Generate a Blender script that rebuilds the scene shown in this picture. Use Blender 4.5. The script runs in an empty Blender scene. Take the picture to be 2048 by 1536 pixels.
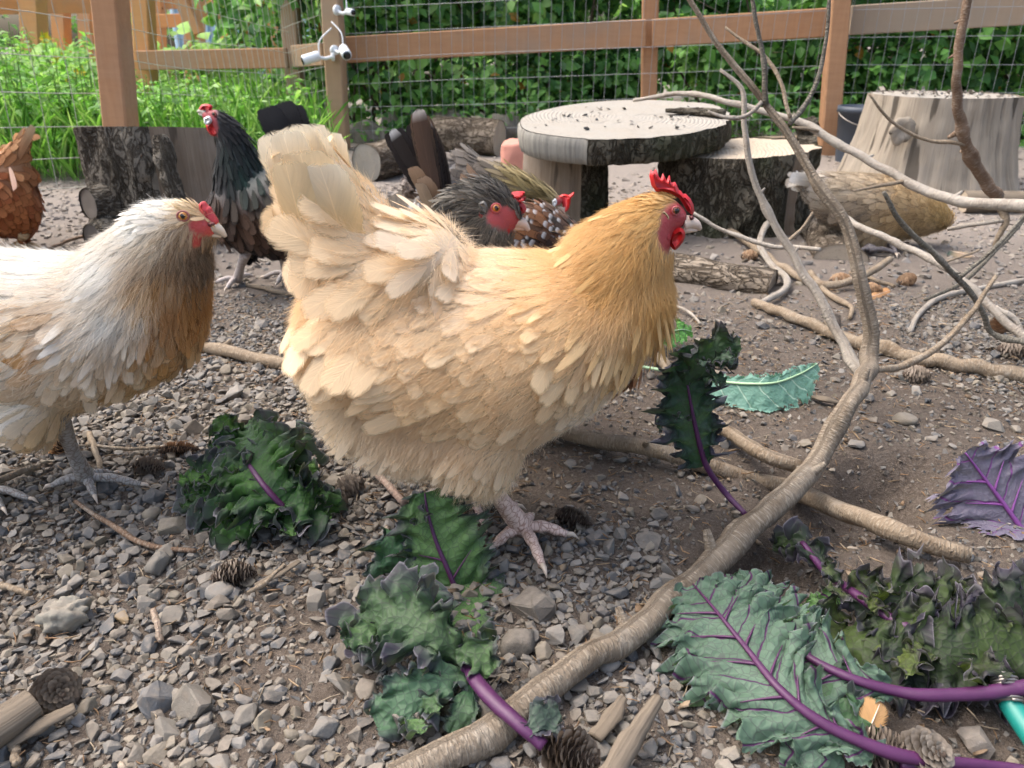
import bpy, bmesh, math
import numpy as np
from mathutils import Vector, Matrix, geometry

S = bpy.context.scene
COL = S.collection
R = math.radians

# ------------------------------------------------------------------ camera, sky, sun, exposure
FPX, CX, CY = 1539.0, 1024.0, 768.0            # focal length and centre in photo pixels (2048 x 1536)
PITCH, CAMH = R(24.0), 0.50
cam_d = bpy.data.cameras.new('camera'); cam = bpy.data.objects.new('camera', cam_d); COL.objects.link(cam)
cam.location = (0, 0, CAMH); cam.rotation_euler = (R(90) - PITCH, 0, 0)
cam_d.sensor_width = 36; cam_d.lens = FPX / 2048 * 36
cam_d.clip_start = 0.01; cam_d.clip_end = 500
cam_d.dof.use_dof = True; cam_d.dof.focus_distance = 0.80; cam_d.dof.aperture_fstop = 12.0
S.camera = cam

SUN_EL, SUN_AZ = 60.0, -70.0                    # azimuth measured from +Y (away from the camera) towards +X
W = bpy.data.worlds.new('World'); S.world = W; W.use_nodes = True
nt = W.node_tree; nt.nodes.clear()
sky = nt.nodes.new('ShaderNodeTexSky'); sky.sky_type = 'NISHITA'; sky.sun_disc = False
sky.sun_elevation = R(SUN_EL); sky.sun_rotation = R(SUN_AZ)
sky.air_density = 1.0; sky.dust_density = 6.0; sky.ozone_density = 1.0
hsv = nt.nodes.new('ShaderNodeHueSaturation'); hsv.inputs['Saturation'].default_value = 0.85
bg = nt.nodes.new('ShaderNodeBackground'); bg.inputs['Strength'].default_value = 0.15
wo = nt.nodes.new('ShaderNodeOutputWorld')
nt.links.new(sky.outputs[0], hsv.inputs['Color']); nt.links.new(hsv.outputs[0], bg.inputs[0]); nt.links.new(bg.outputs[0], wo.inputs[0])
sun_d = bpy.data.lights.new('sun', 'SUN'); sun = bpy.data.objects.new('sun', sun_d); COL.objects.link(sun)
sun_d.energy = 1.0; sun_d.angle = R(75); sun_d.color = (1.0, 0.985, 0.965)
_sd = Vector((math.sin(R(SUN_AZ)) * math.cos(R(SUN_EL)), math.cos(R(SUN_AZ)) * math.cos(R(SUN_EL)), math.sin(R(SUN_EL))))
sun.rotation_euler = _sd.to_track_quat('Z', 'Y').to_euler(); sun.location = (0, 0, 6)
S.view_settings.view_transform = 'Standard'; S.view_settings.look = 'None'
S.view_settings.exposure = 1.4; S.view_settings.gamma = 1.0; S.view_settings.use_curve_mapping = False
S.render.engine = 'CYCLES'
S.cycles.use_denoising = True
S.cycles.max_bounces = 6; S.cycles.diffuse_bounces = 3; S.cycles.glossy_bounces = 2
S.cycles.transmission_bounces = 4; S.cycles.transparent_max_bounces = 20
S.cycles.use_adaptive_sampling = True; S.cycles.adaptive_threshold = 0.03
S.cycles.caustics_reflective = False; S.cycles.caustics_refractive = False

# ------------------------------------------------------------------ measuring: photo pixel -> place in the yard
rng = np.random.default_rng(11)
_sp, _cp = math.sin(PITCH), math.cos(PITCH)
def ray(u, v):
    rx, ry = (u - CX) / FPX, -(v - CY) / FPX
    return np.array([rx, ry * _sp + _cp, ry * _cp - _sp])
def P(u, v, Y):
    d = ray(u, v); t = Y / d[1]
    return np.array([d[0] * t, Y, CAMH + d[2] * t])
def pix(X, Y, Z):
    X, Y, Z = np.asarray(X, float), np.asarray(Y, float), np.asarray(Z, float) - CAMH
    dz = Y * _cp - Z * _sp; up = Y * _sp + Z * _cp
    dz = np.maximum(dz, 1e-3)
    return CX + FPX * X / dz, CY - FPX * up / dz
def mpp(v, Y):                                  # metres per photo pixel at a place
    return Y / ray(CX, v)[1] / FPX

def _hash(i, j, s):
    h = (i.astype(np.int64) * 374761393 + j.astype(np.int64) * 668265263 + s * 982451653) & 0x7fffffff
    h = ((h ^ (h >> 13)) * 1274126177) & 0x7fffffff
    return ((h ^ (h >> 16)) & 0xffff) / 65535.0
def vn(x, y, s=0):
    x, y = np.asarray(x, float), np.asarray(y, float)
    i, j = np.floor(x), np.floor(y); fx, fy = x - i, y - j
    fx, fy = fx * fx * (3 - 2 * fx), fy * fy * (3 - 2 * fy)
    i, j = i.astype(np.int64), j.astype(np.int64)
    a = _hash(i, j, s) * (1 - fx) + _hash(i + 1, j, s) * fx
    b = _hash(i, j + 1, s) * (1 - fx) + _hash(i + 1, j + 1, s) * fx
    return (a * (1 - fy) + b * fy) * 2 - 1
def fbm(x, y, s=0, o=3):
    r, a = 0, 1.0
    for k in range(o):
        r = r + a * vn(x * 2 ** k, y * 2 ** k, s + k * 17); a *= .5
    return r
def sstep(a, b, x):
    t = np.clip((np.asarray(x, float) - a) / (b - a), 0, 1); return t * t * (3 - 2 * t)

PIT = [(0.41, 0.79, .12, .075, .07), (0.27, 0.655, .085, .06, .055), (0.50, 0.83, .07, .05, .03), (.34, .72, .07, .06, .03)]
def gz(x, y):
    x, y = np.asarray(x, float), np.asarray(y, float)
    z = .010 * fbm(x * 2.2 + 5, y * 2.2, 3) + .0035 * fbm(x * 11, y * 11, 9)
    for px, py, rx, ry, dp in PIT:
        q = np.sqrt(((x - px) / rx) ** 2 + ((y - py) / ry) ** 2) + .12 * fbm(x * 18, y * 18, 5)
        z = z - dp * (1 - sstep(.15, 1.15, q))
    z = z + .05 * sstep(2.2, 4.5, y) * sstep(-.5, 2.0, x)
    z = z + .012 * np.exp(-((x - .52) ** 2 + (y - .86) ** 2) / .02)
    return z
def G(u, v, dz=0.0):                            # where the ray of a photo pixel meets the ground
    z = 0.0; d = ray(u, v)
    for _ in range(12):
        t = (z + dz - CAMH) / d[2]; p = d * t; z = .5 * z + .5 * float(gz(p[0], p[1]))
    return np.array([p[0], p[1], float(gz(p[0], p[1])) + dz])

# ------------------------------------------------------------------ building blocks
OFF = {}
def tag(o, label=None, cat=None, group=None, kind=None):
    if label: o['label'] = label
    if cat: o['category'] = cat
    if group: o['group'] = group
    if kind: o['kind'] = kind
    return o
def thing(name, loc, label, cat, group=None):
    o = bpy.data.objects.new(name, None); COL.objects.link(o); o.empty_display_size = .05
    o.location = tuple(float(c) for c in loc); OFF[o.name] = np.array(loc, float)
    return tag(o, label, cat, group)
def link(name, me, m=None, parent=None, loc=None):
    o = bpy.data.objects.new(name, me); COL.objects.link(o)
    if m is not None and not me.materials: me.materials.append(m)
    if parent is not None:
        o.parent = parent; OFF[o.name] = OFF[parent.name]
    else:
        OFF[o.name] = np.zeros(3) if loc is None else np.array(loc, float)
        if loc is not None: o.location = tuple(float(c) for c in loc)
    return o
def mkmesh(name, V, F, uv=None, col=None, smooth=True, m=None, mi=None):
    """V (n,3); F: (k,3|4) array or list of such arrays; uv (n,2) and col (n,4) per vertex."""
    me = bpy.data.meshes.new(name)
    V = np.ascontiguousarray(V, np.float32)
    Fs = [np.asarray(f, np.int32) for f in (F if isinstance(F, list) else [F]) if len(f)]
    loops = np.concatenate([f.ravel() for f in Fs]); tot = np.concatenate([np.full(len(f), f.shape[1], np.int32) for f in Fs])
    st = np.concatenate([[0], np.cumsum(tot)[:-1]]).astype(np.int32)
    me.vertices.add(len(V)); me.vertices.foreach_set('co', V.ravel())
    me.loops.add(len(loops)); me.loops.foreach_set('vertex_index', loops.astype(np.int32))
    me.polygons.add(len(tot)); me.polygons.foreach_set('loop_start', st)
    try: me.polygons.foreach_set('loop_total', tot)
    except Exception: pass
    me.polygons.foreach_set('use_smooth', np.full(len(tot), smooth, bool))
    if mi is not None: me.polygons.foreach_set('material_index', np.asarray(mi, np.int32))
    if uv is not None:
        l = me.uv_layers.new(name='UVMap'); l.data.foreach_set('uv', np.asarray(uv, np.float32)[loops].ravel())
    if col is not None:
        c = np.asarray(col, np.float32)
        if c.ndim == 1: c = np.tile(c, (len(V), 1))
        if c.shape[1] == 3: c = np.concatenate([c, np.ones((len(c), 1), np.float32)], 1)
        a = me.color_attributes.new('Col', 'FLOAT_COLOR', 'POINT'); a.data.foreach_set('color', np.ascontiguousarray(c).ravel())
    me.update(calc_edges=True)
    if m is not None:
        for q in (m if isinstance(m, (list, tuple)) else [m]): me.materials.append(q)
    return me
def mk(name, V, F, m, parent=None, **k):
    V = np.asarray(V, float)
    if parent is not None: V = V - OFF[parent.name]; loc = None
    else: loc = V.mean(0); loc[2] = V[:, 2].min(); V = V - loc
    return link(name, mkmesh(name, V, F, m=m, **k), None, parent, loc)

def resample(pts, n, vals=None):
    """Catmull-Rom through pts (k,3), n samples; vals (k,) follow along."""
    p = np.asarray(pts, float); k = len(p)
    seg = np.r_[0, np.cumsum(np.maximum(np.linalg.norm(np.diff(p, axis=0), axis=1), 1e-6))]
    tt = np.linspace(0, seg[-1], n); i = np.clip(np.searchsorted(seg, tt, 'right') - 1, 0, k - 2)
    f = ((tt - seg[i]) / (seg[i + 1] - seg[i]))[:, None]
    e = np.vstack([2 * p[0] - p[1], p, 2 * p[-1] - p[-2]])
    a, b, c, d = e[i], e[i + 1], e[i + 2], e[i + 3]
    q = .5 * (2 * b + (c - a) * f + (2 * a - 5 * b + 4 * c - d) * f ** 2 + (3 * b - a - 3 * c + d) * f ** 3)
    if vals is None: return q
    v = np.asarray(vals, float); return q, np.interp(tt, seg, v) if v.ndim == 1 else np.stack([np.interp(tt, seg, v[:, j]) for j in range(v.shape[1])], 1)
def nrm(a): return a / np.maximum(np.linalg.norm(a, axis=-1, keepdims=True), 1e-9)
def frames(p, up=(0, 0, 1)):
    t = nrm(np.gradient(p, axis=0)); up = np.asarray(up, float); n = np.zeros_like(t)
    a = up - t[0] * up.dot(t[0])
    if np.linalg.norm(a) < .1: a = np.array([0, 1, 0]) - t[0] * t[0][1]
    n[0] = a / np.linalg.norm(a)
    for i in range(1, len(p)):
        a = n[i - 1] - t[i] * n[i - 1].dot(t[i]); n[i] = a / max(np.linalg.norm(a), 1e-9)
    return t, n, np.cross(t, n)
def tube(p, r, ns=8, cap=True, up=(0, 0, 1), wob=0.0, seed=0, off=0):
    """Tapered tube: p (n,3), r (n,) or (n,2) [in the up direction, across]. Returns V, [quads, caps], uv."""
    p = np.asarray(p, float); r = np.asarray(r, float)
    if r.ndim == 0: r = np.full(len(p), float(r))
    if r.ndim == 1: r = np.stack([r, r], 1)
    t, n, b = frames(p, up); th = np.linspace(0, 2 * np.pi, ns, endpoint=False)
    L = np.r_[0, np.cumsum(np.linalg.norm(np.diff(p, axis=0), axis=1))]
    k = np.ones((len(p), ns))
    if wob: k = 1 + wob * fbm(L[:, None] / np.maximum(r.mean(), 1e-4) * .6 + seed * 3.1, np.cos(th)[None] * 1.3 + 2 * np.sin(th)[None] + seed, seed, 2)
    V = p[:, None] + k[..., None] * (np.cos(th)[None, :, None] * n[:, None] * r[:, None, :1] + np.sin(th)[None, :, None] * b[:, None] * r[:, None, 1:])
    m = len(p); i = np.arange(m - 1)[:, None] * ns; j = np.arange(ns)[None]; j2 = (j + 1) % ns
    Q = np.stack([i + j, i + j2, i + ns + j2, i + ns + j], -1).reshape(-1, 4)
    uv = np.stack([np.repeat(L, ns), np.tile(th * r.mean(), m)], 1)
    V = V.reshape(-1, 3); F = [Q + off]
    if cap:
        V = np.vstack([V, p[0], p[-1]]); uv = np.vstack([uv, [0, 0], [L[-1], 0]])
        a, c = m * ns, m * ns + 1; jj = np.arange(ns)
        F.append(np.r_[np.stack([np.full(ns, a), (jj + 1) % ns, jj], 1), np.stack([np.full(ns, c), (m - 1) * ns + jj, (m - 1) * ns + (jj + 1) % ns], 1)] + off)
    return V, F, uv
class MB:
    """Collects pieces that belong to one mesh."""
    def __init__(s): s.V, s.Q, s.T, s.U, s.C, s.n = [], [], [], [], [], 0
    def add(s, V, F, uv=None, col=None):
        V = np.asarray(V, float)
        for f in (F if isinstance(F, list) else [F]):
            f = np.asarray(f)
            if len(f): (s.Q if f.shape[1] == 4 else s.T).append(f + s.n)
        s.V.append(V); s.U.append(np.zeros((len(V), 2)) if uv is None else uv)
        c = np.asarray((1, 1, 1, 1) if col is None else col, float)
        if c.ndim == 1: c = np.tile(np.r_[c, 1][:4], (len(V), 1))
        elif c.shape[1] == 3: c = np.c_[c, np.ones(len(c))]
        s.C.append(c); s.n += len(V); return s
    def tube(s, p, r, col=None, **k):
        V, F, uv = tube(p, r, **k); return s.add(V, F, uv, col)
    def get(s):
        F = ([np.concatenate(s.Q)] if s.Q else []) + ([np.concatenate(s.T)] if s.T else [])
        return np.concatenate(s.V), F, np.concatenate(s.U), np.concatenate(s.C)
    def build(s, name, m, parent=None, smooth=True):
        V, F, U, C = s.get(); return mk(name, V, F, m, parent, uv=U, col=C, smooth=smooth)
def box(c, h, rot=None, bev=0.004):
    """Chamfered box: centre c, half sizes h, rot 3x3. Returns V, F."""
    bm = bmesh.new(); bmesh.ops.create_cube(bm, size=2)
    for v in bm.verts: v.co = Vector((v.co.x * h[0], v.co.y * h[1], v.co.z * h[2]))
    if bev: bmesh.ops.bevel(bm, geom=bm.edges[:], offset=bev, segments=1, affect='EDGES')
    return bm_np(bm, c, rot)
def bm_np(bm, c=(0, 0, 0), rot=None):
    bm.verts.ensure_lookup_table(); bm.verts.index_update()
    V = np.array([v.co[:] for v in bm.verts]); Q = [[v.index for v in f.verts] for f in bm.faces if len(f.verts) == 4]
    T = [[v.index for v in f.verts] for f in bm.faces if len(f.verts) == 3]
    for f in bm.faces:
        if len(f.verts) > 4:
            ix = [v.index for v in f.verts]; T += [[ix[0], ix[i], ix[i + 1]] for i in range(1, len(ix) - 1)]
    bm.free()
    if rot is not None: V = V @ np.asarray(rot).T
    return V + np.asarray(c), [np.array(x) for x in (Q, T) if x]
def beam(a, b, w, h, up=(0, 0, 1), bev=.004):
    """Squared timber from a to b, w wide, h high."""
    a, b = np.asarray(a, float), np.asarray(b, float); t = nrm(b - a); up = np.asarray(up, float)
    s = np.cross(t, up)
    if np.linalg.norm(s) < .05: s = np.cross(t, np.array([0, 1.0, 0]))
    s = nrm(s); n = np.cross(s, t); L = np.linalg.norm(b - a)
    return box((a + b) / 2, (L / 2, w / 2, h / 2), np.stack([t, s, n], 1), bev)
_ico = {}
def ico(sub=2):
    if sub not in _ico:
        bm = bmesh.new(); bmesh.ops.create_icosphere(bm, subdivisions=sub, radius=1); _ico[sub] = bm_np(bm)
    return _ico[sub]
def slab(out, Y, th, inset=.25, rnd=None):
    """Soft flat body (comb, wattle): outline in photo pixels at depth Y, half thickness th."""
    o = np.array([P(u, v, Y) for u, v in out]); n = len(o); c = o.mean(0)
    d = np.gradient(np.vstack([o[-1:], o, o[:1]]), axis=0)[1:-1]; t = nrm(d)
    nn = np.stack([-t[:, 2], 0 * t[:, 0], t[:, 0]], 1)
    ar = np.sum(o[:, 0] * np.roll(o[:, 2], -1) - np.roll(o[:, 0], -1) * o[:, 2])
    if ar < 0: nn = -nn
    i1 = o + nn * th * inset * 2; y = np.array([0, th, 0])
    V = np.vstack([o - y * .45, o + y * .45, i1 - y, i1 + y])
    a = np.arange(n); b = (a + 1) % n
    Q = np.r_[np.stack([a, b, n + b, n + a], 1), np.stack([2 * n + a, 2 * n + b, b, a], 1), np.stack([n + a, n + b, 3 * n + b, 3 * n + a], 1)]
    tri = np.array(geometry.tessellate_polygon([[Vector((q[0], q[2], 0)) for q in i1]]))
    return V, [Q, np.r_[tri + 2 * n, tri[:, ::-1] + 3 * n]]
def remesh(V, F, vox, it=6, fac=.5):
    me = mkmesh('tmp', V, F); o = bpy.data.objects.new('tmp', me); COL.objects.link(o)
    m = o.modifiers.new('r', 'REMESH'); m.mode = 'VOXEL'; m.voxel_size = vox
    s = o.modifiers.new('s', 'SMOOTH'); s.factor = fac; s.iterations = it
    dg = bpy.context.evaluated_depsgraph_get(); e = o.evaluated_get(dg); me2 = e.to_mesh()
    n = len(me2.vertices); co = np.empty(n * 3, np.float32); me2.vertices.foreach_get('co', co)
    no = np.empty(n * 3, np.float32); me2.vertices.foreach_get('normal', no)
    Q = np.array([p.vertices[:] for p in me2.polygons if len(p.vertices) == 4]); T = np.array([p.vertices[:] for p in me2.polygons if len(p.vertices) == 3])
    e.to_mesh_clear(); bpy.data.objects.remove(o); bpy.data.meshes.remove(me)
    return co.reshape(-1, 3).astype(float), [x for x in (Q, T) if len(x)], no.reshape(-1, 3).astype(float)

# ------------------------------------------------------------------ materials
class Mat:
    def __init__(s, name):
        s.m = bpy.data.materials.new(name); s.m.use_nodes = True; s.t = s.m.node_tree; s.t.nodes.clear()
        s.out = s.n('OutputMaterial')
    def n(s, typ, **k):
        nd = s.t.nodes.new('ShaderNode' + typ)
        for a, v in k.items():
            if hasattr(nd, a) and a not in nd.inputs.keys(): setattr(nd, a, v)
            else: s.set(nd, a, v)
        return nd
    def set(s, nd, a, v):
        i = nd.inputs[a]
        if isinstance(v, bpy.types.NodeSocket): s.t.links.new(v, i)
        elif isinstance(v, bpy.types.Node): s.t.links.new(v.outputs[0], i)
        else:
            if hasattr(i.default_value, '__len__') and len(i.default_value) == 4 and len(v) == 3: v = (*v, 1)
            i.default_value = v
    def math(s, op, a, b=0.0, c=None):
        nd = s.t.nodes.new('ShaderNodeMath'); nd.operation = op
        for q, v in enumerate((a, b) if c is None else (a, b, c)): s._in(nd.inputs[q], v)
        return nd.outputs[0]
    def _in(s, i, v):
        if isinstance(v, bpy.types.Node): v = v.outputs[0]
        if isinstance(v, bpy.types.NodeSocket): s.t.links.new(v, i)
        else: i.default_value = v
    def mix(s, f, a, b, mode='MIX'):
        nd = s.t.nodes.new('ShaderNodeMix'); nd.data_type = 'RGBA'; nd.blend_type = mode
        s._in(nd.inputs[0], f)
        for q, v in ((6, a), (7, b)):
            if isinstance(v, tuple) and len(v) == 3: v = (*v, 1)
            s._in(nd.inputs[q], v)
        return nd.outputs[2]
    def ramp(s, f, *st):
        nd = s.t.nodes.new('ShaderNodeValToRGB'); s._in(nd.inputs[0], f); e = nd.color_ramp.elements
        while len(e) < len(st): e.new(.5)
        for q, (p, c) in zip(e, st):
            q.position = p; q.color = (*c, 1) if hasattr(c, '__len__') else (c, c, c, 1)
        return nd.outputs[0]
    def noise(s, vec, scale, det=3, rough=.55, dist=0.0):
        return s.n('TexNoise', Vector=vec, Scale=scale, Detail=det, Roughness=rough, Distortion=dist).outputs[0]
    def attr(s, nm='Col'): return s.n('Attribute', attribute_name=nm)
    def obj(s): return s.n('TexCoord').outputs['Object']
    def gen(s): return s.n('NewGeometry').outputs['Position']
    def uv(s): return s.n('TexCoord').outputs['UV']
    def scale(s, v, k): return s.n('VectorMath', operation='MULTIPLY', **{}) if 0 else s._vm(v, k)
    def _vm(s, v, k):
        nd = s.t.nodes.new('ShaderNodeVectorMath'); nd.operation = 'MULTIPLY'; s._in(nd.inputs[0], v); nd.inputs[1].default_value = k; return nd.outputs[0]
    def bump(s, h, st=.5, d=.01, nrm=None):
        k = dict(Height=h, Strength=st, Distance=d)
        if nrm is not None: k['Normal'] = nrm
        return s.n('Bump', **k).outputs[0]
    def pbr(s, col, rough=.7, **k):
        b = s.n('BsdfPrincipled'); s.set(b, 'Base Color', col); s.set(b, 'Roughness', rough)
        for a, v in k.items(): s.set(b, a.replace('_', ' '), v)
        return b
    def done(s, sh): s.t.links.new(sh.outputs[0] if isinstance(sh, bpy.types.Node) else sh, s.out.inputs[0]); return s.m
M = {}
def m_feather(name='feather', amp=.7, fade=.34):
    s = Mat(name); a = s.attr(); uv = s.n('SeparateXYZ', Vector=s.uv()); u = s.math('ABSOLUTE', s.math('MULTIPLY_ADD', uv.outputs[0], 2.0, -1.0)); v = uv.outputs[1]
    seed = s.math('MULTIPLY', a.outputs['Alpha'], 37.0)
    b = s.math('SUBTRACT', s.math('MULTIPLY', v, 11.0), s.math('MULTIPLY', u, 5.0))
    vec = s.n('CombineXYZ', X=b, Y=s.math('MULTIPLY', u, .7), Z=seed)
    n1 = s.noise(vec, 2.2, 3, .65); n2 = s.noise(vec, .35, 2, .5)
    k = s.math('ADD', s.math('MULTIPLY_ADD', n1, .30, .85), s.math('MULTIPLY_ADD', n2, .2, -.1))
    sh = s.math('LESS_THAN', u, s.math('MULTIPLY_ADD', v, -.035, .05))
    k = s.math('MULTIPLY', k, s.math('MULTIPLY_ADD', sh, .18, 1.0))
    c = s.mix(1.0, a.outputs[0], s.n('CombineXYZ', X=k, Y=k, Z=k).outputs[0], 'MULTIPLY')
    ed = s.math('MINIMUM', s.math('SUBTRACT', 1.0, u), s.math('MULTIPLY', s.math('SUBTRACT', 1.0, v), 3.6)); al = s.ramp(s.math('ADD', ed, s.math('MULTIPLY_ADD', n1, amp, -.5 * amp)), (.02, 0.), (fade, 1.))
    bn = s.n('Attribute', attribute_name='bn').outputs[1]; gn = s.n('NewGeometry').outputs['Normal']
    vm = s.n('VectorMath', operation='DOT_PRODUCT'); s.t.links.new(bn, vm.inputs[0]); s.t.links.new(gn, vm.inputs[1])
    sg = s.math('MULTIPLY', s.math('SIGN', vm.outputs['Value']), 3.5); sc = s.n('VectorMath', operation='SCALE'); s.t.links.new(bn, sc.inputs[0]); s.t.links.new(sg, sc.inputs[3])
    ad = s.n('VectorMath', operation='ADD'); s.t.links.new(sc.outputs[0], ad.inputs[0]); s.t.links.new(gn, ad.inputs[1]); nz = s.n('VectorMath', operation='NORMALIZE'); s.t.links.new(ad.outputs[0], nz.inputs[0])
    bp = s.bump(n1, .35, .002, nz.outputs[0])
    p = s.pbr(c, .75, Sheen_Weight=.12, Specular_IOR_Level=.18, Normal=bp)
    tr = s.n('BsdfTranslucent', Color=c)
    mx = s.n('MixShader', Fac=.26); s.t.links.new(p.outputs[0], mx.inputs[1]); s.t.links.new(tr.outputs[0], mx.inputs[2])
    m2 = s.n('MixShader', Fac=al); tp = s.n('BsdfTransparent'); s.t.links.new(tp.outputs[0], m2.inputs[1]); s.t.links.new(mx.outputs[0], m2.inputs[2])
    return s.done(m2)
M['feather'] = m_feather(); M['quill'] = m_feather('tail_feather', .3, .12)
def m_hair():
    s = Mat('down'); a = s.attr()
    p = s.pbr(a.outputs[0], .8, Sheen_Weight=.1, Specular_IOR_Level=.15)
    tr = s.n('BsdfTranslucent', Color=a.outputs[0]); mx = s.n('MixShader', Fac=.35); s.t.links.new(p.outputs[0], mx.inputs[1]); s.t.links.new(tr.outputs[0], mx.inputs[2])
    return s.done(mx)
M['down'] = m_hair()
def m_skin():
    s = Mat('skin'); a = s.attr(); n = s.noise(s.obj(), 420, 3); n2 = s.noise(s.obj(), 90, 2)
    c = s.mix(s.math('MULTIPLY', n, .45), a.outputs[0], s.mix(1.0, a.outputs[0], (.55, .5, .5), 'MULTIPLY'))
    return s.done(s.pbr(c, .5, Subsurface_Weight=.12, Subsurface_Radius=(.004, .0015, .001), Normal=s.bump(s.math('ADD', n, n2), .5, .0015)))
M['skin'] = m_skin()
def m_red(name, c1, c2):
    s = Mat(name); n = s.noise(s.obj(), 300, 3); n2 = s.noise(s.obj(), 60, 2)
    return s.done(s.pbr(s.mix(n2, c1, c2), .42, Subsurface_Weight=.25, Subsurface_Radius=(.006, .0015, .001), Normal=s.bump(n, .35, .001)))
M['comb'] = m_red('comb_red', (.58, .02, .025), (.40, .012, .018))
M['wattle'] = m_red('wattle_red', (.62, .018, .015), (.45, .01, .012))
M['pinkcomb'] = m_red('comb_pink', (.55, .07, .08), (.42, .03, .04))
def m_horn(name, c1, c2):
    s = Mat(name); n = s.noise(s.obj(), 120, 3); return s.done(s.pbr(s.mix(n, c1, c2), .38, Normal=s.bump(n, .15, .001)))
M['beak'] = m_horn('beak_horn', (.72, .56, .44), (.54, .41, .33))
M['beak_grey'] = m_horn('beak_grey', (.42, .38, .34), (.60, .52, .40))
M['claw'] = m_horn('claw_horn', (.45, .36, .28), (.6, .5, .4))
def m_leg():
    s = Mat('leg_scales'); a = s.attr(); uv = s.n('SeparateXYZ', Vector=s.uv())
    vec = s.n('CombineXYZ', X=s.math('MULTIPLY', uv.outputs[0], 230.0), Y=s.math('MULTIPLY', uv.outputs[1], 120.0), Z=0.0)
    vo = s.n('TexVoronoi', Vector=vec, Scale=1.0, feature='DISTANCE_TO_EDGE'); e = s.ramp(vo.outputs[0], (0, 0.0), (.12, 1.0))
    n = s.noise(s.obj(), 60, 3)
    c = s.mix(e, s.mix(1.0, a.outputs[0], (.5, .38, .34), 'MULTIPLY'), s.mix(s.math('MULTIPLY', n, .35), a.outputs[0], (.30, .22, .19)))
    return s.done(s.pbr(c, .5, Normal=s.bump(e, .5, .0015)))
M['leg'] = m_leg()
def m_eye():
    s = Mat('eye'); return s.done(s.pbr(s.attr().outputs[0], .06, Coat_Weight=.6, Coat_Roughness=.03))
M['eye'] = m_eye()
# --- ground and stone
def m_dirt():
    s = Mat('dirt'); g = s.gen(); a = s.noise(g, 3.2, 4); b = s.noise(g, 26, 4, .65); c = s.noise(g, 190, 3, .7); d = s.noise(g, 650, 2, .7)
    k = s.mix(s.ramp(a, (.3, 0.), (.7, 1.)), (.100, .080, .064), (.136, .110, .089))
    k = s.mix(s.ramp(b, (.35, 0.), (.75, 1.)), k, (.085, .066, .052)); k = s.mix(s.ramp(c, (.5, 0.), (.75, .7)), k, (.20, .168, .138))
    k = s.mix(s.ramp(d, (.62, 0.), (.72, .8)), k, (.26, .225, .19)); k = s.mix(s.ramp(d, (.28, .7), (.40, 0.)), k, (.042, .034, .028))
    # farther off: trodden pale dust, its colour also lightened to imitate brighter light there
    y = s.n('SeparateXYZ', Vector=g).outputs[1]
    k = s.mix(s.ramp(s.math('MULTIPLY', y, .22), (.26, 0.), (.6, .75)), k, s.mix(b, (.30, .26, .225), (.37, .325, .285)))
    h = s.math('ADD', s.math('MULTIPLY', b, 1.0), s.math('ADD', s.math('MULTIPLY', c, .45), s.math('MULTIPLY', d, .22)))
    return s.done(s.pbr(k, .95, Specular_IOR_Level=.1, Normal=s.bump(h, .9, .012)))
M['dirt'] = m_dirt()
def m_stone(name, src):
    s = Mat(name); base = s.attr().outputs[0] if src == 'attr' else s.n('ObjectInfo').outputs['Color']
    g = s.gen(); n = s.noise(g, 55, 4, .6); f = s.noise(g, 480, 3, .7); d = s.noise(g, 130, 3)
    k = s.mix(s.ramp(n, (.3, 0.), (.75, .55)), base, s.mix(1.0, base, (.62, .58, .55), 'MULTIPLY'))
    k = s.mix(s.ramp(d, (.5, 0.), (.72, .6)), k, (.20, .165, .13)); k = s.mix(s.ramp(f, (.6, 0.), (.75, .5)), k, s.mix(.5, base, (.45, .41, .36)))
    nz = s.n('SeparateXYZ', Vector=s.n('NewGeometry').outputs['Normal']).outputs[2]      # dust settles on the upper faces
    k = s.mix(s.math('MULTIPLY', s.ramp(nz, (.55, 0.), (1.0, .55)), s.ramp(d, (.3, .3), (.6, 1.))), k, (.235, .203, .168))
    return s.done(s.pbr(k, .85, Specular_IOR_Level=.22, Normal=s.bump(s.math('ADD', n, s.math('MULTIPLY', f, .35)), .5, .004)))
M['gravel'] = m_stone('gravel_stone', 'attr'); M['stone'] = m_stone('stone', 'obj')
# --- wood
def m_branch(name='branch_bark', bark=1.0):
    s = Mat(name); a = s.attr().outputs[0]; uv = s.uv(); g = s.gen()
    tr = s.noise(s._vm(uv, (420, 110, 1)), 1.0, 3, .6, .6); lo = s.noise(s._vm(uv, (26, 60, 1)), 1.0, 3); pt = s.noise(g, 22, 4, .6)
    k = s.mix(s.ramp(lo, (.3, 0.), (.7, .7)), a, s.mix(1.0, a, (.58, .52, .46), 'MULTIPLY')); k = s.mix(s.ramp(tr, (.50, 0.), (.64, .85 * bark)), k, s.mix(.55, a, (.42, .36, .28)))
    k = s.mix(s.ramp(pt, (.56, 0.), (.72, .7)), k, s.mix(1.0, a, (.45, .38, .32), 'MULTIPLY')); k = s.mix(s.ramp(pt, (.26, .5), (.4, 0.)), k, (.42, .38, .32))
    return s.done(s.pbr(k, .85, Specular_IOR_Level=.2, Normal=s.bump(s.math('ADD', tr, lo), 1.0 * bark, .004)))
M['branch'] = m_branch()
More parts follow.
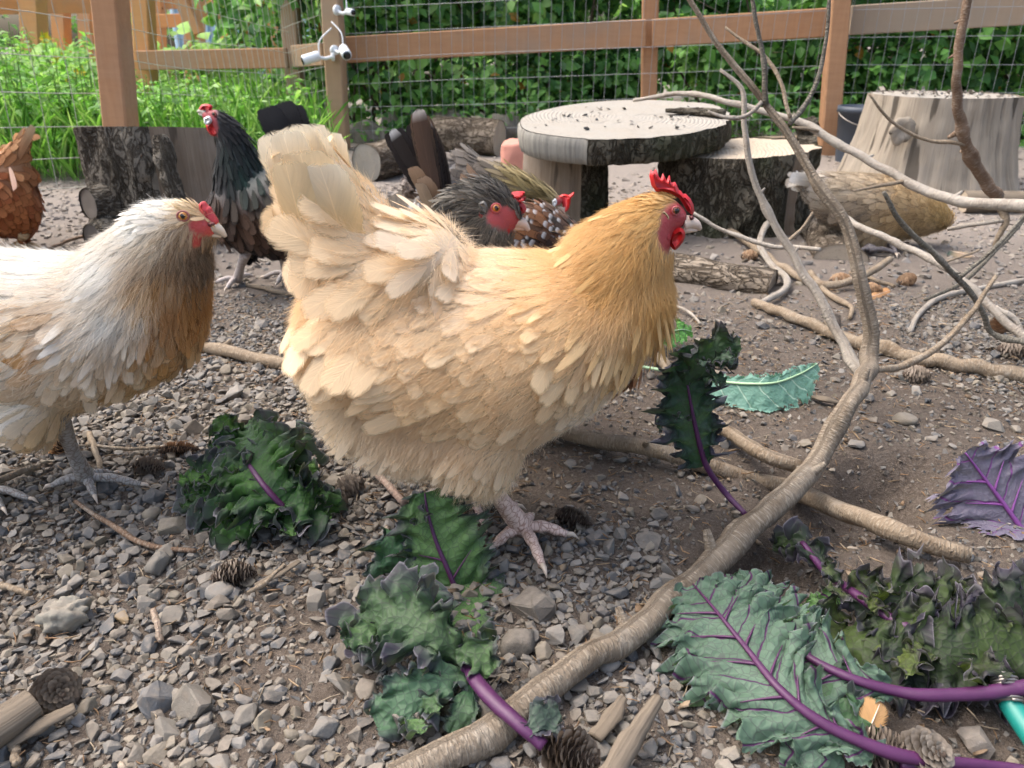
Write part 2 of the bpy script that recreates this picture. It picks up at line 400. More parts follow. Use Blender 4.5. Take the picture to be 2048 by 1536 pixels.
def m_bark(name, c1, c2, c3, sc=1.0, moss=None):
    s = Mat(name); uv = s.uv(); v1 = s._vm(uv, (24 * sc, 46 * sc, 1)); w = s.noise(v1, .8, 3)
    c1_ = s.ramp(s.math('ABSOLUTE', s.math('SUBTRACT', s.noise(s._vm(uv, (9 * sc, 26 * sc, 1)), 1.0, 4, .6, 1.2), .5)), (0., 0.), (.045, 1.)); c2_ = s.ramp(s.math('ABSOLUTE', s.math('SUBTRACT', s.noise(s._vm(uv, (34 * sc, 44 * sc, 1)), 1.0, 3, .6, .8), .5)), (0., .25), (.05, 1.))
    e = s.math('MULTIPLY', c1_, c2_); n = s.noise(uv, 60 * sc, 4, .65); n2 = s.noise(uv, 9 * sc, 3)
    k = s.mix(n, c1, c2); k = s.mix(s.ramp(n2, (.42, 0.), (.68, 1.)), k, c3); k = s.mix(e, s.mix(1.0, k, (.36, .33, .30), 'MULTIPLY'), k)
    if moss: k = s.mix(s.ramp(s.noise(uv, 5.0 * sc, 3), (.5, 0.), (.66, .8)), k, moss)
    h = s.math('ADD', s.math('MULTIPLY', e, 1.2), s.math('MULTIPLY', n, .8))
    return s.done(s.pbr(k, .92, Specular_IOR_Level=.12, Normal=s.bump(h, .9, .012)))
M['bark_grey'] = m_bark('bark_grey', (.12, .105, .085), (.22, .195, .16), (.16, .14, .11), 1.0)
M['bark_moss'] = m_bark('bark_moss', (.10, .085, .065), (.16, .14, .105), (.085, .08, .055), .8, (.07, .08, .04))
M['bark_log'] = m_bark('bark_log', (.20, .16, .12), (.30, .25, .19), (.16, .13, .1), .8)
def m_bare(name, c1, c2, crack=.6):
    """Barkless weathered wood, grain along uv.x."""
    s = Mat(name); uv = s.uv(); g1 = s.noise(s._vm(uv, (3, 70, 1)), 1.0, 4, .6, .8); g2 = s.noise(s._vm(uv, (9, 260, 1)), 1.0, 3, .6, .4); n = s.noise(uv, 7, 3)
    k = s.mix(s.ramp(g1, (.3, 0.), (.7, 1.)), c1, c2); k = s.mix(s.ramp(g2, (.55, 0.), (.75, .5)), k, s.mix(1.0, c1, (.5, .45, .4), 'MULTIPLY'))
    k = s.mix(s.ramp(n, (.5, 0.), (.7, .5)), k, s.mix(.5, c2, (.33, .30, .27)))
    cr = s.ramp(s.noise(s._vm(uv, (2.2, 22, 1)), 1.0, 2, .5, .3), (.60, 1.), (.635, 0.)); k = s.mix(cr, s.mix(crack, k, (.035, .028, .022)), k)
    return s.done(s.pbr(k, .88, Specular_IOR_Level=.15, Normal=s.bump(s.math('ADD', g1, s.math('MULTIPLY', g2, .5)), .5, .006)))
M['bare_tan'] = m_bare('bare_wood_tan', (.235, .195, .15), (.33, .285, .225), .75)
M['bare_brown'] = m_bare('bare_wood_brown', (.165, .125, .09), (.26, .205, .15))
M['bare_grey'] = m_bare('bare_wood_grey', (.20, .19, .165), (.33, .31, .265), .4)
M['driftwood'] = m_bare('driftwood', (.12, .095, .07), (.21, .172, .13), .8)
def m_cut(name, c1, c2):
    s = Mat(name); o = s.obj(); w = s.n('TexWave', Vector=o, Scale=28.0, Distortion=3.0, Detail=2.0, wave_type='RINGS', rings_direction='Z', **{'Detail Scale': .6}).outputs[1]
    n = s.noise(o, 14, 4); f = s.noise(o, 160, 3)
    k = s.mix(s.math('MULTIPLY', w, .07), c1, c2); k = s.mix(s.ramp(n, (.42, 0.), (.7, .8)), k, s.mix(.5, c1, (.30, .255, .20))); k = s.mix(s.ramp(f, (.56, 0.), (.74, .6)), k, (.20, .165, .13))
    return s.done(s.pbr(k, .9, Specular_IOR_Level=.15, Normal=s.bump(s.math('ADD', w, s.math('MULTIPLY', n, 2.0)), .35, .006)))
M['cut_pale'] = m_cut('cut_wood_pale', (.31, .285, .245), (.23, .205, .17)); M['cut_tan'] = m_cut('cut_wood_tan', (.42, .345, .26), (.30, .24, .17)); M['cut_grey'] = m_cut('cut_wood_grey', (.20, .175, .15), (.14, .12, .1))
def m_lumber(name, c1, c2):
    s = Mat(name); o = s.obj(); g = s.noise(s._vm(o, (60, 60, 5)), 1.0, 3, .6, .5); g2 = s.noise(s._vm(o, (5, 60, 60)), 1.0, 3, .6, .5); n = s.noise(o, 3.5, 3)
    k = s.mix(s.math('MULTIPLY', s.math('ADD', g, g2), .5), c1, c2); k = s.mix(s.ramp(n, (.45, 0.), (.7, .6)), k, s.mix(.75, c1, (.30, .27, .22)))
    kn = s.n('TexVoronoi', Vector=o, Scale=3.1).outputs[0]; k = s.mix(s.ramp(kn, (.03, .8), (.07, 0.)), k, (.10, .05, .028))
    return s.done(s.pbr(k, .8, Specular_IOR_Level=.2, Normal=s.bump(g, .2, .004)))
M['lumber'] = m_lumber('lumber_orange', (.27, .135, .068), (.50, .29, .16)); M['lumber_old'] = m_lumber('lumber_weathered', (.32, .205, .12), (.45, .30, .185))
M['lumber_bright'] = m_lumber('lumber_fresh', (.55, .25, .09), (.68, .36, .16)); M['lumber_grey'] = m_lumber('lumber_grey', (.30, .22, .15), (.40, .30, .21))
# --- leaves
def m_leaf(name='leaf', tr=.5, rough=.5):
    s = Mat(name); a = s.attr().outputs[0]; n = s.noise(s.gen(), 30, 2); k = s.mix(s.math('MULTIPLY', n, .4), a, s.mix(1.0, a, (.55, .6, .5), 'MULTIPLY'))
    p = s.pbr(k, rough, Specular_IOR_Level=.35); t = s.n('BsdfTranslucent', Color=s.mix(.5, k, s.mix(1.0, k, (1.0, 1.0, .35), 'MULTIPLY')))
    mx = s.n('MixShader', Fac=tr); s.t.links.new(p.outputs[0], mx.inputs[1]); s.t.links.new(t.outputs[0], mx.inputs[2]); return s.done(mx)
M['leaf'] = m_leaf()
def m_kale(name, vein, vw=1.0, edge=None, tr=.3, period=.026, net=.75, sheen=(.5, .6, .62)):
    """uv = metres across (from the midrib) and along; Col alpha = |t| from midrib 0 to margin 1."""
    s = Mat(name); a = s.attr(); uv = s.n('SeparateXYZ', Vector=s.uv()); x = s.math('ABSOLUTE', uv.outputs[0]); y = uv.outputs[1]
    wn = s.noise(s.uv(), 40, 2)
    q = s.math('ADD', s.math('SUBTRACT', y, s.math('MULTIPLY', x, .62)), s.math('MULTIPLY_ADD', wn, .012, -.006))
    f = s.math('ABSOLUTE', s.math('SUBTRACT', s.math('FRACT', s.math('DIVIDE', q, period)), .5))
    wid = s.math('MULTIPLY_ADD', a.outputs['Alpha'], -.035 * vw, .052 * vw if vw else -.06); side = s.ramp(s.math('SUBTRACT', f, wid), (0., 1.), (.03, 0.))
    vo = s.n('TexVoronoi', Vector=s.n('CombineXYZ', X=uv.outputs[0], Y=y, Z=0.0), Scale=165.0, feature='DISTANCE_TO_EDGE').outputs[0]
    nt_ = s.ramp(vo, (.0, net), (.075, 0.)); vc = s.mix(wn, vein, s.mix(.35, vein, (.05, .02, .05)))
    n = s.noise(s.uv(), 22, 3); c = s.mix(s.math('MULTIPLY', n, .5), a.outputs[0], s.mix(1.0, a.outputs[0], (.5, .58, .55), 'MULTIPLY'))
    if edge: c = s.mix(s.ramp(s.math('ADD', a.outputs['Alpha'], s.math('MULTIPLY_ADD', n, .5, -.25)), (.55, 0.), (1.0, .75)), c, edge)
    c = s.mix(s.ramp(a.outputs['Alpha'], (.965, 0.), (.99, .5)), c, (.30, .28, .31))
    c = s.mix(nt_, c, s.mix(.6, c, s.mix(.5, vc, (.012, .02, .015)))); c = s.mix(side, c, vc)
    h = s.math('ADD', vo, s.math('MULTIPLY', side, .5))
    p = s.pbr(c, .55, Specular_IOR_Level=.3, Normal=s.bump(h, .5, .003), Sheen_Weight=.05, Sheen_Tint=sheen); t = s.n('BsdfTranslucent', Color=s.mix(1.0, c, (1.0, 1.1, .5), 'MULTIPLY'))
    mx = s.n('MixShader', Fac=tr); s.t.links.new(p.outputs[0], mx.inputs[1]); s.t.links.new(t.outputs[0], mx.inputs[2]); return s.done(mx)
M['kale'] = m_kale('kale_blade', (.085, .018, .09), .45, None, .28)
M['kale_dark'] = m_kale('kale_dark_blade', (.06, .012, .065), 0.0, (.06, .04, .078), .3)
M['kale_purple'] = m_kale('kale_purple_blade', (.17, .05, .20), .5, (.15, .13, .18), .2, .03, .4)
M['kale_blue'] = m_kale('kale_pale_blade', (.42, .62, .50), .7, None, .3, .030, .5)
def m_plain(name, c, rough=.5, vary=.25, bump=.1, sc=40, **k):
    s = Mat(name); n = s.noise(s.obj(), sc, 3); return s.done(s.pbr(s.mix(s.math('MULTIPLY', n, vary), c, tuple(x * .45 for x in c)), rough, Normal=s.bump(n, bump, .003), **k))
M['stem_purple'] = m_plain('stem_purple', (.078, .014, .070), .5, .6, .25, 60, Subsurface_Weight=.1, Subsurface_Radius=(.004, .001, .004))
M['stem_green'] = m_plain('stem_pale_green', (.35, .52, .30), .4, .3)
M['wire'] = m_plain('galvanised_wire', (.33, .34, .34), .45, .4, .1, 80, Metallic=.55); M['wire_old'] = m_plain('old_wire', (.42, .42, .36), .6, .4)
M['white'] = m_plain('white_enamel', (.78, .79, .80), .3, .08, .02); M['black'] = m_plain('black_glass', (.012, .012, .014), .12, .1, .02)
M['bucket'] = m_plain('dark_blue_plastic', (.055, .07, .095), .5, .5, .1, 14); M['hose'] = m_plain('teal_hose', (.010, .21, .17), .42, .2, .05)
M['steel'] = m_plain('dull_steel', (.30, .27, .24), .4, .5, .2, 60, Metallic=.7); M['salmon'] = m_plain('salmon_paint', (.60, .26, .19), .75, .6, .3, 18)
M['rock'] = m_stone('boulder', 'obj'); M['cone'] = None
def m_cone():
    s = Mat('pine_cone'); a = s.attr().outputs[0]; n = s.noise(s.obj(), 260, 3); return s.done(s.pbr(s.mix(s.math('MULTIPLY', n, .6), a, (.05, .035, .025)), .75, Specular_IOR_Level=.2, Normal=s.bump(n, .4, .002)))
M['cone'] = m_cone(); M['needle'] = M['cone']
M['flower'] = m_plain('yellow_petal', (.75, .55, .02), .5, .2)
M['container'] = m_plain('pale_blue_steel', (.38, .55, .68), .5, .2, .05, 3); M['asphalt'] = m_plain('pale_asphalt', (.27, .28, .29), .9, .3, .2, 20)
# ------------------------------------------------------------------ ground
def build_ground():
    u = np.linspace(-1, 1, 440); x = 70 * np.sinh(6.2 * u) / math.sinh(6.2) + .1
    w = np.linspace(-.55, 1, 400); y = .75 + 70 * np.sinh(6.2 * w) / math.sinh(6.2)
    X, Y = np.meshgrid(x, y); Z = gz(X, Y); nx, ny = len(x), len(y)
    i = np.arange(ny - 1)[:, None] * nx; j = np.arange(nx - 1)[None]
    Q = np.stack([i + j, i + j + 1, i + nx + j + 1, i + nx + j], -1).reshape(-1, 4)
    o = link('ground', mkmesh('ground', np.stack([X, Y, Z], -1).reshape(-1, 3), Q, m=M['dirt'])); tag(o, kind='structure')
    o['label'] = 'dusty grey-brown dirt floor of the chicken run'
build_ground()

# ------------------------------------------------------------------ gravel
def hulls(n, pts, flat, seed, rnd):
    r = np.random.default_rng(seed); out = []
    for k in range(n):
        d = nrm(r.normal(size=(pts, 3))); p = d * (1 - rnd * r.random((pts, 1))) * np.array([1, r.uniform(.6, .95), r.uniform(*flat)])
        bm = bmesh.new()
        for q in p: bm.verts.new(q)
        res = bmesh.ops.convex_hull(bm, input=bm.verts[:])
        junk = list({g for g in list(res['geom_interior']) + list(res['geom_unused']) if isinstance(g, bmesh.types.BMVert)})
        if junk: bmesh.ops.delete(bm, geom=junk, context='VERTS')
        bmesh.ops.triangulate(bm, faces=bm.faces[:]); bmesh.ops.recalc_face_normals(bm, faces=bm.faces[:])
        V, F = bm_np(bm); V -= V.mean(0); V /= np.abs(V[:, 0]).max(); out.append((V, F[0]))
    return out
def soften(lst, off, seed):
    out = []
    for V, F in lst:
        bm = bmesh.new(); vs = [bm.verts.new(v) for v in V]
        for f in F: bm.faces.new([vs[i] for i in f])
        bmesh.ops.dissolve_limit(bm, angle_limit=.22, verts=bm.verts[:], edges=bm.edges[:])
        bmesh.ops.bevel(bm, geom=bm.edges[:], offset=off, segments=1, affect='EDGES', clamp_overlap=True); bmesh.ops.triangulate(bm, faces=bm.faces[:]); W_, G_ = bm_np(bm)
        W_ = W_ * (1 + .035 * fbm(W_[:, 0] * 3 + seed, W_[:, 1] * 3 + W_[:, 2] * 2, seed, 2))[:, None]; out.append((W_, G_[0]))
    return out
def rounded(n, seed):
    r = np.random.default_rng(seed); out = []
    for k in range(n):
        V, F = ico(2); V = V.copy(); o = r.normal(size=3) * 9
        q = 1 + .22 * vn(V[:, 0] * 1.2 + o[0], V[:, 1] * 1.2 + V[:, 2] + o[1], k); V = V * q[:, None] * np.array([1, r.uniform(.65, .9), r.uniform(.38, .62)]); out.append((V, F[0]))
    return out
ANG = hulls(20, 15, (.45, .8), 5, .28); FLAT = hulls(8, 12, (.22, .34), 6, .25); RND = rounded(6, 7); GRIT = hulls(8, 7, (.5, .9), 8, .2)
SHAPES = ANG + FLAT + RND; SOFT = soften(ANG, .055, 3) + soften(FLAT, .035, 4) + RND
def rots(n, r, tilt=.45):
    a = r.uniform(0, 2 * np.pi, n); b = r.normal(0, tilt, n); c = r.normal(0, tilt, n)
    ca, sa, cb, sb, cc, sc = np.cos(a), np.sin(a), np.cos(b), np.sin(b), np.cos(c), np.sin(c); z, o = np.zeros(n), np.ones(n)
    A = np.stack([ca, -sa, z, sa, ca, z, z, z, o], -1).reshape(-1, 3, 3); B = np.stack([o, z, z, z, cb, -sb, z, sb, cb], -1).reshape(-1, 3, 3); C = np.stack([cc, z, sc, z, o, z, -sc, z, cc], -1).reshape(-1, 3, 3)
    return A @ B @ C
def gcover(x, y):
    """How much of the ground is gravel (0 dirt .. 1 heaped), as in the photo."""
    u, v = pix(x, y, 0 * x)
    left = 1 - sstep(-.10, .06, x + .09 * fbm(x * 6, y * 6, 31)); near = sstep(.76, .66, y) * (1 - sstep(.10, .26, x))
    far = sstep(1.3, 1.9, y) * .3; rt = sstep(.66, .8, x) * sstep(.9, 1.0, y) * .4
    c = np.maximum(np.maximum(left, near), np.maximum(far, rt)); c = np.maximum(c, .055)
    bare = np.exp(-((u - 600) / 110) ** 2 - ((v - 1400) / 130) ** 2) + np.exp(-((u - 620) / 90) ** 2 - ((v - 1240) / 60) ** 2)
    c = c * (1 - .85 * np.clip(bare, 0, 1)); c = c * (1 - .5 * sstep(.95, 1.25, y) * (x < .2))
    for px, py, rx, ry, dp in PIT:
        c = c * np.where(((x - px) / (rx * 1.15)) ** 2 + ((y - py) / (ry * 1.3)) ** 2 < 1, .06, 1)
    return c
PALETTE = np.array([.72, .74, .765]) * np.array([(.25, .225, .19), (.205, .195, .175), (.165, .16, .155), (.29, .255, .205), (.225, .19, .15), (.31, .285, .25), (.115, .12, .125), (.265, .225, .165)])
def sample_xy(n, r, y0, y1):
    """Points spread over the part of the ground in view (a little more at the sides)."""
    y = y0 + (y1 - y0) * r.random(n * 2); x = (r.random(n * 2) * 2 - 1) * (y1 * .80 + .12)
    k = np.abs(x) < y * .80 + .12; return x[k][:n], y[k][:n]
def scatter_gravel():
    r = np.random.default_rng(21); put = []; grid = {}
    def dart(n, y0, y1, s0, s1, gap, lift):
        x, y = sample_xy(n, r, y0, y1); c = gcover(x, y); ok = r.random(len(x)) < c; x, y, c = x[ok], y[ok], c[ok]
        s = s0 + (s1 - s0) * r.random(len(x)) ** 2.2
        for a, b, q in zip(x, y, s):
            i, j = int(a // .03), int(b // .03); bad = False
            for di in (-1, 0, 1):
                for dj in (-1, 0, 1):
                    for (p, t, w) in grid.get((i + di, j + dj), ()):
                        if (p - a) ** 2 + (t - b) ** 2 < (gap * (q + w)) ** 2: bad = True; break
                    if bad: break
                if bad: break
            if not bad: grid.setdefault((i, j), []).append((a, b, q)); put.append((a, b, q, lift))
    dart(420, .30, 1.25, .0105, .016, .72, .28); dart(14000, .30, 1.4, .0066, .0108, .60, .30); dart(46000, .30, 1.6, .0036, .0066, .58, .22)
    dart(16000, 1.35, 3.0, .007, .014, .6, .1); dart(9000, 2.2, 5.0, .010, .018, .6, .05)
    A = np.array(put); n = len(A); sh = r.integers(0, len(SHAPES), n); sh = np.where(r.random(n) < .68, r.integers(0, 20, n), np.where(r.random(n) < .8, r.integers(20, 28, n), sh))
    ro = rots(n, r, .33); tone = PALETTE[r.integers(0, len(PALETTE), n)] * r.uniform(.8, 1.25, (n, 1))
    zc = gz(A[:, 0], A[:, 1]) + A[:, 2] * A[:, 3]
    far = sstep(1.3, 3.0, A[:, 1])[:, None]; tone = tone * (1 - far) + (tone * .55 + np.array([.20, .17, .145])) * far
    u, v = pix(A[:, 0], A[:, 1], zc); vis = (u > 5) & (u < 2043) & (v > 330) & (v < 1530)
    hid = ((u > 640) & (u < 1290) & (v > 260) & (v < 930)) | ((u < 400) & (v > 480) & (v < 850))
    pxs = np.where(vis & ~hid, A[:, 2] / np.maximum(A[:, 1], .3), 0); big = np.argsort(-pxs)[:292]; isbig = np.zeros(n, bool); isbig[big] = True
    mes = [mkmesh('stone', V, F, smooth=(k >= 28), m=M['stone']) for k, (V, F) in enumerate(SOFT)]
    for i in big:
        o = bpy.data.objects.new('stone', mes[sh[i]]); COL.objects.link(o)
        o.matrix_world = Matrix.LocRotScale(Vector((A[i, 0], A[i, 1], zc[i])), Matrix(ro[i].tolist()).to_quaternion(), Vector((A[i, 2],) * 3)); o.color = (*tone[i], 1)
        tag(o, 'loose grey-brown gravel stone lying among many others on the dirt', 'stone', 'loose gravel stones on the ground')
    mb = MB()
    soft = MB()
    for k in range(2 * len(SHAPES)):
        sf = k >= len(SHAPES); k = k % len(SHAPES); near = (A[:, 2] > .0056) & (A[:, 1] < 1.25)
        ix = np.where((sh == k) & ~isbig & (near if sf else ~near))[0]
        if not len(ix): continue
        V, F = (SOFT if sf else SHAPES)[k]; W_ = np.einsum('nij,vj->nvi', ro[ix], V) * A[ix, 2][:, None, None] + np.stack([A[ix, 0], A[ix, 1], zc[ix]], 1)[:, None]
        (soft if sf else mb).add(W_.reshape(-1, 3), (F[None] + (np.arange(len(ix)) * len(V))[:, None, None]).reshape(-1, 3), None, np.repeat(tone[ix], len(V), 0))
    o = soft.build('gravel', M['gravel'], None, smooth=False); tag(o, 'coarse grey gravel covering the ground in front', 'gravel', kind='stuff')
    # grit between the stones
    x, y = sample_xy(40000, r, .30, 1.5); kp = r.random(len(x)) < .3 + .7 * gcover(x, y); x, y = x[kp], y[kp]; sz = r.uniform(.0012, .0036, len(x)); z = gz(x, y); kk = r.integers(0, 8, len(x)); rr = rots(len(x), r, 1.0); tn = PALETTE[r.integers(0, 8, len(x))] * r.uniform(.6, 1.35, (len(x), 1))
    for k in range(8):
        ix = np.where(kk == k)[0]; V, F = GRIT[k]; W_ = np.einsum('nij,vj->nvi', rr[ix], V) * sz[ix][:, None, None] + np.stack([x[ix], y[ix], z[ix] + sz[ix] * .2], 1)[:, None]
        mb.add(W_.reshape(-1, 3), (F[None] + (np.arange(len(ix)) * len(V))[:, None, None]).reshape(-1, 3), None, np.repeat(tn[ix], len(V), 0))
    o = mb.build('fine_gravel', M['gravel'], None, smooth=False); tag(o, 'fine grey gravel and grit covering the dirt', 'gravel', kind='stuff')
    # dry needles and bark shreds
    mb = MB(); x, y = sample_xy(4200, r, .30, 1.6)
    for a, b in zip(x, y):
        L = r.uniform(.006, .017); t = r.uniform(0, 6.3); d = np.array([math.cos(t), math.sin(t), r.normal(0, .18)]); p0 = np.array([a, b, float(gz(a, b)) + r.uniform(.002, .009)])
        cv = np.array([-d[1], d[0], 0]) * r.normal(0, .2) * L; c = np.array([(.36, .22, .12), (.42, .30, .18), (.28, .17, .09), (.45, .36, .25)])[r.integers(4)] * r.uniform(.6, 1.1)
        mb.tube(np.array([p0 - d * L / 2, p0 + cv * .5, p0 + d * L / 2]), np.array([.0005, .0007, .0003]) * r.uniform(.7, 1.5), c, ns=3, cap=False)
    x, y = sample_xy(900, r, .30, 1.5)
    for a, b in zip(x, y):
        L = r.uniform(.004, .013); V, F = FLAT[r.integers(8)]; mb.add((rots(1, r, .35)[0] @ (V * np.array([1, .55, .25])).T).T * L * .6 + np.array([a, b, float(gz(a, b)) + r.uniform(.002, .008)]), F, None, np.array([(.30, .20, .12), (.36, .27, .18), (.20, .14, .09), (.42, .35, .27)])[r.integers(4)] * r.uniform(.6, 1.1))
    o = mb.build('needle_litter', M['needle'], None); tag(o, 'dry tan conifer needles scattered over the ground', 'needles', kind='stuff')
scatter_gravel()
# ------------------------------------------------------------------ fences, weeds and shrubs behind the yard
def leaves(pos, d, n, L, Wd, c, fold=.18, droop=.15):
    """Folded leaf blades, vectorised: base, two mid edge points, mid rib, tip."""
    b = nrm(np.cross(n, d)); n2 = np.cross(d, b); L, Wd = L[:, None], Wd[:, None]
    mid = pos + d * L * .45; V = np.stack([pos, mid + b * Wd * .5 + n2 * fold * Wd, mid, mid - b * Wd * .5 + n2 * fold * Wd, pos + d * L - n2 * droop * L, pos + d * L * .8 + b * Wd * .28 + n2 * (fold * .5 * Wd - droop * .5 * L), pos + d * L * .8 - b * Wd * .28 + n2 * (fold * .5 * Wd - droop * .5 * L)], 1)
    F = np.array([[0, 1, 2], [0, 2, 3], [2, 1, 5], [2, 5, 4], [3, 2, 6], [6, 2, 4]])
    N = len(pos); return V.reshape(-1, 3), (F[None] + (np.arange(N) * 7)[:, None, None]).reshape(-1, 3), np.repeat(c, 7, 0)
def rdir(r, n, up=0.0): return nrm(r.normal(size=(n, 3)) + np.array([0, 0, up]))
def fence_post(parent, u0, v0, u1, v1, Y0, Y1, w, m):
    a, b = P(u0, v0, Y0), P(u1, v1, Y1); a[2] -= .05; V, F = beam(a, b, w, w, up=(.1, 1, 0), bev=.006); mk('post', V, F, m, parent, smooth=False)
def wire_mesh(parent, A0, A1, B0, B1, du, dv, rad, seed, m, sag=.006):
    """Welded wire between two uprights: A0/A1 bottom and top at one end, B0/B1 at the other; joined into one part."""
    r = np.random.default_rng(seed); A0, A1, B0, B1 = (np.array(x, float) for x in (A0, A1, B0, B1)); L = np.linalg.norm(B0 - A0); H = np.linalg.norm(A1 - A0); nu, nv = int(L / du), int(H / dv); mb = MB(); nb = nrm(np.cross(B0 - A0, [0, 0, 1]))
    def at(s, h):
        p = (A0 * (1 - s) + B0 * s) * (1 - h) + (A1 * (1 - s) + B1 * s) * h
        return p + nb * sag * 2.2 * float(vn(s * L * 1.3, h * 3, seed)) + np.array([0, 0, sag * float(vn(s * L * 1.8 + 7, h * 9, seed + 1))])
    for i in range(nu + 1): mb.tube(np.array([at(i / nu, h) for h in np.linspace(0, 1, 9)]), rad, ns=4, cap=False)
    for j in range(nv + 1): mb.tube(np.array([at(s, j / nv) for s in np.linspace(0, 1, max(9, nu // 3))]), rad * 1.1, ns=4, cap=False)
    o = mb.build('wire_mesh', m, parent); o['kind'] = 'stuff'
def build_fences():
    # back fence
    a = P(680, 315, 4.0); t = thing('wire_fence', a, 'orange timber rail fence with welded wire along the back of the run', 'fence')
    fence_post(t, 681, 318, 655, -160, 4.0, 4.0, .085, M['lumber_old']); fence_post(t, 1657, 296, 1692, -160, 3.62, 3.62, .078, M['lumber']); fence_post(t, 1298, 215, 1303, -120, 4.02, 4.02, .075, M['lumber'])
    for (u0, v0, Ya), (u1, v1, Yb) in (((688, 100, 4.09), (1292, 66, 3.93)), ((1304, 66, 3.93), (1655, 45, 3.78)), ((1700, 41, 3.70), (2500, -8, 3.45))):
        p, q = P(u0, v0, Ya), P(u1, v1, Yb); V, F = beam(p, q, .04, .118); mk('rail', V, F, M['lumber'] if u0 < 1600 else M['lumber_grey'], t, smooth=False)
    V, F = beam(P(700, 318, 4.12), P(1650, 292, 3.76), .03, .10); mk('kickboard', V, F, M['lumber_grey'], t, smooth=False)
    for (p, q, s) in (((690, 308, 4.02), (1655, 288, 3.66), 3), ((1662, 290, 3.62), (2600, 300, 3.3), 4)):
        A0, B0 = P(*p), P(*q); wire_mesh(t, A0, A0 + np.array([0, 0, 1.1]), B0, B0 + np.array([.02, 0, 1.1]), .0508, .1016, .0011, s, M['wire'])
    # side fence on the left
    b = P(245, 300, 2.8); t = thing('side_fence', b, 'wire fence with a stout two-tone post and low rail along the left side', 'fence')
    fence_post(t, 246, 330, 206, -160, 2.8, 2.8, .088, M['lumber']); fence_post(t, 600, 300, 568, -160, 4.5, 4.5, .085, M['lumber_old']); fence_post(t, 300, 330, 278, -160, 4.7, 4.7, .095, M['lumber_bright'])
    V, F = beam(P(278, 121, 4.62), P(575, 116, 4.38), .04, .10); mk('rail', V, F, M['lumber'], t, smooth=False)
    V, F = beam(P(590, 113, 4.38), P(650, 108, 4.14), .04, .105); mk('rail', V, F, M['lumber_old'], t, smooth=False)
    pts = [(-260, 420, 2.15), (245, 375, 2.86), (600, 325, 4.35), (668, 316, 4.06)]
    for k in range(3):
        A0, B0 = P(*pts[k]), P(*pts[k + 1]); wire_mesh(t, A0, A0 + np.array([0, 0, 1.2]), B0, B0 + np.array([0, 0, 1.2]), .0508 if k else .10, .1016, .0012, 20 + k, M['wire_old'], .014)
    # garden frame far left
    t = thing('garden_enclosure', P(120, 180, 7.5), 'bright orange timber garden enclosure far off at upper left', 'enclosure')
    for u0, v0, u1, v1, Yq, w in ((75, 180, 55, -200, 7.0, .15), (128, 170, 112, -200, 8.5, .13), (178, 170, 168, -200, 8.5, .13), (318, 190, 312, -200, 9.0, .13), (392, 190, 384, -200, 8.2, .15), (452, 180, 446, -200, 9.5, .13), (545, 190, 540, -200, 9.5, .11)):
        V, F = beam(P(u0, v0, Yq), P(u1, v1, Yq), w, w, up=(.1, 1, 0)); mk('post', V, F, M['lumber_bright'], t, smooth=False)
    for a, b_ in (((-40, 14, 7.2), (260, 12, 8.6)), ((310, 42, 8.4), (398, 40, 8.4)), ((392, 26, 8.3), (560, 54, 9.4)), ((352, -20, 8.1), (392, 68, 8.1)), ((300, 6, 9.0), (560, 4, 9.3))):
        V, F = beam(P(*a), P(*b_), .05, .12); mk('rail', V, F, M['lumber_bright'], t, smooth=False)
build_fences()
def build_far():
    c = P(500, 100, 13.0); V, F = box((c[0], 13.6, .55), (1.15, .6, 1.6), None, .02); t = thing('shipping_container', (c[0], 13.0, -1.0), 'pale blue ribbed steel container beyond the garden', 'container'); mk('shell', V, F, M['container'], t, smooth=False)
    for k in range(15): V, F = box((c[0] - 1.08 + k * .155, 12.98, .55), (.03, .03, 1.5), None, .01); mk('rib', V, F, M['container'], t, smooth=False)
    V, F = beam(P(330, 150, 9.3), P(500, 148, 9.3), .25, .22); o = mk('garden_wall', V, F, M['lumber_grey'], None, smooth=False); tag(o, 'low grey timber retaining wall beside the pale path far left', 'wall')
    q = np.array([G(300, 240), G(500, 232), G(600, 158), G(315, 160)]); q[:, 2] = gz(q[:, 0], q[:, 1]) + .03; n = 12; s = np.linspace(0, 1, n); X = (1 - s)[:, None, None] * ((1 - s)[None, :, None] * q[0] + s[None, :, None] * q[1]) + s[:, None, None] * ((1 - s)[None, :, None] * q[3] + s[None, :, None] * q[2]); X[..., 2] = gz(X[..., 0], X[..., 1]) + .03
    i = np.arange(n - 1)[:, None] * n; j = np.arange(n - 1)[None]; o = mk('path', X.reshape(-1, 3), np.stack([i + j, i + j + 1, i + n + j + 1, i + n + j], -1).reshape(-1, 4), M['asphalt']); tag(o, kind='structure')
build_far()
GREENS = np.array([(.08, .225, .055), (.125, .315, .065), (.175, .40, .09), (.25, .49, .13), (.055, .155, .05), (.32, .53, .16)])
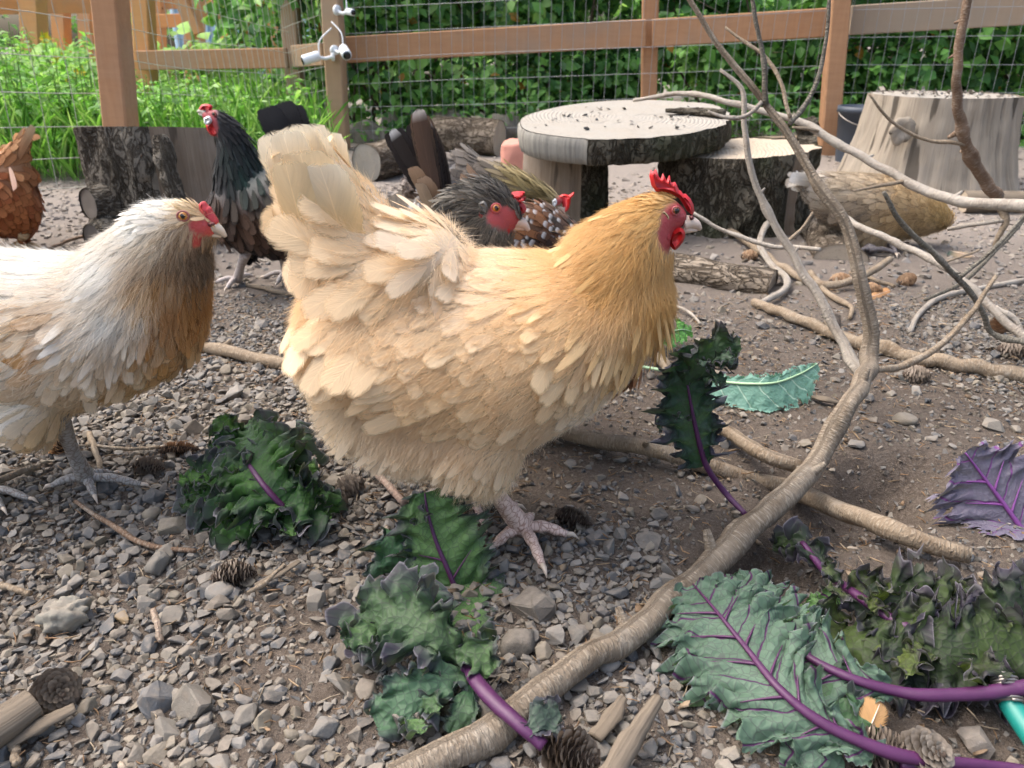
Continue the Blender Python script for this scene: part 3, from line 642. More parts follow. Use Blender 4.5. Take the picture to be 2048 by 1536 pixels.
def shrub(name, u0, u1, Y, zt, n, label, seed, leaf=.055, pal=GREENS, zb=.03, dp=.45, stems=7, bare=0.0):
    r = np.random.default_rng(seed); x0, x1 = P(u0, 200, Y)[0], P(u1, 200, Y)[0]; cx = (x0 + x1) / 2; hw = (x1 - x0) / 2
    t = thing(name, (cx, Y, float(gz(cx, Y))), label, 'shrub', 'shrubs behind the back fence'); k = 26
    cc = np.stack([cx + r.uniform(-1, 1, k) * hw, Y + r.uniform(-1, 1, k) * dp, zb + (zt - zb) * r.random(k) ** .8], 1); cr = r.uniform(.14, .30, k)
    i = r.integers(0, k, n); q = nrm(r.normal(size=(n, 3))) * (r.random((n, 1)) ** .35); p = cc[i] + q * cr[i][:, None] * np.array([1.1, 1, .85]); p[:, 2] = np.maximum(p[:, 2], .02 + .1 * r.random(n))
    ok = r.random(n) > bare * sstep(.35, .1, p[:, 2]); p, q = p[ok], q[ok]; n = len(p)
    nn = nrm(q * .5 + np.array([0, -.45, .75]) + r.normal(0, .45, (n, 3))); d = nrm(np.cross(nn, r.normal(size=(n, 3)))); d = nrm(d + np.array([0, -.1, -.45])); L = leaf * r.uniform(.6, 1.35, n)
    base = pal[r.integers(0, len(pal), n)] * r.uniform(.75, 1.25, (n, 1)); base[r.random(n) < .012] = (.42, .22, .04)
    V, F, C = leaves(p, d, nn, L, L * r.uniform(.5, .75, n), base); mk('foliage', V, F, M['leaf'], t, col=C)
    mb = MB()
    for s in range(stems):
        a = np.array([cx + r.uniform(-.8, .8) * hw, Y + r.uniform(-.5, .5) * dp, 0]); e = cc[r.integers(k)]; a[2] = float(gz(a[0], a[1])) - .02; m = (a + e) / 2 + r.normal(0, .08, 3); pp = resample([a, m, e], 10); mb.tube(pp, np.linspace(.014, .004, 10) * r.uniform(.6, 1.3), (.10, .075, .05), ns=6, wob=.1)
        for b in range(3):
            f = pp[r.integers(3, 9)]; e2 = f + r.normal(0, .16, 3) + np.array([0, 0, .08]); mb.tube(resample([f, (f + e2) / 2 + r.normal(0, .02, 3), e2], 6), np.linspace(.005, .002, 6), (.14, .11, .07), ns=5)
    mb.build('stem', M['branch'], t)
def build_shrubs():
    tops = [('bright young shrub just right of the camera post behind the fence', 560, 860, 4.75, 1.25, GREENS[1:]), ('leafy bramble behind the fence above the speckled hen tail', 800, 1120, 4.9, 1.2, GREENS), ('dense dark shrub behind the fence over the log table', 1060, 1400, 4.9, 1.15, GREENS[[0, 1, 2, 4]]),
            ('tangled shrub behind the fence between the middle and right posts', 1340, 1700, 4.6, 1.1, GREENS[[0, 1, 2, 4, 3]]), ('shrub behind the fence above the pale stump', 1640, 1980, 4.5, 1.1, GREENS[[0, 1, 2, 4]]), ('shrub behind the fence at the right edge of the picture', 1920, 2400, 4.4, 1.1, GREENS[[0, 1, 2, 3]])]
    for k, (lb, u0, u1, Y, zt, pal) in enumerate(tops): shrub('leafy_shrub', u0, u1, Y, zt, 6200 if k else 5200, lb, 50 + k, .066, pal, .04, .4, 8, .15)
    for k, (u0, u1, Y) in enumerate(((500, 1100, 6.6), (1000, 1600, 6.8), (1500, 2500, 6.4))): shrub('tall_shrub', u0, u1, Y, 2.0, 3600, ('tall pale green thicket behind the camera post', 'tall green thicket behind the middle of the back fence', 'tall green thicket behind the right of the back fence')[k], 70 + k, .10, GREENS[[1, 2, 3, 5]], .05, .6, 6, .2)
    r = np.random.default_rng(9)
    for k, (u, Y, h, w) in enumerate(((-250, 24, 6, 2.6), (230, 30, 7, 3.2), (640, 17, 6, 3.0), (900, 13, 5, 2.6), (1300, 13, 5, 3.0), (1800, 12, 5, 3.0), (2300, 12, 5, 3.0))):
        x = P(u, 100, Y)[0]; t = thing('far_tree', (x, Y, 0), ('broad tree farthest left beyond the garden frame', 'tree behind the garden frame posts', 'tree right of the blue container', 'tree behind the thicket near the camera post', 'tree behind the middle thicket', 'tree behind the right thicket', 'tree beyond the right edge thicket')[k], 'tree', 'trees beyond the yard')
        n = 2600; kk = 18; cc = np.stack([x + r.uniform(-1, 1, kk) * w, Y + r.uniform(-1, 1, kk) * w * .5, .5 + (h - .5) * r.random(kk)], 1); i = r.integers(0, kk, n); q = nrm(r.normal(size=(n, 3))) * r.random((n, 1)) ** .4; p = cc[i] + q * w * .42; p[:, 2] = np.maximum(p[:, 2], .2)
        nn = nrm(q * .5 + np.array([0, -.4, .7]) + r.normal(0, .5, (n, 3))); d = nrm(np.cross(nn, r.normal(size=(n, 3)))); L = r.uniform(.16, .34, n); V, F, C = leaves(p, d, nn, L, L * .6, GREENS[r.integers(1, 6, n)] * r.uniform(.8, 1.2, (n, 1))); mk('crown', V, F, M['leaf'], t, col=C)
        mb = MB(); mb.tube(resample([(x, Y, -.1), (x + .1, Y, h * .4), (x, Y, h * .8)], 10), np.linspace(.16, .05, 10), (.12, .09, .065), ns=10, wob=.08); mb.build('trunk', M['branch'], t)
build_shrubs()
def build_weeds():
    r = np.random.default_rng(77); pal = np.array([(.17, .42, .06), (.23, .50, .09), (.30, .58, .13), (.13, .33, .06), (.38, .60, .20)])
    # tall leafy stems
    V_, F_, C_, mb = [], [], [], MB(); n = 760
    for k in range(n):
        u, Y = r.uniform(-260, 620), 3.1 + 4.2 * r.random() ** 1.4
        if u > 330 and u < 520 and Y > 4.9 and r.random() < .8: continue
        if u > 480 and r.random() < .45: continue
        x = P(u, 250, Y)[0]
        if x > -.2 and Y < 4.3: continue
        if Y < 3.05 + .0 * x: continue
        z0 = float(gz(x, Y)); h = r.uniform(.26, .56) * (1.0 if u < 200 else .68); tip = np.array([x + r.normal(0, .05), Y + r.normal(0, .05), z0 + h]); a = np.array([x, Y, z0 - .01]); pp = resample([a, (a + tip) / 2 + r.normal(0, .015, 3), tip], 7); mb.tube(pp, np.linspace(.0035, .0012, 7), (.20, .34, .10), ns=4, cap=False)
        m = int(r.integers(14, 26)); s = r.uniform(.12, 1.0, m) ** .8; pos = a + (tip - a) * s[:, None]; an = r.uniform(0, 6.3, m); d = nrm(np.stack([np.cos(an), np.sin(an), r.uniform(-.35, .35, m)], 1)); L = r.uniform(.035, .085, m) * (1.15 - .55 * s); nn = nrm(np.array([0, 0, 1.0]) + r.normal(0, .35, (m, 3)))
        v, f, c = leaves(pos, d, nn, L, L * r.uniform(.34, .55, m), pal[r.integers(0, 5, m)] * r.uniform(.75, 1.2, (m, 1)), .12, .25); V_.append(v); F_.append(f + sum(len(q) for q in V_[:-1])); C_.append(c)
    o = mk('weeds', np.vstack(V_), np.vstack(F_), M['leaf'], None, col=np.vstack(C_)); tag(o, 'bright green leafy weeds growing thick outside the left fence', 'weeds', kind='stuff')
    st = mb.build('weed_stems', M['leaf'], None); tag(st, 'thin pale stems of the weeds outside the left fence', 'weeds', kind='stuff')
    # grass
    n = 9000; u = r.uniform(-300, 690, n); Y = 3.0 + 5.0 * r.random(n) ** 1.5; x = (u - CX) / FPX * Y * 1.06; ok = ~((x > -.75) & (Y < 4.05)); ok &= ~((u > 330) & (u < 500) & (Y > 6.5)); u, Y, x = u[ok], Y[ok], x[ok]; n = len(x); z = gz(x, Y); pos = np.stack([x, Y, z], 1); d = nrm(np.stack([r.normal(0, .3, n), r.normal(0, .3, n), np.ones(n)], 1)); nn = nrm(r.normal(size=(n, 3)) * np.array([1, 1, .1])); L = r.uniform(.10, .34, n)
    v, f, c = leaves(pos, d, nn, L, r.uniform(.006, .012, n), pal[r.integers(0, 5, n)] * r.uniform(.7, 1.15, (n, 1)), .1, .3); o = mk('grass', v, f, M['leaf'], None, col=c); tag(o, 'long green grass at the foot of the left fence', 'grass', kind='stuff')
    # squash plants and yellow flowers in the garden
    for k, (u, v, Y) in enumerate(((330, 92, 6.6), (400, 84, 6.8), (455, 88, 7.0), (150, 110, 6.0), (110, 95, 6.4))):
        c0 = P(u, v + 26, Y); g0 = float(gz(c0[0], Y)); t = thing('squash_plant', (c0[0], Y, g0), ('squash plant with big pale leaves left of the rail corner', 'squash plant with big pale leaves in the middle of the bed', 'squash plant with big pale leaves before the blue container', 'flowering squash plant above the left weeds', 'flowering squash plant nearest the left edge')[k], 'plant', 'squash plants in the garden'); m = 48
        p = c0 + r.normal(0, 1, (m, 3)) * np.array([.16, .16, .06]); p[:, 2] = np.maximum(p[:, 2], g0 + .15); nn = nrm(np.array([0, -.5, 1.0]) + r.normal(0, .35, (m, 3))); d = nrm(np.cross(nn, r.normal(size=(m, 3)))); L = r.uniform(.07, .13, m)
        V, F, C = leaves(p, d, nn, L, L * 1.0, np.array([(.30, .52, .09)]) * r.uniform(.8, 1.25, (m, 1)), .1, .15); mk('foliage', V, F, M['leaf'], t, col=C)
        mb = MB()
        for q in p[::2]: mb.tube(resample([(c0[0], Y, g0 - .02), ((c0[0] + q[0]) / 2, q[1], q[2] * .6), q], 6), .008, (.3, .45, .12), ns=5)
        mb.build('stem', M['leaf'], t)
        if k >= 3:
            for w in range(4):
                fc = c0 + r.normal(0, .12, 3) * np.array([1, .5, .5]) + np.array([0, -.15, .04]); m = 6; an = np.arange(m) * 1.05; dd = nrm(np.stack([np.cos(an), -.5 + 0 * an, np.sin(an)], 1)); V, F, C = leaves(np.tile(fc, (m, 1)), dd, np.tile([0, -1.0, .2], (m, 1)), np.full(m, .05), np.full(m, .04), np.tile([[.75, .5, .02]], (m, 1))); mk('flower', V, F, M['flower'], t, col=C)
build_weeds()
def build_low_plants():
    r = np.random.default_rng(31)
    for k, (u, v, Y) in enumerate(((1000, 215, 4.3), (1480, 225, 4.2), (1420, 205, 4.25), (1560, 215, 4.15), (745, 260, 4.35), (1790, 160, 4.1), (620, 250, 4.5))):
        c = P(u, v, Y); g0 = float(gz(c[0], Y)); t = thing('low_plant', (c[0], Y, g0), ('small bright plant behind the fence over the boulders', 'feathery low plant behind the fence right of the table', 'feathery low plant behind the table top', 'feathery low plant beside the right fence post', 'bright sprig at the foot of the camera post fence', 'leafy sprig behind the fence above the bucket', 'pale weed between the two left back posts')[k], 'plant', 'low plants behind the fence'); m = 130
        p = c + r.normal(0, 1, (m, 3)) * np.array([.15, .10, .07]); p[:, 2] = np.maximum(p[:, 2], g0 + .02); nn = nrm(np.array([0, -.5, 1.0]) + r.normal(0, .4, (m, 3))); d = nrm(np.cross(nn, r.normal(size=(m, 3)))); L = r.uniform(.03, .065, m); V, F, C = leaves(p, d, nn, L, L * .5, np.array([(.14, .34, .07), (.20, .42, .10), (.12, .28, .10)])[r.integers(0, 3, m)]); mk('foliage', V, F, M['leaf'], t, col=C)
        mb = MB()
        for q in p[::9]: mb.tube(resample([(c[0], Y, g0 - .02), (q[0], q[1], (q[2] + g0) / 2), q], 5), .002, (.2, .3, .1), ns=4)
        mb.build('stem', M['leaf'], t)
    # boulders behind the fence
    for k, (u, v, rp, Y) in enumerate(((740, 280, 42, 4.35), (820, 268, 50, 4.5), (905, 262, 46, 4.45), (990, 268, 42, 4.3), (1040, 255, 36, 4.5), (860, 295, 34, 4.25), (1840, 285, 40, 4.0))):
        c = P(u, v, Y); q = rp * mpp(v, Y); V, F = ico(4); V = V * np.array([1.15, .8, .8]); V = V * (1 + .28 * fbm(V[:, 0] * 1.5 + 3 * k, V[:, 1] * 1.5 + V[:, 2] * 1.3, 60 + k, 3))[:, None]; gq = float(gz(c[0], Y)); c[2] = max(c[2], gq + .2 * q)
        o = mk('boulder', V * q + c, F, M['rock'], None); o.color = (.22, .20, .17, 1); tag(o, ('grey boulder right of the camera post under the shrub', 'grey boulder behind the speckled hen tail', 'large grey boulder behind the split logs', 'grey boulder left of the log table', 'grey boulder behind the salmon block', 'small boulder in front of the boulder row', 'boulder behind the pale stump')[k], 'boulder', 'boulders behind the fence')
build_low_plants()
# ------------------------------------------------------------------ stumps, log table, logs
def stump(name, c, prof, label, bark, cut, seed, tilt=(0, 0), amp=.05, fiss=.03, bare=None, cat='stump', group=None, ns=110, ph=0.0, lobes=.05, parts=None, parent=None, cutname='cut_face', flutes=0, fz=9.0):
    """prof: (height, radius) pairs; bare = (theta0, theta1, material): a sector without bark."""
    z0 = float(gz(c[0], c[1])) - .012; t = parent or thing(name, (c[0], c[1], z0), label, cat, group); hs = np.array([p[0] for p in prof]); rs = np.array([p[1] for p in prof]); nz = 34
    z = np.linspace(0, hs[-1], nz); rr = np.interp(z, hs, rs); th = np.linspace(0, 2 * np.pi, ns, endpoint=False); Z, TH = np.meshgrid(z, th, indexing='ij')
    sx, sy = np.cos(TH), np.sin(TH); k = 1 + lobes * fbm(sx * 1.1 + seed, sy * 1.1 + Z * 1.2, seed, 2) + amp * .35 * fbm(sx * 7 + seed, sy * 7 + Z * 16, seed + 3, 3)
    fi = np.abs(vn(TH * 9 / 1.0 + .8 * vn(TH * 3, Z * 20 * fz / 9, seed), Z * fz, seed + 5)); k = k - fiss * (1 - sstep(0, .28, fi)); isb = np.zeros(TH.shape, bool)
    if flutes: k = k + .022 * np.sin(TH * flutes + 2 * vn(TH * 2, Z * 2, seed))
    if bare:
        isb = ((TH - bare[0]) % (2 * np.pi)) < ((bare[1] - bare[0]) % (2 * np.pi)); k = np.where(isb, (1 + lobes * fbm(sx * 1.1 + seed, sy * 1.1 + Z * 1.2, seed, 2)) * .945 + .008 * fbm(TH * 14, Z * 3, seed), k)
    Rr = rr[:, None] * k; top = Z / hs[-1]; zz = Z + top * (tilt[0] * Rr * sx + tilt[1] * Rr * sy)
    V = np.stack([c[0] + Rr * sx, c[1] + Rr * sy, z0 + zz], -1).reshape(-1, 3); i = np.arange(nz - 1)[:, None] * ns; j = np.arange(ns)[None]; j2 = (j + 1) % ns; Q = np.stack([i + j, i + j2, i + ns + j2, i + ns + j], -1).reshape(-1, 4)
    uv = np.stack([Z, TH * rr.mean()], -1).reshape(-1, 2); mi = isb[:-1].reshape(-1).astype(int) if bare else None
    mk('trunk', V, Q, [bark, bare[2]] if bare else bark, t, uv=uv, mi=mi)
    # sawn top, a touch inside the bark and sunk where it cracked
    nr = 16; q = np.linspace(0, .992, nr); RR, T2 = np.meshgrid(q, th, indexing='ij'); e = Rr[-1][None] * RR; crack = sum((1 - sstep(0, .035, np.abs((T2 - a + np.pi) % (2 * np.pi) - np.pi) * (RR + .05))) for a in (seed % 6, (seed * 2.3) % 6.28)) * .010
    x, y = e * np.cos(T2), e * np.sin(T2); zt = hs[-1] - .003 + tilt[0] * x + tilt[1] * y - crack + .003 * fbm(x * 30, y * 30, seed)
    Vt = np.stack([x, y, zt], -1).reshape(-1, 3); i = np.arange(nr - 1)[:, None] * ns; Qt = np.stack([i + j, i + ns + j, i + ns + j2, i + j2], -1).reshape(-1, 4)
    o = mk(cutname, Vt + np.array([c[0], c[1], z0]), Qt[:, ::-1], cut, t)
    return t
def limb_stub(t, p, d, r, L, bark, cut, seed, name='limb_stub'):
    p, d = np.array(p, float), nrm(np.array(d, float)); q = resample([p, p + d * L * .5, p + d * L], 8); V, F, uv = tube(q, np.linspace(r * 1.35, r, 8), 24, cap=False, wob=.06, seed=seed); o = mk(name, V, F, bark, t, uv=uv)
    _, n, b = frames(q); th = np.linspace(0, 2 * np.pi, 24, endpoint=False); e = q[-1] - d * .004; ring = e + (np.cos(th)[:, None] * n[-1] + np.sin(th)[:, None] * b[-1]) * r * .97; V = np.vstack([ring, e]); mk('cut_face', V, np.stack([np.arange(24), (np.arange(24) + 1) % 24, np.full(24, 24)], 1), cut, o)
def debris(t, pts, seed, n, m, name='debris', s0=.004, s1=.010):
    r = np.random.default_rng(seed); mb = MB()
    for k in range(n):
        p = pts(r); V, F = GRIT[r.integers(8)]; s = r.uniform(s0, s1); mb.add((rots(1, r, .4)[0] @ (V * np.array([1, 1, .35])).T).T * s + p, F, None, PALETTE[r.integers(8)] * r.uniform(.5, 1.4))
    o = mb.build(name, m, t, smooth=False); o['kind'] = 'stuff'
def build_stumps():
    # dark bark stump on the left
    c = P(345, 380, 2.22); t = stump('bark_stump', c, [(0, .235), (.04, .222), (.15, .214), (.288, .212)], 'dark half-barked stump with sawn limb stubs behind the white hen', M['bark_grey'], M['cut_grey'], 3, tilt=(0, -.14), amp=.14, fiss=.025, bare=(4.95, 5.75, M['bare_brown']))
    limb_stub(t, P(216, 402, 2.06), (-.55, -.83, .0), .042, .055, M['bark_grey'], M['cut_grey'], 1); limb_stub(t, P(222, 470, 2.03), (-.48, -.86, -.12), .046, .05, M['bark_grey'], M['cut_grey'], 2)
    pl = [P(318, 270, 1.995), P(330, 320, 1.985), P(345, 370, 1.98), P(368, 425, 1.985), P(372, 470, 1.985)]; q, rr = resample(pl, 24, [.02, .031, .026, .024, .02]); V, F, uv = tube(q, np.stack([rr * .55, rr], 1), 14, up=(0, -1, 0), wob=.28, seed=4); mk('bark_strip', V, F, M['bark_grey'], t, uv=uv)
    # big pale stump on the right
    c = P(1884, 195, 3.0); t = stump('pale_stump', c, [(0, .315), (.05, .295), (.14, .272), (.25, .255), (.318, .25)], 'large pale barkless stump with knots at far right', M['bare_tan'], M['cut_pale'], 8, amp=.03, fiss=.055, lobes=.05, flutes=5, fz=1.3)
    for (u, v, Yk, rk) in ((1806, 262, 2.775, .042), (1996, 322, 2.86, .03)):
        p = P(u, v, Yk)
        V, F = ico(4); q = np.hypot(V[:, 0], V[:, 2]); V = V * np.array([rk, rk * .42, rk * 1.15]) * (1 + .16 * fbm(V[:, 0] * 2 + u, V[:, 2] * 2, 7, 3))[:, None]; V[:, 1] += rk * .35 * np.exp(-(q / .38) ** 2) * (V[:, 1] < 0); uv = np.stack([q * rk * .6, np.arctan2(V[:, 2], V[:, 0]) * .04 + V[:, 0]], 1); mk('knot', V + p + np.array([0, .012, 0]), F, M['bare_tan'], t, uv=uv)
    g0 = float(gz(c[0], c[1])) - .012; debris(t, lambda r: np.array([c[0], c[1], g0 + .322]) + np.r_[nrm(r.normal(size=2)) * .235 * r.random() ** .5, 0], 5, 130, M['gravel'])
    # log table
    Lf, Rt, Nr, Fr = P(1054, 240, 2.30), P(1466, 240, 2.34), P(1208, 274, 2.03), P(1280, 197, 2.62); ce = (Lf + Rt + Nr + Fr) / 4; e1, e2 = (Rt - Lf) / 2, (Fr - Nr) / 2; e1 = e1 - 0; nn = nrm(np.cross(e1, e2)); ns = 120; th = np.linspace(0, 2 * np.pi, ns, endpoint=False); thick = .066
    base = np.array([ce[0], ce[1], float(gz(ce[0], ce[1]))]); t = thing('log_table', base, 'low table of a round sawn log slab on stump legs', 'table')
    rk = 1 + .035 * fbm(np.cos(th) * 1.6, np.sin(th) * 1.6, 4, 3); bk = 1 + .03 * fbm(np.cos(th) * 9, np.sin(th) * 9, 14, 3); barked = (th > 4.55) | (th < 1.0)
    prof = [(0.0, 1.0), (-.10, 1.012), (-.35, 1.018), (-.65, 1.012), (-.92, 1.0), (-1.0, .97)]; rows = []
    for i, (hz, k) in enumerate(prof):
        kk = rk * k * np.where(barked, bk + .022 * fbm(th * 16, np.full(ns, hz * 4), 8, 2) + .02, 1 + .004 * np.sin(th * 40)); rows.append(ce + (np.cos(th) * kk)[:, None] * e1 + (np.sin(th) * kk)[:, None] * e2 + nn * hz * thick)
    V = np.concatenate(rows + [[ce - nn * thick]]); n_ = len(prof); i = np.arange(n_ - 1)[:, None] * ns; j = np.arange(ns)[None]; j2 = (j + 1) % ns; Q = np.stack([i + j, i + ns + j, i + ns + j2, i + j2], -1).reshape(-1, 4); T = np.stack([(n_ - 1) * ns + np.arange(ns), np.full(ns, n_ * ns), (n_ - 1) * ns + (np.arange(ns) + 1) % ns], 1)
    uv = np.vstack([np.stack([np.repeat([p[0] * thick for p in prof], ns), np.tile(th * .3, n_)], 1), [[0, 0]]]); mi = np.r_[np.tile(np.where(barked, 1, 0), n_ - 1), np.zeros(ns, int)]
    sl = mk('slab', V, [Q, T], [M['bare_grey'], M['bark_moss']], t, uv=uv, mi=mi)
    nr = 14; q = np.linspace(0, .995, nr); RR, T2 = np.meshgrid(q, th, indexing='ij'); edge = rk * np.where(barked, bk + .02, 1); ex = np.cos(T2) * RR * edge[None]; ey = np.sin(T2) * RR * edge[None]; dz = -.006 * (1 - sstep(0, .03, np.abs(ey + .25 + .05 * ex))) * (ex > -.9) - .005 * (1 - sstep(0, .025, np.abs(ey - .1 - .25 * ex))) + .0015
    Vt = ce + ex[..., None] * e1 + ey[..., None] * e2 + nn * dz[..., None]; i = np.arange(nr - 1)[:, None] * ns; Qt = np.stack([i + j, i + ns + j, i + ns + j2, i + j2], -1).reshape(-1, 4); mk('sawn_top', Vt.reshape(-1, 3), Qt, M['cut_pale'], sl)
    debris(t, lambda r: ce + e1 * r.uniform(-.75, .8) + e2 * r.uniform(-.7, .55) + nn * .005, 6, 40, M['gravel'], 'debris', .004, .009)
    lo = lambda u, Yq: P(u, 400, Yq)
    a = P(1128, 400, 2.36); stump('table_leg', a, [(0, .138), (.05, .132), (.225, .126)], '', M['bark_moss'], M['cut_tan'], 6, amp=.05, bare=(2.6, 5.0, M['bare_brown']), parent=t); a = P(1456, 420, 2.34); stump('table_leg', a, [(0, .232), (.05, .224), (.14, .222), (.232, .226)], '', M['bark_moss'], M['cut_tan'], 9, amp=.13, fiss=.03, tilt=(.06, 0), parent=t, bare=(5.25, 5.33, M['bare_brown']))
    limb_stub(t, P(1598, 300, 2.36), (.9, -.2, .25), .03, .05, M['bark_moss'], M['cut_tan'], 3); limb_stub(t, P(1600, 262, 2.42), (.9, .1, .4), .025, .05, M['bark_moss'], M['cut_tan'], 5)
    q = resample([ce + e1 * .35 + e2 * .15, ce + e1 * .6 + e2 * .12, ce + e1 * .95 - e2 * .02], 12) + nn * .012; V, F, uv = tube(q, np.stack([np.linspace(.006, .014, 12), np.linspace(.014, .03, 12)], 1), 8, up=tuple(nn), wob=.3, seed=3); mk('bark_shred', V, F, M['bark_moss'], t, uv=uv)
    # split logs between the hens and the fence
    def log(name, a, b, r, bark, cut, label, seed, sq=(1, 1)):
        q = resample([a, (np.array(a) + b) / 2, b], 16); t = thing(name, (np.array(a) + b) / 2 - np.array([0, 0, r]), label, 'log'); V, F, uv = tube(q, np.stack([np.full(16, r * sq[0]), np.full(16, r * sq[1])], 1), 26, cap=False, wob=.10, seed=seed); mk('bark', V, F, bark, t, uv=uv)
        for e, s in ((0, -1), (-1, 1)):
            tt, n, b_ = frames(q); th = np.linspace(0, 2 * np.pi, 26, endpoint=False); ce = q[e] + tt[e] * s * -.003; ring = V[:26] if e == 0 else V[-26:]; W_ = np.vstack([ring * .985 + ce * .015 - tt[e] * s * .003, ce]); mk('cut_face', W_, np.stack([np.arange(26), (np.arange(26) + 1) % 26, np.full(26, 26)], 1), cut, t)
        return t
    A, B = G(735, 362), G(850, 352); log('pale_log', A + np.array([0, 0, .07]), B + np.array([0, .25, .07]), .075, M['bark_log'], M['cut_pale'], 'short pale log lying behind the speckled hen tail', 4)
    A, B = G(1000, 312), G(905, 312); log('split_log', A + np.array([0, 0, .075]), B + np.array([-.1, .22, .075]), .085, M['bark_log'], M['cut_tan'], 'split log lying left of the salmon block', 6)
    pts = [(770, 398), (800, 382), (868, 348), (892, 352), (898, 420), (860, 424), (775, 415)]; o = np.array([P(u, v, 2.38) for u, v in pts]); k = len(o); V = np.vstack([o, o + np.array([.02, .16, -.01])]); a_ = np.arange(k); b_ = (a_ + 1) % k
    tri = np.array(geometry.tessellate_polygon([[Vector((p[0], p[2], 0)) for p in o]])); w = mk('firewood_wedge', V, [np.stack([a_, b_, k + b_, k + a_], 1), np.r_[tri, tri[:, ::-1] + k]], M['cut_tan'], None, smooth=False); tag(w, 'brown split firewood wedge below the black tail feathers', 'firewood')
    V, F = ico(4); s = np.sign(V) * np.abs(V) ** .55; cc = P(1040, 300, 3.15); s = s * np.array([.075, .075, .085]) * (1 + .07 * fbm(V[:, 0] * 2.5, V[:, 2] * 2.5 + V[:, 1], 9, 3))[:, None]; o = mk('salmon_block', s + np.array([cc[0], cc[1], float(gz(cc[0], 3.15)) + .075]), F, M['salmon'], None); tag(o, 'faded salmon-pink rounded block behind the log table', 'block')
    # half-buried log and far log on the right
    A, B = G(1345, 540, .012), G(1545, 575, .004); log('half_buried_log', A, B, .042, M['bark_log'], M['cut_tan'], 'half-buried scaly log just beyond the buff hen head', 12, (.9, 1.2))
    A, B = G(1925, 405, .03), G(2120, 402, .03); log('fallen_log', A, B, .035, M['driftwood'], M['cut_tan'], 'smooth fallen log in front of the pale stump', 13)
    A, B = G(1620, 405, .02), G(1680, 520, .0); log('leaning_log', A, B, .06, M['bark_log'], M['cut_tan'], 'dusty log sunk in the dirt behind the tan hen', 15, (.7, 1.1))
    # bucket by the right post
    c = P(1720, 285, 3.42); z0 = float(gz(c[0], c[1])); t = thing('plastic_bucket', (c[0], c[1], z0), 'dark blue plastic bucket half hidden by the pale stump', 'bucket'); hh = [(0, .088), (.20, .106), (.20, .112), (.225, .112), (.225, .103), (.02, .084)]; ns = 36; th = np.linspace(0, 2 * np.pi, ns, endpoint=False)
    V = np.concatenate([np.stack([c[0] + r * np.cos(th), c[1] + r * np.sin(th), np.full(ns, z0 + h)], 1) for h, r in hh]); i = np.arange(5)[:, None] * ns; j = np.arange(ns)[None]; mk('pail', V, np.stack([i + j, i + (j + 1) % ns, i + ns + (j + 1) % ns, i + ns + j], -1).reshape(-1, 4), M['bucket'], t); a = np.linspace(0, np.pi, 20); V, F, uv = tube(np.stack([c[0] + .112 * np.cos(a), c[1] - .10 * np.sin(a), z0 + .20 - .05 * np.sin(a)], 1), .003, 6); mk('handle', V, F, M['steel'], t, uv=uv)
build_stumps()
def build_cameras():
    for k, (u, v, Y, d, lb) in enumerate(((690, 104, 3.86, (.35, -.85, -.35), 'white bullet camera on the right side of the post'), (622, 116, 3.9, (-.9, -.4, -.28), 'white bullet camera on the left side of the post'), (700, 24, 3.9, (.7, -.7, -.1), 'small white camera above the rail near the post top'))):
        p = P(u, v, Y); d = nrm(np.array(d)); t = thing('security_camera', p, lb, 'camera', 'white cameras on the fence post'); L, r = (.082, .023) if k < 2 else (.05, .015); q = np.array([p - d * L / 2, p - d * L * .42, p + d * L * .42, p + d * L / 2]); V, F, uv = tube(q, [r * .8, r, r, r * .94], 20); mk('housing', V, F, M['white'], t, uv=uv)
        V, F, uv = tube(np.array([p + d * L / 2, p + d * (L / 2 + .004)]), [r * .78, r * .76], 20); mk('lens', V, F, M['black'], t, uv=uv); w = P(668 if k < 2 else 672, v - 4, 3.94); V, F, uv = tube(resample([p - d * L * .3, (p - d * L * .3 + w) / 2 + np.array([0, 0, -.01]), w], 8), .008, 10); mk('bracket', V, F, M['white'], t, uv=uv)
        V, F, uv = tube(np.array([w, w + nrm(p - w) * .012]), [.022, .022], 18); mk('base_plate', V, F, M['white'], t, uv=uv); V, F, uv = tube(resample([p - d * L * .5, p - d * L * .6 + np.array([0, 0, .06]), w + np.array([0, 0, .12])], 10), .0035, 6); mk('cable', V, F, M['white'], t, uv=uv)
build_cameras()
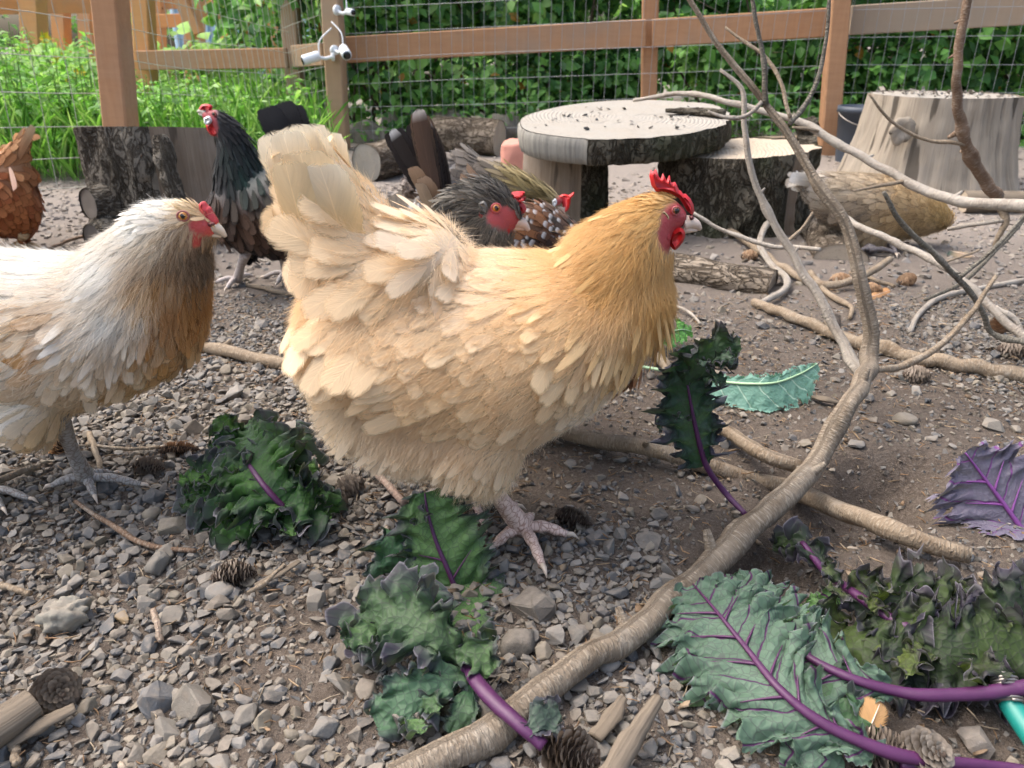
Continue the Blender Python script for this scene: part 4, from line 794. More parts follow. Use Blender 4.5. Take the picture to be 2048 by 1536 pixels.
# ------------------------------------------------------------------ feathers and hens
_ST = np.array([0, .12, .3, .52, .72, .87, .96, 1.0])
_PROF = {'round': np.array([.16, .45, .8, 1.0, 1.0, .84, .55, .16]), 'lance': np.array([.35, .7, .95, 1.0, .82, .52, .26, .05]), 'tail': np.array([.3, .62, .88, 1.0, 1.0, .93, .68, .10])}
def feathers(root, d, n, L, Wd, prof='round', cr=None, ct=None, cols=3, bend=.12, cup=.25, lace=None, tip0=.45, side=0.0, seed=0):
    """All arrays (N,..): roots, directions, surface normals, lengths, widths, colours at root and tip -> V, Q, uv, col."""
    N, ns = len(root), len(_ST); b = nrm(np.cross(n, d)); nn = np.cross(d, b); t = np.linspace(-1, 1, cols)
    s = _ST[None, :, None]; pr = (_PROF[prof] if isinstance(prof, str) else prof)
    w = (pr[None, :] * Wd[:, None] * .5)[:, :, None]                        # N,ns,1
    bd = np.broadcast_to(np.asarray(bend, float), (N,))[:, None, None]; sd = np.broadcast_to(np.asarray(side, float), (N,))[:, None, None]
    al = s * L[:, None, None] + 0 * t; ac = w * t[None, None] + sd * L[:, None, None] * s ** 2; up = -bd * L[:, None, None] * s ** 2 - cup * np.abs(t[None, None]) ** 2 * w
    V = root[:, None, None] + al[..., None] * d[:, None, None] + ac[..., None] * b[:, None, None] + up[..., None] * nn[:, None, None]
    r = np.random.default_rng(seed); k = sstep(tip0, 1.0, _ST)[None, :, None, None]
    C = cr[:, None, None] * (1 - k) + ct[:, None, None] * k + np.zeros((N, ns, cols, 3))
    if lace is not None:
        e = np.maximum((np.abs(t) > .9)[None, None] * 1.0, (_ST > .9)[None, :, None] * 1.0)[..., None]; C = C * (1 - e) + np.asarray(lace) * e
    C = np.concatenate([C, np.broadcast_to(r.random((N, 1, 1, 1)), (N, ns, cols, 1))], -1)
    uv = np.broadcast_to(np.stack(np.meshgrid((t + 1) / 2, _ST), -1)[None], (N, ns, cols, 2))
    i = np.arange(ns - 1)[:, None] * cols; j = np.arange(cols - 1)[None]
    Q = np.stack([i + j, i + j + 1, i + cols + j + 1, i + cols + j], -1).reshape(-1, 4)
    Q = (Q[None] + (np.arange(N) * ns * cols)[:, None, None]).reshape(-1, 4)
    return V.reshape(-1, 3), Q, uv.reshape(-1, 2), C.reshape(-1, 4), np.repeat(n, ns * cols, 0)
def fmesh(name, x, t, m='feather'):
    o = mk(name, x[0], x[1], M[m], t, uv=x[2], col=x[3])
    a = o.data.attributes.new('bn', 'FLOAT_VECTOR', 'POINT'); a.data.foreach_set('vector', x[4].astype(np.float32).ravel()); return o
def thin(p, dist, r):
    """Greedy spacing: keep points at least dist apart."""
    g = {}; keep = np.zeros(len(p), bool); cell = .012; ij = np.floor(p / cell).astype(int); reach = int(math.ceil(dist.max() / cell))
    for i in range(len(p)):
        x, y, z = ij[i]; m = int(math.ceil(dist[i] / cell)); d2 = dist[i] ** 2; q = p[i]; bad = False
        for a in range(x - m, x + m + 1):
            for b in range(y - m, y + m + 1):
                for c in range(z - m, z + m + 1):
                    for w in g.get((a, b, c), ()):
                        if (w[0] - q[0]) ** 2 + (w[1] - q[1]) ** 2 + (w[2] - q[2]) ** 2 < d2: bad = True; break
                    if bad: break
                if bad: break
            if bad: break
        if not bad: g.setdefault((x, y, z), []).append(q); keep[i] = True
    return keep
def strands(name, root, d, L, rad, col, parent, bend, r):
    """Down: thin hairs as one curves object."""
    N = len(root); k = 4; s = np.linspace(0, 1, k)[None, :, None]; jit = r.normal(0, .35, (N, 1, 3))
    pts = root[:, None] + d[:, None] * s * L[:, None, None] + (jit + np.asarray(bend)) * (s ** 2) * L[:, None, None] * .5 - OFF[parent.name]
    cv = bpy.data.hair_curves.new(name); cv.add_curves([k] * N)
    cv.attributes['position'].data.foreach_set('vector', pts.astype(np.float32).ravel())
    a = cv.attributes.get('radius') or cv.attributes.new('radius', 'FLOAT', 'POINT'); a.data.foreach_set('value', np.tile(np.array([rad, rad * .9, rad * .65, rad * .15], np.float32), N))
    c = cv.attributes.new('Col', 'FLOAT_COLOR', 'POINT'); c.data.foreach_set('color', np.repeat(np.c_[col, np.ones(N)], k, 0).astype(np.float32).ravel())
    cv.materials.append(M['down']); o = bpy.data.objects.new(name, cv); COL.objects.link(o); o.parent = parent; OFF[o.name] = OFF[parent.name]; o['kind'] = 'stuff'; return o
def idw(uv, pts, vals, p=3.0):
    d = ((uv[:, None] - pts[None]) ** 2).sum(-1) + 60.0; w = d ** (-p / 2); w /= w.sum(1, keepdims=True); return w @ vals
def hen(name, Y0, chains, flow, cols, label, face=(), face_col=(.42, .045, .05), vox=.005, dens=1.0, cols_n=3, shrink=8, lift=6.0, tipc=.05, lace=None, group='hens in the run', seed=0, down=None, foot=None, blotch=0.0, white=None, fuzz=None, vary=.7):
    """chains: ellipsoids (u, v, radius px, half width m[, dy]) strung together; flow: (u, v, angle, length cm, width cm); cols: (u, v, c1, c2)."""
    r = np.random.default_rng(100 + seed); mb = MB(); iV, iF = ico(3); allp = []
    for ch in chains:
        a = np.array([(c[0], c[1], c[2] - shrink if c[2] > 3 * shrink else c[2] * .8, c[3], c[4] if len(c) > 4 else 0) for c in ch], float)
        m = 1 + (len(a) - 1) * 7; k = np.linspace(0, len(a) - 1, m); q = np.stack([np.interp(k, np.arange(len(a)), a[:, j]) for j in range(5)], 1)
        for u, v, rp, ry, dy in q:
            c = P(u, v, Y0) + np.array([0, dy, 0]); rr = rp * mpp(v, Y0); mb.add(iV * np.array([rr, ry, rr]) + c, iF); allp.append(c)
    V, F, U, C = mb.get(); V, F, NO = remesh(V, F, vox, 10, .5)
    base = np.array(foot if foot is not None else [V[:, 0].mean(), Y0, float(gz(V[:, 0].mean(), Y0))])
    t = thing(name, base, label, 'hen', group)
    cp = np.array([c[:2] for c in cols], float); c1 = np.array([c[2] for c in cols]); c2 = np.array([c[3] for c in cols])
    fp = np.array([f[:2] for f in flow], float); an = np.radians([f[2] for f in flow]); fv = np.stack([np.cos(an), np.sin(an), [f[3] for f in flow], [f[4] for f in flow]], 1)
    uvb = np.stack(pix(V[:, 0], 0 * V[:, 0] + Y0, V[:, 2]), 1)
    def facemask(uv):
        k = np.zeros(len(uv))
        for (fu, fvv, ru, rv, ra) in face:
            ca, sa = math.cos(R(ra)), math.sin(R(ra)); dx, dy = uv[:, 0] - fu, -(uv[:, 1] - fvv); k = np.maximum(k, 1 - sstep(.8, 1.1, np.hypot((dx * ca + dy * sa) / ru, (-dx * sa + dy * ca) / rv)))
        return k
    bc = idw(uvb, cp, (c1 + c2) / 2) * .8; fm = facemask(uvb)[:, None]
    body = mk('body', V, F, M['skin'], t, col=np.c_[bc * (1 - fm) + np.array(face_col) * fm, np.ones(len(V))])
    # plumage
    T = np.vstack([x if x.shape[1] == 3 else np.vstack([x[:, :3], x[:, [0, 2, 3]]]) for x in F]); A, B, Cc = V[T[:, 0]], V[T[:, 1]], V[T[:, 2]]
    ar = .5 * np.linalg.norm(np.cross(B - A, Cc - A), axis=1); tot = ar.sum()
    def sample(n):
        i = r.choice(len(T), n, p=ar / tot); a, b = r.random(n), r.random(n); fl = a + b > 1; a[fl], b[fl] = 1 - a[fl], 1 - b[fl]
        p = A[i] + (B - A)[i] * a[:, None] + (Cc - A)[i] * b[:, None]; n_ = nrm(NO[T[i, 0]] * (1 - a - b)[:, None] + NO[T[i, 1]] * a[:, None] + NO[T[i, 2]] * b[:, None]); return p, n_
    mn = (fv[:, 2] * fv[:, 3]).min() * 1e-4; n0 = int(min(tot / mn * 9 * dens, 90000)); p, nv = sample(n0)
    uv = np.stack(pix(p[:, 0], 0 * p[:, 0] + Y0, p[:, 2]), 1); g = idw(uv, fp, fv)
    keep = (r.random(n0) < mn / (g[:, 2] * g[:, 3] * 1e-4)) & (facemask(uv) < .5); p, nv, uv, g = p[keep], nv[keep], uv[keep], g[keep]
    keep = thin(p, .36 / math.sqrt(dens) * .01 * np.sqrt(g[:, 2] * g[:, 3]), r); p, nv, uv, g = p[keep], nv[keep], uv[keep], g[keep]; n = len(p)
    D = np.stack([g[:, 0], 0 * g[:, 0], g[:, 1]], 1); D = nrm(D) + r.normal(0, .13, (n, 3)); dt = D - nv * (D * nv).sum(1, keepdims=True)
    weak = np.linalg.norm(dt, axis=1) < .3; dt[weak] += (np.array([-.2, 0, -1.0]) - nv[weak] * (nv[weak] @ np.array([-.2, 0, -1.0]))[:, None]) * .6; dt = nrm(dt)
    la = np.radians(lift + r.normal(0, 2.0, n)); L0 = np.where(weak, .5, 1.0); d = nrm(dt * np.cos(la)[:, None] + nv * np.sin(la)[:, None])
    k = .5 + (r.random((n, 1)) - .5) * vary
    if blotch: k = np.clip(k + blotch * fbm(uv[:, 0] / 38, uv[:, 1] / 38, 40 + seed)[:, None], 0, 1)
    bcol = idw(uv, cp, c1) * (1 - k) + idw(uv, cp, c2) * k; bcol *= r.uniform(.93, 1.05, (n, 1))
    tc = np.clip(bcol * (1 + tipc), 0, .92)
    if white is not None:
        wz = r.random((n, 1)) < white[0]; tc = np.where(wz, np.array(white[1]), tc)
    L_, W_ = g[:, 2] * .0122 * L0 * r.uniform(.75, 1.2, n), g[:, 3] * .01 * r.uniform(.8, 1.2, n)
    nar = W_ / L_ < .32
    for nm, sel, pf in (('plumage', ~nar, 'round'), ('hackle_feathers', nar, 'lance')):
        if not sel.any(): continue
        x = feathers(p[sel] + nv[sel] * .0005, d[sel], nv[sel], L_[sel], W_[sel], pf, bcol[sel] * .97, tc[sel], cols_n, r.uniform(-.02, .07, sel.sum()), .06, lace if pf == 'round' else None, .3 if white is None else .72, r.normal(0, .08, sel.sum()), seed)
        o = fmesh(nm, x, t); o['kind'] = 'stuff'
    if down:
        nd, zone, Lh, rad = down; pp, nn = sample(nd * 4); uu = np.stack(pix(pp[:, 0], 0 * pp[:, 0] + Y0, pp[:, 2]), 1); w = np.zeros(len(pp))
        for (zu, zv, zr) in zone: w = np.maximum(w, 1 - sstep(.6, 1.0, np.hypot(uu[:, 0] - zu, uu[:, 1] - zv) / zr))
        s = (r.random(len(pp)) < w) & (facemask(uu) < .5); pp, nn, uu = pp[s][:nd], nn[s][:nd], uu[s][:nd]; gg = idw(uu, fp, fv); D = nrm(np.stack([gg[:, 0], 0 * gg[:, 0], gg[:, 1]], 1)); D = nrm(D - nn * (D * nn).sum(1, keepdims=True) * .8 + nn * .55 + r.normal(0, .22, (len(pp), 3)))
        kk = r.random((len(pp), 1)); cc = (idw(uu, cp, c1) * (1 - kk) + idw(uu, cp, c2) * kk) * 1.04
        strands('down', pp, D, Lh * r.uniform(.5, 1.3, len(pp)), rad, np.clip(cc, 0, .9), t, (0, 0, -.35), r)
    if fuzz:
        nd, Lh, rad = fuzz; pp, nn = sample(nd); uu = np.stack(pix(pp[:, 0], 0 * pp[:, 0] + Y0, pp[:, 2]), 1); s = (facemask(uu) < .4) & (r.random(nd) < np.clip((1.25 / idw(uu, fp, fv)[:, 3]) ** 1.6, .10, 1)); pp, nn, uu = pp[s], nn[s], uu[s]; gg = idw(uu, fp, fv); D = nrm(np.stack([gg[:, 0], 0 * gg[:, 0], gg[:, 1]], 1) + r.normal(0, .25, (len(pp), 3))); D = nrm(D - nn * (D * nn).sum(1, keepdims=True) + nn * .22)
        kk = r.random((len(pp), 1)); cc = (idw(uu, cp, c1) * (1 - kk) + idw(uu, cp, c2) * kk) * 1.03; ll = np.clip(gg[:, 2] / 3.6, .35, 1.3)
        strands('barbs', pp + nn * (.0045 * np.clip(gg[:, 2] / 3.5, .3, 1.4))[:, None], D, Lh * ll * r.uniform(.5, 1.3, len(pp)), rad, np.clip(cc, 0, .9), t, (0, 0, -.2), r)
    return t
def quills(t, name, Y0, items, seed=0, cols=5, prof='tail', curl=.0, lace=None, tip0=.5):
    """Single long feathers (tail, wing) given by root and tip in photo pixels: (u0, v0, u1, v1, width px, dy, colour, tip colour[, sideways curve])."""
    r = np.random.default_rng(seed)
    for it in items:
        u0, v0, u1, v1, w, dy, c, ct = it[:8]; sd = it[8] if len(it) > 8 else r.normal(0, .05)
        a, b = P(u0, v0, Y0 + dy), P(u1, v1, Y0 + dy * 1.4); d = b - a; L = np.linalg.norm(d); d = d / L; n = nrm(np.array([r.normal(0, .25), -1 if dy <= 0 else 1, r.normal(0, .25) + .2])); n = nrm(n - d * n.dot(d))
        x = feathers(a[None], d[None], n[None], np.array([L]), np.array([w * mpp(v0, Y0)]), prof, np.array([c], float), np.array([ct], float), cols, curl, .3, lace, tip0, sd, int(r.integers(1e6)))
        fmesh(name, x, t, 'quill')
def px_tube(Y, pts):
    """pts: (u, v, half height px, half width m) -> tube data in the hen's plane."""
    p = np.array([P(a[0], a[1], Y) for a in pts]); rr = np.array([(a[2] * mpp(a[1], Y), a[3]) for a in pts]); q, r2 = resample(p, 4 * len(pts), rr); return q, r2
def beak(t, Y, up_pts, lo_pts, m):
    for nm, pts in (('upper_beak', up_pts), ('lower_beak', lo_pts)):
        q, r2 = px_tube(Y, pts); V, F, uv = tube(q, r2, 10, up=(0, 0, 1)); mk(nm, V, F, m, t, uv=uv)
def eye(t, Y, u, v, rp, hw, iris=(.42, .14, .02), lid=(.45, .10, .10), pup=.5, fwd=.25, sgn=1):
    for sy in (-1, 1):
        c = P(u, v, Y + hw * (-1)); r0 = rp * mpp(v, Y); c = c.copy(); c[1] = Y + sy * hw
        if sy > 0: c = c + (P(u, v, Y) - P(u, v, Y - hw)) * np.array([1, 0, 1])
        ax = nrm(np.array([fwd * sgn, sy * 1.0, .12])); V, F = ico(3); cs = V @ ax
        C = np.where((cs > math.cos(pup))[:, None], (.004, .004, .004), np.where((cs > math.cos(1.05))[:, None], iris, (.03, .012, .01)))
        e = mk('eye', V * r0 + c - ax * r0 * .35, F, M['eye'], t, col=np.c_[C, np.ones(len(V))])
        th = np.linspace(0, 2 * np.pi, 25); b1 = nrm(np.cross(ax, [0, 0, 1])); b2 = np.cross(b1, ax); ring = c + ax * r0 * .12 + (np.cos(th)[:, None] * b1 * 1.0 + np.sin(th)[:, None] * b2 * .88) * r0
        V, F, uv = tube(ring, r0 * .22, 6, False); mk('eyelid', V, F, M['skin'], e, uv=uv, col=np.array([*lid, 1.]))
def flesh(t, name, Y, outline, th, m, dy=0.0, inset=.35, sm=True):
    o = np.array(outline, float)
    if sm:
        q = resample(np.c_[np.vstack([o, o[:1]]), np.zeros(len(o) + 1)], len(o) * 4)[:-1, :2]
    else: q = o
    V, F = slab(q, Y + dy, th, inset); return mk(name, V, F, m, t)
def leg(t, Y, top, ankle, toes, rad, col, claw=None, hind=None, dy=0.0, zoff=.004):
    """top/ankle in photo pixels; toes: list of tip pixels on the ground."""
    a = P(top[0], top[1], Y + dy); f = G(*ankle); f = f + np.array([0, 0, rad * 1.3 + zoff]); m = (a + f) / 2 + np.array([-.002, 0, .0])
    q, rr = resample([a, m, f], 14, [rad * 1.25, rad * .88, rad * 1.25]); V, F, uv = tube(q, rr, 10)
    L = mk('leg', V, F, M['leg'], t, uv=uv, col=np.array([*col, 1.]))
    for k, tp in enumerate(toes):
        e = G(*tp) + np.array([0, 0, rad * .62 + zoff]); d = e - f; n = np.linalg.norm(d)
        pts = [f, f + d * .25 + np.array([0, 0, rad * .35]), f + d * .55 + np.array([0, 0, rad * .55]), f + d * .8 + np.array([0, 0, rad * .25]), e]
        q, rr = resample(pts, 16, [rad * .9, rad * .66, rad * .6, rad * .52, rad * .40]); rr = rr * (1 + .10 * np.sin(np.linspace(0, 6 * np.pi, 16)))
        V, F, uv = tube(q, rr, 8); o = mk('toe', V, F, M['leg'], L, uv=uv, col=np.array([*[c * .97 for c in col], 1.]))
        dd = nrm(d); cq = np.array([e - dd * .002, e + dd * rad * .7 + np.array([0, 0, rad * .12]), e + dd * rad * 1.4 - np.array([0, 0, rad * .45])]); V, F, uv = tube(cq, [rad * .36, rad * .26, rad * .06], 6); mk('claw', V, F, M['claw'], L, uv=uv)
    return L

# --- the buff hen in the middle
def buff_hen():
    Y = .72; g1, g2 = (.57, .355, .12), (.70, .475, .20); b1, b2 = (.79, .545, .27), (.85, .68, .42); w1, w2 = (.87, .78, .62), (.84, .66, .40)
    ch = [[(712, 640, 112, .075), (765, 660, 146, .085), (860, 698, 188, .098), (980, 708, 205, .102), (1085, 680, 172, .094), (1190, 636, 124, .074), (1225, 600, 118, .06)],
          [(1195, 620, 128, .066), (1225, 545, 108, .052), (1268, 482, 82, .037), (1306, 436, 54, .024), (1326, 424, 42, .0185), (1350, 434, 34, .0155)],
          [(800, 580, 120, .075), (715, 520, 112, .06), (668, 430, 90, .045), (636, 385, 62, .028), (624, 355, 34, .016)],
          [(715, 660, 108, .075), (745, 790, 96, .07), (830, 822, 104, .08), (920, 808, 104, .085)],
          [(840, 525, 92, .07), (885, 525, 60, .05)],
          [(955, 832, 100, .04, -.05), (962, 880, 60, .026, -.05), (968, 905, 34, .014, -.05)], [(880, 840, 96, .04, .05), (900, 890, 48, .024, .05)]]
    fl = [(1320, 392, 205, 1.4, .4), (1290, 425, 212, 2.2, .5), (1295, 480, 250, 3.0, .6), (1320, 545, 262, 4.2, .75), (1250, 500, 236, 4.4, .8), (1180, 490, 214, 4.8, 1.0), (1290, 610, 255, 4.4, .95), (1215, 590, 240, 4.8, 1.0), (1140, 540, 215, 4.4, 1.1), (1230, 650, 245, 3.8, 1.2),
          (1300, 690, 248, 2.8, 1.5), (1210, 740, 236, 3.0, 1.8), (1190, 810, 222, 3.0, 1.9), (1100, 870, 212, 3.0, 1.8), (1120, 620, 218, 3.4, 2.1), (1050, 580, 200, 3.6, 2.0), (1020, 660, 212, 3.8, 2.2), (940, 700, 206, 4.4, 2.2), (850, 690, 200, 5.6, 2.0), (780, 690, 195, 6.4, 2.0),
          (1000, 530, 186, 3.8, 1.7), (940, 580, 205, 3.6, 2.0), (860, 460, 178, 4.4, 2.6), (900, 520, 240, 3.8, 2.4), (800, 550, 222, 4.4, 2.8), (860, 590, 232, 4.0, 2.4), (750, 610, 238, 5.0, 3.2), (740, 470, 160, 5.0, 3.2), (680, 560, 226, 5.0, 3.4), (620, 620, 262, 4.2, 3.2), (600, 540, 240, 4.0, 3.2), (640, 700, 264, 3.8, 2.6),
          (690, 440, 128, 5.0, 3.2), (660, 400, 118, 4.6, 3.2), (600, 330, 112, 3.6, 2.8), (690, 770, 232, 3.6, .8), (750, 860, 240, 3.4, .7), (860, 910, 254, 3.0, .7), (960, 910, 264, 2.8, .7), (820, 820, 236, 3.4, .8), (900, 870, 245, 3.2, .75), (972, 930, 268, 1.5, .5), (800, 760, 230, 3.8, 1.6), (900, 810, 232, 3.4, 1.3), (1000, 800, 222, 3.4, 1.6), (1040, 900, 235, 3.0, .9)]
    co = [(1310, 400, g1, g2), (1250, 500, g1, g2), (1290, 600, (.58, .35, .11), (.70, .46, .18)), (1200, 540, g1, (.76, .53, .24)), (1240, 650, (.64, .43, .18), (.74, .55, .29)), (1190, 640, (.72, .52, .27), (.78, .6, .36)), (1120, 510, (.80, .60, .33), (.78, .58, .3)), (1000, 520, w1, w2), (1080, 560, w2, b1), (930, 480, w1, w2), (860, 450, (.85, .75, .57), w2), (1100, 640, b1, b2), (950, 700, b1, b2), (800, 690, (.80, .58, .32), b2),
          (820, 520, (.80, .58, .33), b2), (720, 560, (.80, .57, .31), (.85, .70, .46)), (620, 600, (.82, .60, .33), (.85, .71, .47)), (570, 480, (.86, .76, .58), b2), (600, 320, (.78, .58, .32), (.84, .72, .5)), (550, 270, w1, w2), (670, 420, (.80, .6, .34), b2), (690, 780, (.83, .70, .47), (.86, .77, .58)), (760, 880, (.83, .71, .50), (.86, .77, .6)), (900, 850, (.82, .63, .38), (.85, .73, .53)), (1000, 900, (.82, .65, .40), (.84, .72, .52)), (980, 990, (.66, .46, .22), (.76, .58, .34)), (1200, 750, (.80, .68, .48), (.86, .79, .64)), (1290, 700, (.80, .70, .52), (.86, .80, .68)), (1150, 850, (.80, .66, .46), (.85, .76, .6))]
    co = [(a, b, tuple(np.array(c) * (.99, .955, .98)), tuple(np.array(d) * (.99, .96, .985))) for a, b, c, d in co]
    t = hen('buff_hen', Y, ch, fl, co, 'large buff-gold hen with red comb standing side-on in the middle of the picture', [(1352, 440, 44, 40, -28), (1338, 462, 38, 36, -45), (1362, 450, 30, 28, 0)], (.40, .05, .055), .0045, 1.7, 5, 8, 2.5, .02, None, seed=1, foot=G(1000, 1080), blotch=.22, vary=.3,
            down=(42000, [(690, 780, 140), (760, 880, 140), (880, 920, 140), (980, 940, 110), (600, 600, 60)], .017, .00014), fuzz=(90000, .013, .00013))
    tb, tw = (.78, .58, .31), (.86, .76, .58)
    quills(t, 'tail_feather', Y, [(640, 510, 555, 262, 92, -.028, tb, tw, -.04), (665, 500, 583, 248, 92, -.024, tb, tw, .0), (690, 500, 614, 253, 90, -.018, tb, tw, .06), (705, 500, 644, 280, 78, -.012, tb, tw, .1), (725, 500, 682, 325, 72, -.012, tb, tw, .1), (640, 500, 550, 282, 84, -.005, tb, tw, -.05), (655, 500, 565, 254, 100, .008, tb, tw), (680, 500, 604, 250, 100, .014, tb, tw, .05), (700, 500, 640, 266, 92, .018, tb, tw, .08)], 5)
    quills(t, 'sickle_feather', Y, [(630, 540, 558, 322, 110, -.034, tb, (.82, .66, .42), -.06), (665, 540, 598, 300, 118, -.038, (.74, .53, .28), (.82, .64, .40), .0), (700, 540, 655, 325, 96, -.04, tb, tw, .08)], 8)
    beak(t, Y, [(1366, 446, 17, .0115), (1380, 445, 13.5, .009), (1393, 450, 9.5, .006), (1401, 459, 4, .002)], [(1364, 457, 11, .009), (1380, 458, 7, .007), (1394, 460, 3, .003)], M['beak'])
    eye(t, Y, 1352, 421, 8.5, .0165, (.30, .085, .015), (.42, .09, .09), .72)
    flesh(t, 'comb', Y, [(1312, 383), (1303, 371), (1299, 352), (1302, 340), (1308, 345), (1312, 339), (1317, 352), (1322, 358), (1326, 347), (1331, 358), (1334, 362), (1339, 351), (1341, 364), (1346, 366), (1350, 364), (1354, 371), (1357, 380), (1361, 381), (1366, 388), (1372, 388), (1380, 396), (1386, 408), (1388, 422), (1384, 430), (1374, 422), (1366, 408), (1358, 396), (1340, 386), (1325, 382)], .0042, M['comb'], sm=False)
    flesh(t, 'wattle', Y, [(1344, 462), (1358, 455), (1368, 461), (1369, 473), (1362, 487), (1350, 499), (1342, 494), (1336, 480)], .004, M['wattle'], -.0125); flesh(t, 'wattle', Y, [(1346, 462), (1358, 457), (1366, 463), (1366, 475), (1358, 488), (1350, 494), (1344, 490), (1340, 478)], .004, M['wattle'], .0085)
    flesh(t, 'ear_lobe', Y, [(1316, 446), (1326, 444), (1336, 460), (1340, 478), (1332, 482), (1322, 470)], .004, M['pinkcomb'], -.0185)
    flesh(t, 'ear_tuft', Y, [(1320, 426), (1329, 423), (1338, 434), (1335, 443), (1327, 438)], .0012, M['down_cream'], -.019)
    flesh(t, 'nostril', Y, [(1378, 433), (1385, 431), (1388, 437), (1381, 440)], .002, M['nostril'], -.0085)
    pk = (.78, .58, .48)
    leg(t, Y, (962, 940), (1046, 1082), [(1132, 1084), (1084, 1146), (988, 1108), (1062, 1050)], .0102, pk, dy=-.05); leg(t, Y, (905, 920), (940, 1012), [(1034, 1024), (968, 1062), (905, 1024), (985, 1000)], .008, (.62, .44, .39), dy=.045)
    return t
M['down_cream'] = m_plain('ear_down', (.50, .38, .22), .9, .5, .4, 200); M['nostril'] = m_plain('dark_nostril', (.13, .03, .03), .6, .2)
buff_hen()

# --- white and tan bearded hen cut by the left edge
def wheaten_hen():
    Y = .80; w1, w2 = (.76, .74, .68), (.81, .795, .75); t1, t2 = (.50, .27, .09), (.66, .42, .19); m1, m2 = (.54, .30, .11), (.86, .80, .68)
    ch = [[(-230, 630, 115, .07), (-120, 668, 158, .09), (0, 670, 166, .094), (120, 668, 160, .09), (220, 655, 142, .08), (285, 630, 128, .064)],
          [(275, 610, 140, .066), (308, 545, 112, .05), (332, 485, 86, .038), (362, 456, 58, .026), (378, 448, 50, .021), (408, 456, 36, .016)], [(372, 490, 46, .024), (385, 520, 40, .026), (375, 560, 46, .03)],
          [(-220, 600, 110, .06), (-300, 520, 80, .04), (-350, 440, 50, .025)], [(110, 765, 74, .04, -.045), (120, 815, 42, .024, -.045)], [(-20, 765, 74, .04, .045), (-40, 815, 42, .024, .045)]]
    fl = [(380, 402, 178, 1.4, .45), (340, 420, 190, 2.2, .6), (300, 440, 215, 2.6, .7), (350, 470, 235, 2.4, .6), (300, 520, 235, 4.0, .9), (250, 540, 215, 4.6, 1.1), (330, 580, 245, 4.4, 1.0), (250, 620, 225, 4.6, 1.2), (300, 660, 240, 3.6, 1.3), (400, 480, 255, 1.8, .4), (400, 520, 262, 2.2, .5), (405, 570, 262, 3.0, .8), (395, 650, 255, 2.8, 1.5), (340, 720, 235, 3.0, 1.7), (260, 790, 215, 3.0, 1.8),
          (150, 520, 188, 4.2, 1.4), (30, 520, 182, 4.8, 1.5), (170, 600, 205, 3.4, 1.9), (80, 660, 205, 3.4, 2.1), (0, 700, 200, 4.0, 2.2), (100, 740, 205, 3.6, 2.0), (170, 800, 215, 3.0, 1.8), (60, 830, 210, 3.0, 1.6), (120, 870, 255, 2.0, .9), (-200, 600, 170, 5, 3), (-320, 480, 120, 6, 3)]
    co = [(385, 405, (.55, .40, .20), (.72, .60, .42)), (420, 440, (.56, .40, .22), (.66, .50, .32)), (340, 415, w1, w2), (300, 440, w1, w2), (345, 470, (.66, .56, .42), (.80, .74, .62)), (250, 520, w1, w2), (280, 600, w1, w2), (330, 600, (.80, .72, .58), w2), (385, 470, (.30, .21, .13), (.62, .5, .36)), (400, 488, (.13, .09, .06), (.34, .25, .17)), (410, 505, (.10, .075, .05), (.30, .23, .16)), (400, 535, (.13, .085, .05), (.36, .27, .18)), (388, 500, (.12, .085, .055), (.34, .26, .18)), (415, 528, (.11, .075, .05), (.3, .22, .15)), (372, 495, (.30, .22, .14), (.52, .42, .3)), (375, 520, (.24, .15, .08), (.48, .36, .24)), (355, 545, (.36, .20, .075), (.55, .36, .18)), (395, 570, (.34, .175, .06), (.46, .28, .12)), (360, 600, (.38, .19, .06), (.52, .30, .12)), (330, 560, (.52, .34, .17), (.76, .64, .46)), (400, 610, (.36, .18, .055), (.5, .29, .11)), (408, 640, (.48, .26, .085), (.64, .42, .2)), (350, 660, (.50, .28, .10), (.78, .66, .48)), (330, 730, (.55, .34, .14), (.72, .54, .32)), (230, 690, (.74, .60, .42), (.84, .75, .6)),
          (100, 520, w1, w2), (0, 520, w1, w2), (60, 600, m1, m2), (20, 630, m1, (.7, .55, .36)), (150, 650, m1, m2), (110, 620, m1, (.76, .64, .46)), (60, 680, (.50, .28, .10), (.80, .70, .55)), (0, 700, m1, m2), (90, 720, m1, m2), (120, 740, (.80, .72, .56), (.86, .8, .7)), (30, 800, (.80, .70, .52), (.85, .78, .64)), (200, 800, (.62, .44, .22), (.76, .6, .4)), (100, 850, (.64, .48, .28), (.74, .58, .38)), (280, 760, (.50, .31, .12), (.64, .45, .24)), (-250, 560, w1, w2)]
    t = hen('bearded_hen', Y, ch, fl, co, 'white and tan bearded hen with orange eye, cut by the left edge', [(416, 450, 30, 15, -25), (404, 474, 14, 10, -60)], (.44, .06, .065), .0045, 1.4, 5, 8, 3.5, .05, seed=2, foot=G(180, 985), blotch=.95, vary=1.3,
            down=(12000, [(350, 470, 70), (395, 500, 60), (300, 440, 60), (100, 860, 90), (300, 650, 90)], .013, .00013), fuzz=(45000, .015, .00014))
    beak(t, Y, [(412, 455, 15, .011), (428, 455, 12, .0085), (441, 462, 8.5, .0055), (452, 474, 3.5, .002)], [(410, 467, 9, .009), (428, 469, 6, .0065), (442, 473, 3, .003)], M['beak_grey'])
    eye(t, Y, 366, 432, 10.5, .0195, (.50, .20, .035), (.34, .12, .10), .52)
    flesh(t, 'comb', Y, [(399, 409), (404, 403), (410, 405), (415, 412), (421, 416), (425, 425), (431, 434), (436, 444), (430, 450), (420, 448), (412, 440), (404, 428)], .0065, M['pinkcomb'])
    flesh(t, 'nostril', Y, [(415, 447), (424, 444), (430, 449), (420, 453)], .002, M['nostril'], -.0085)
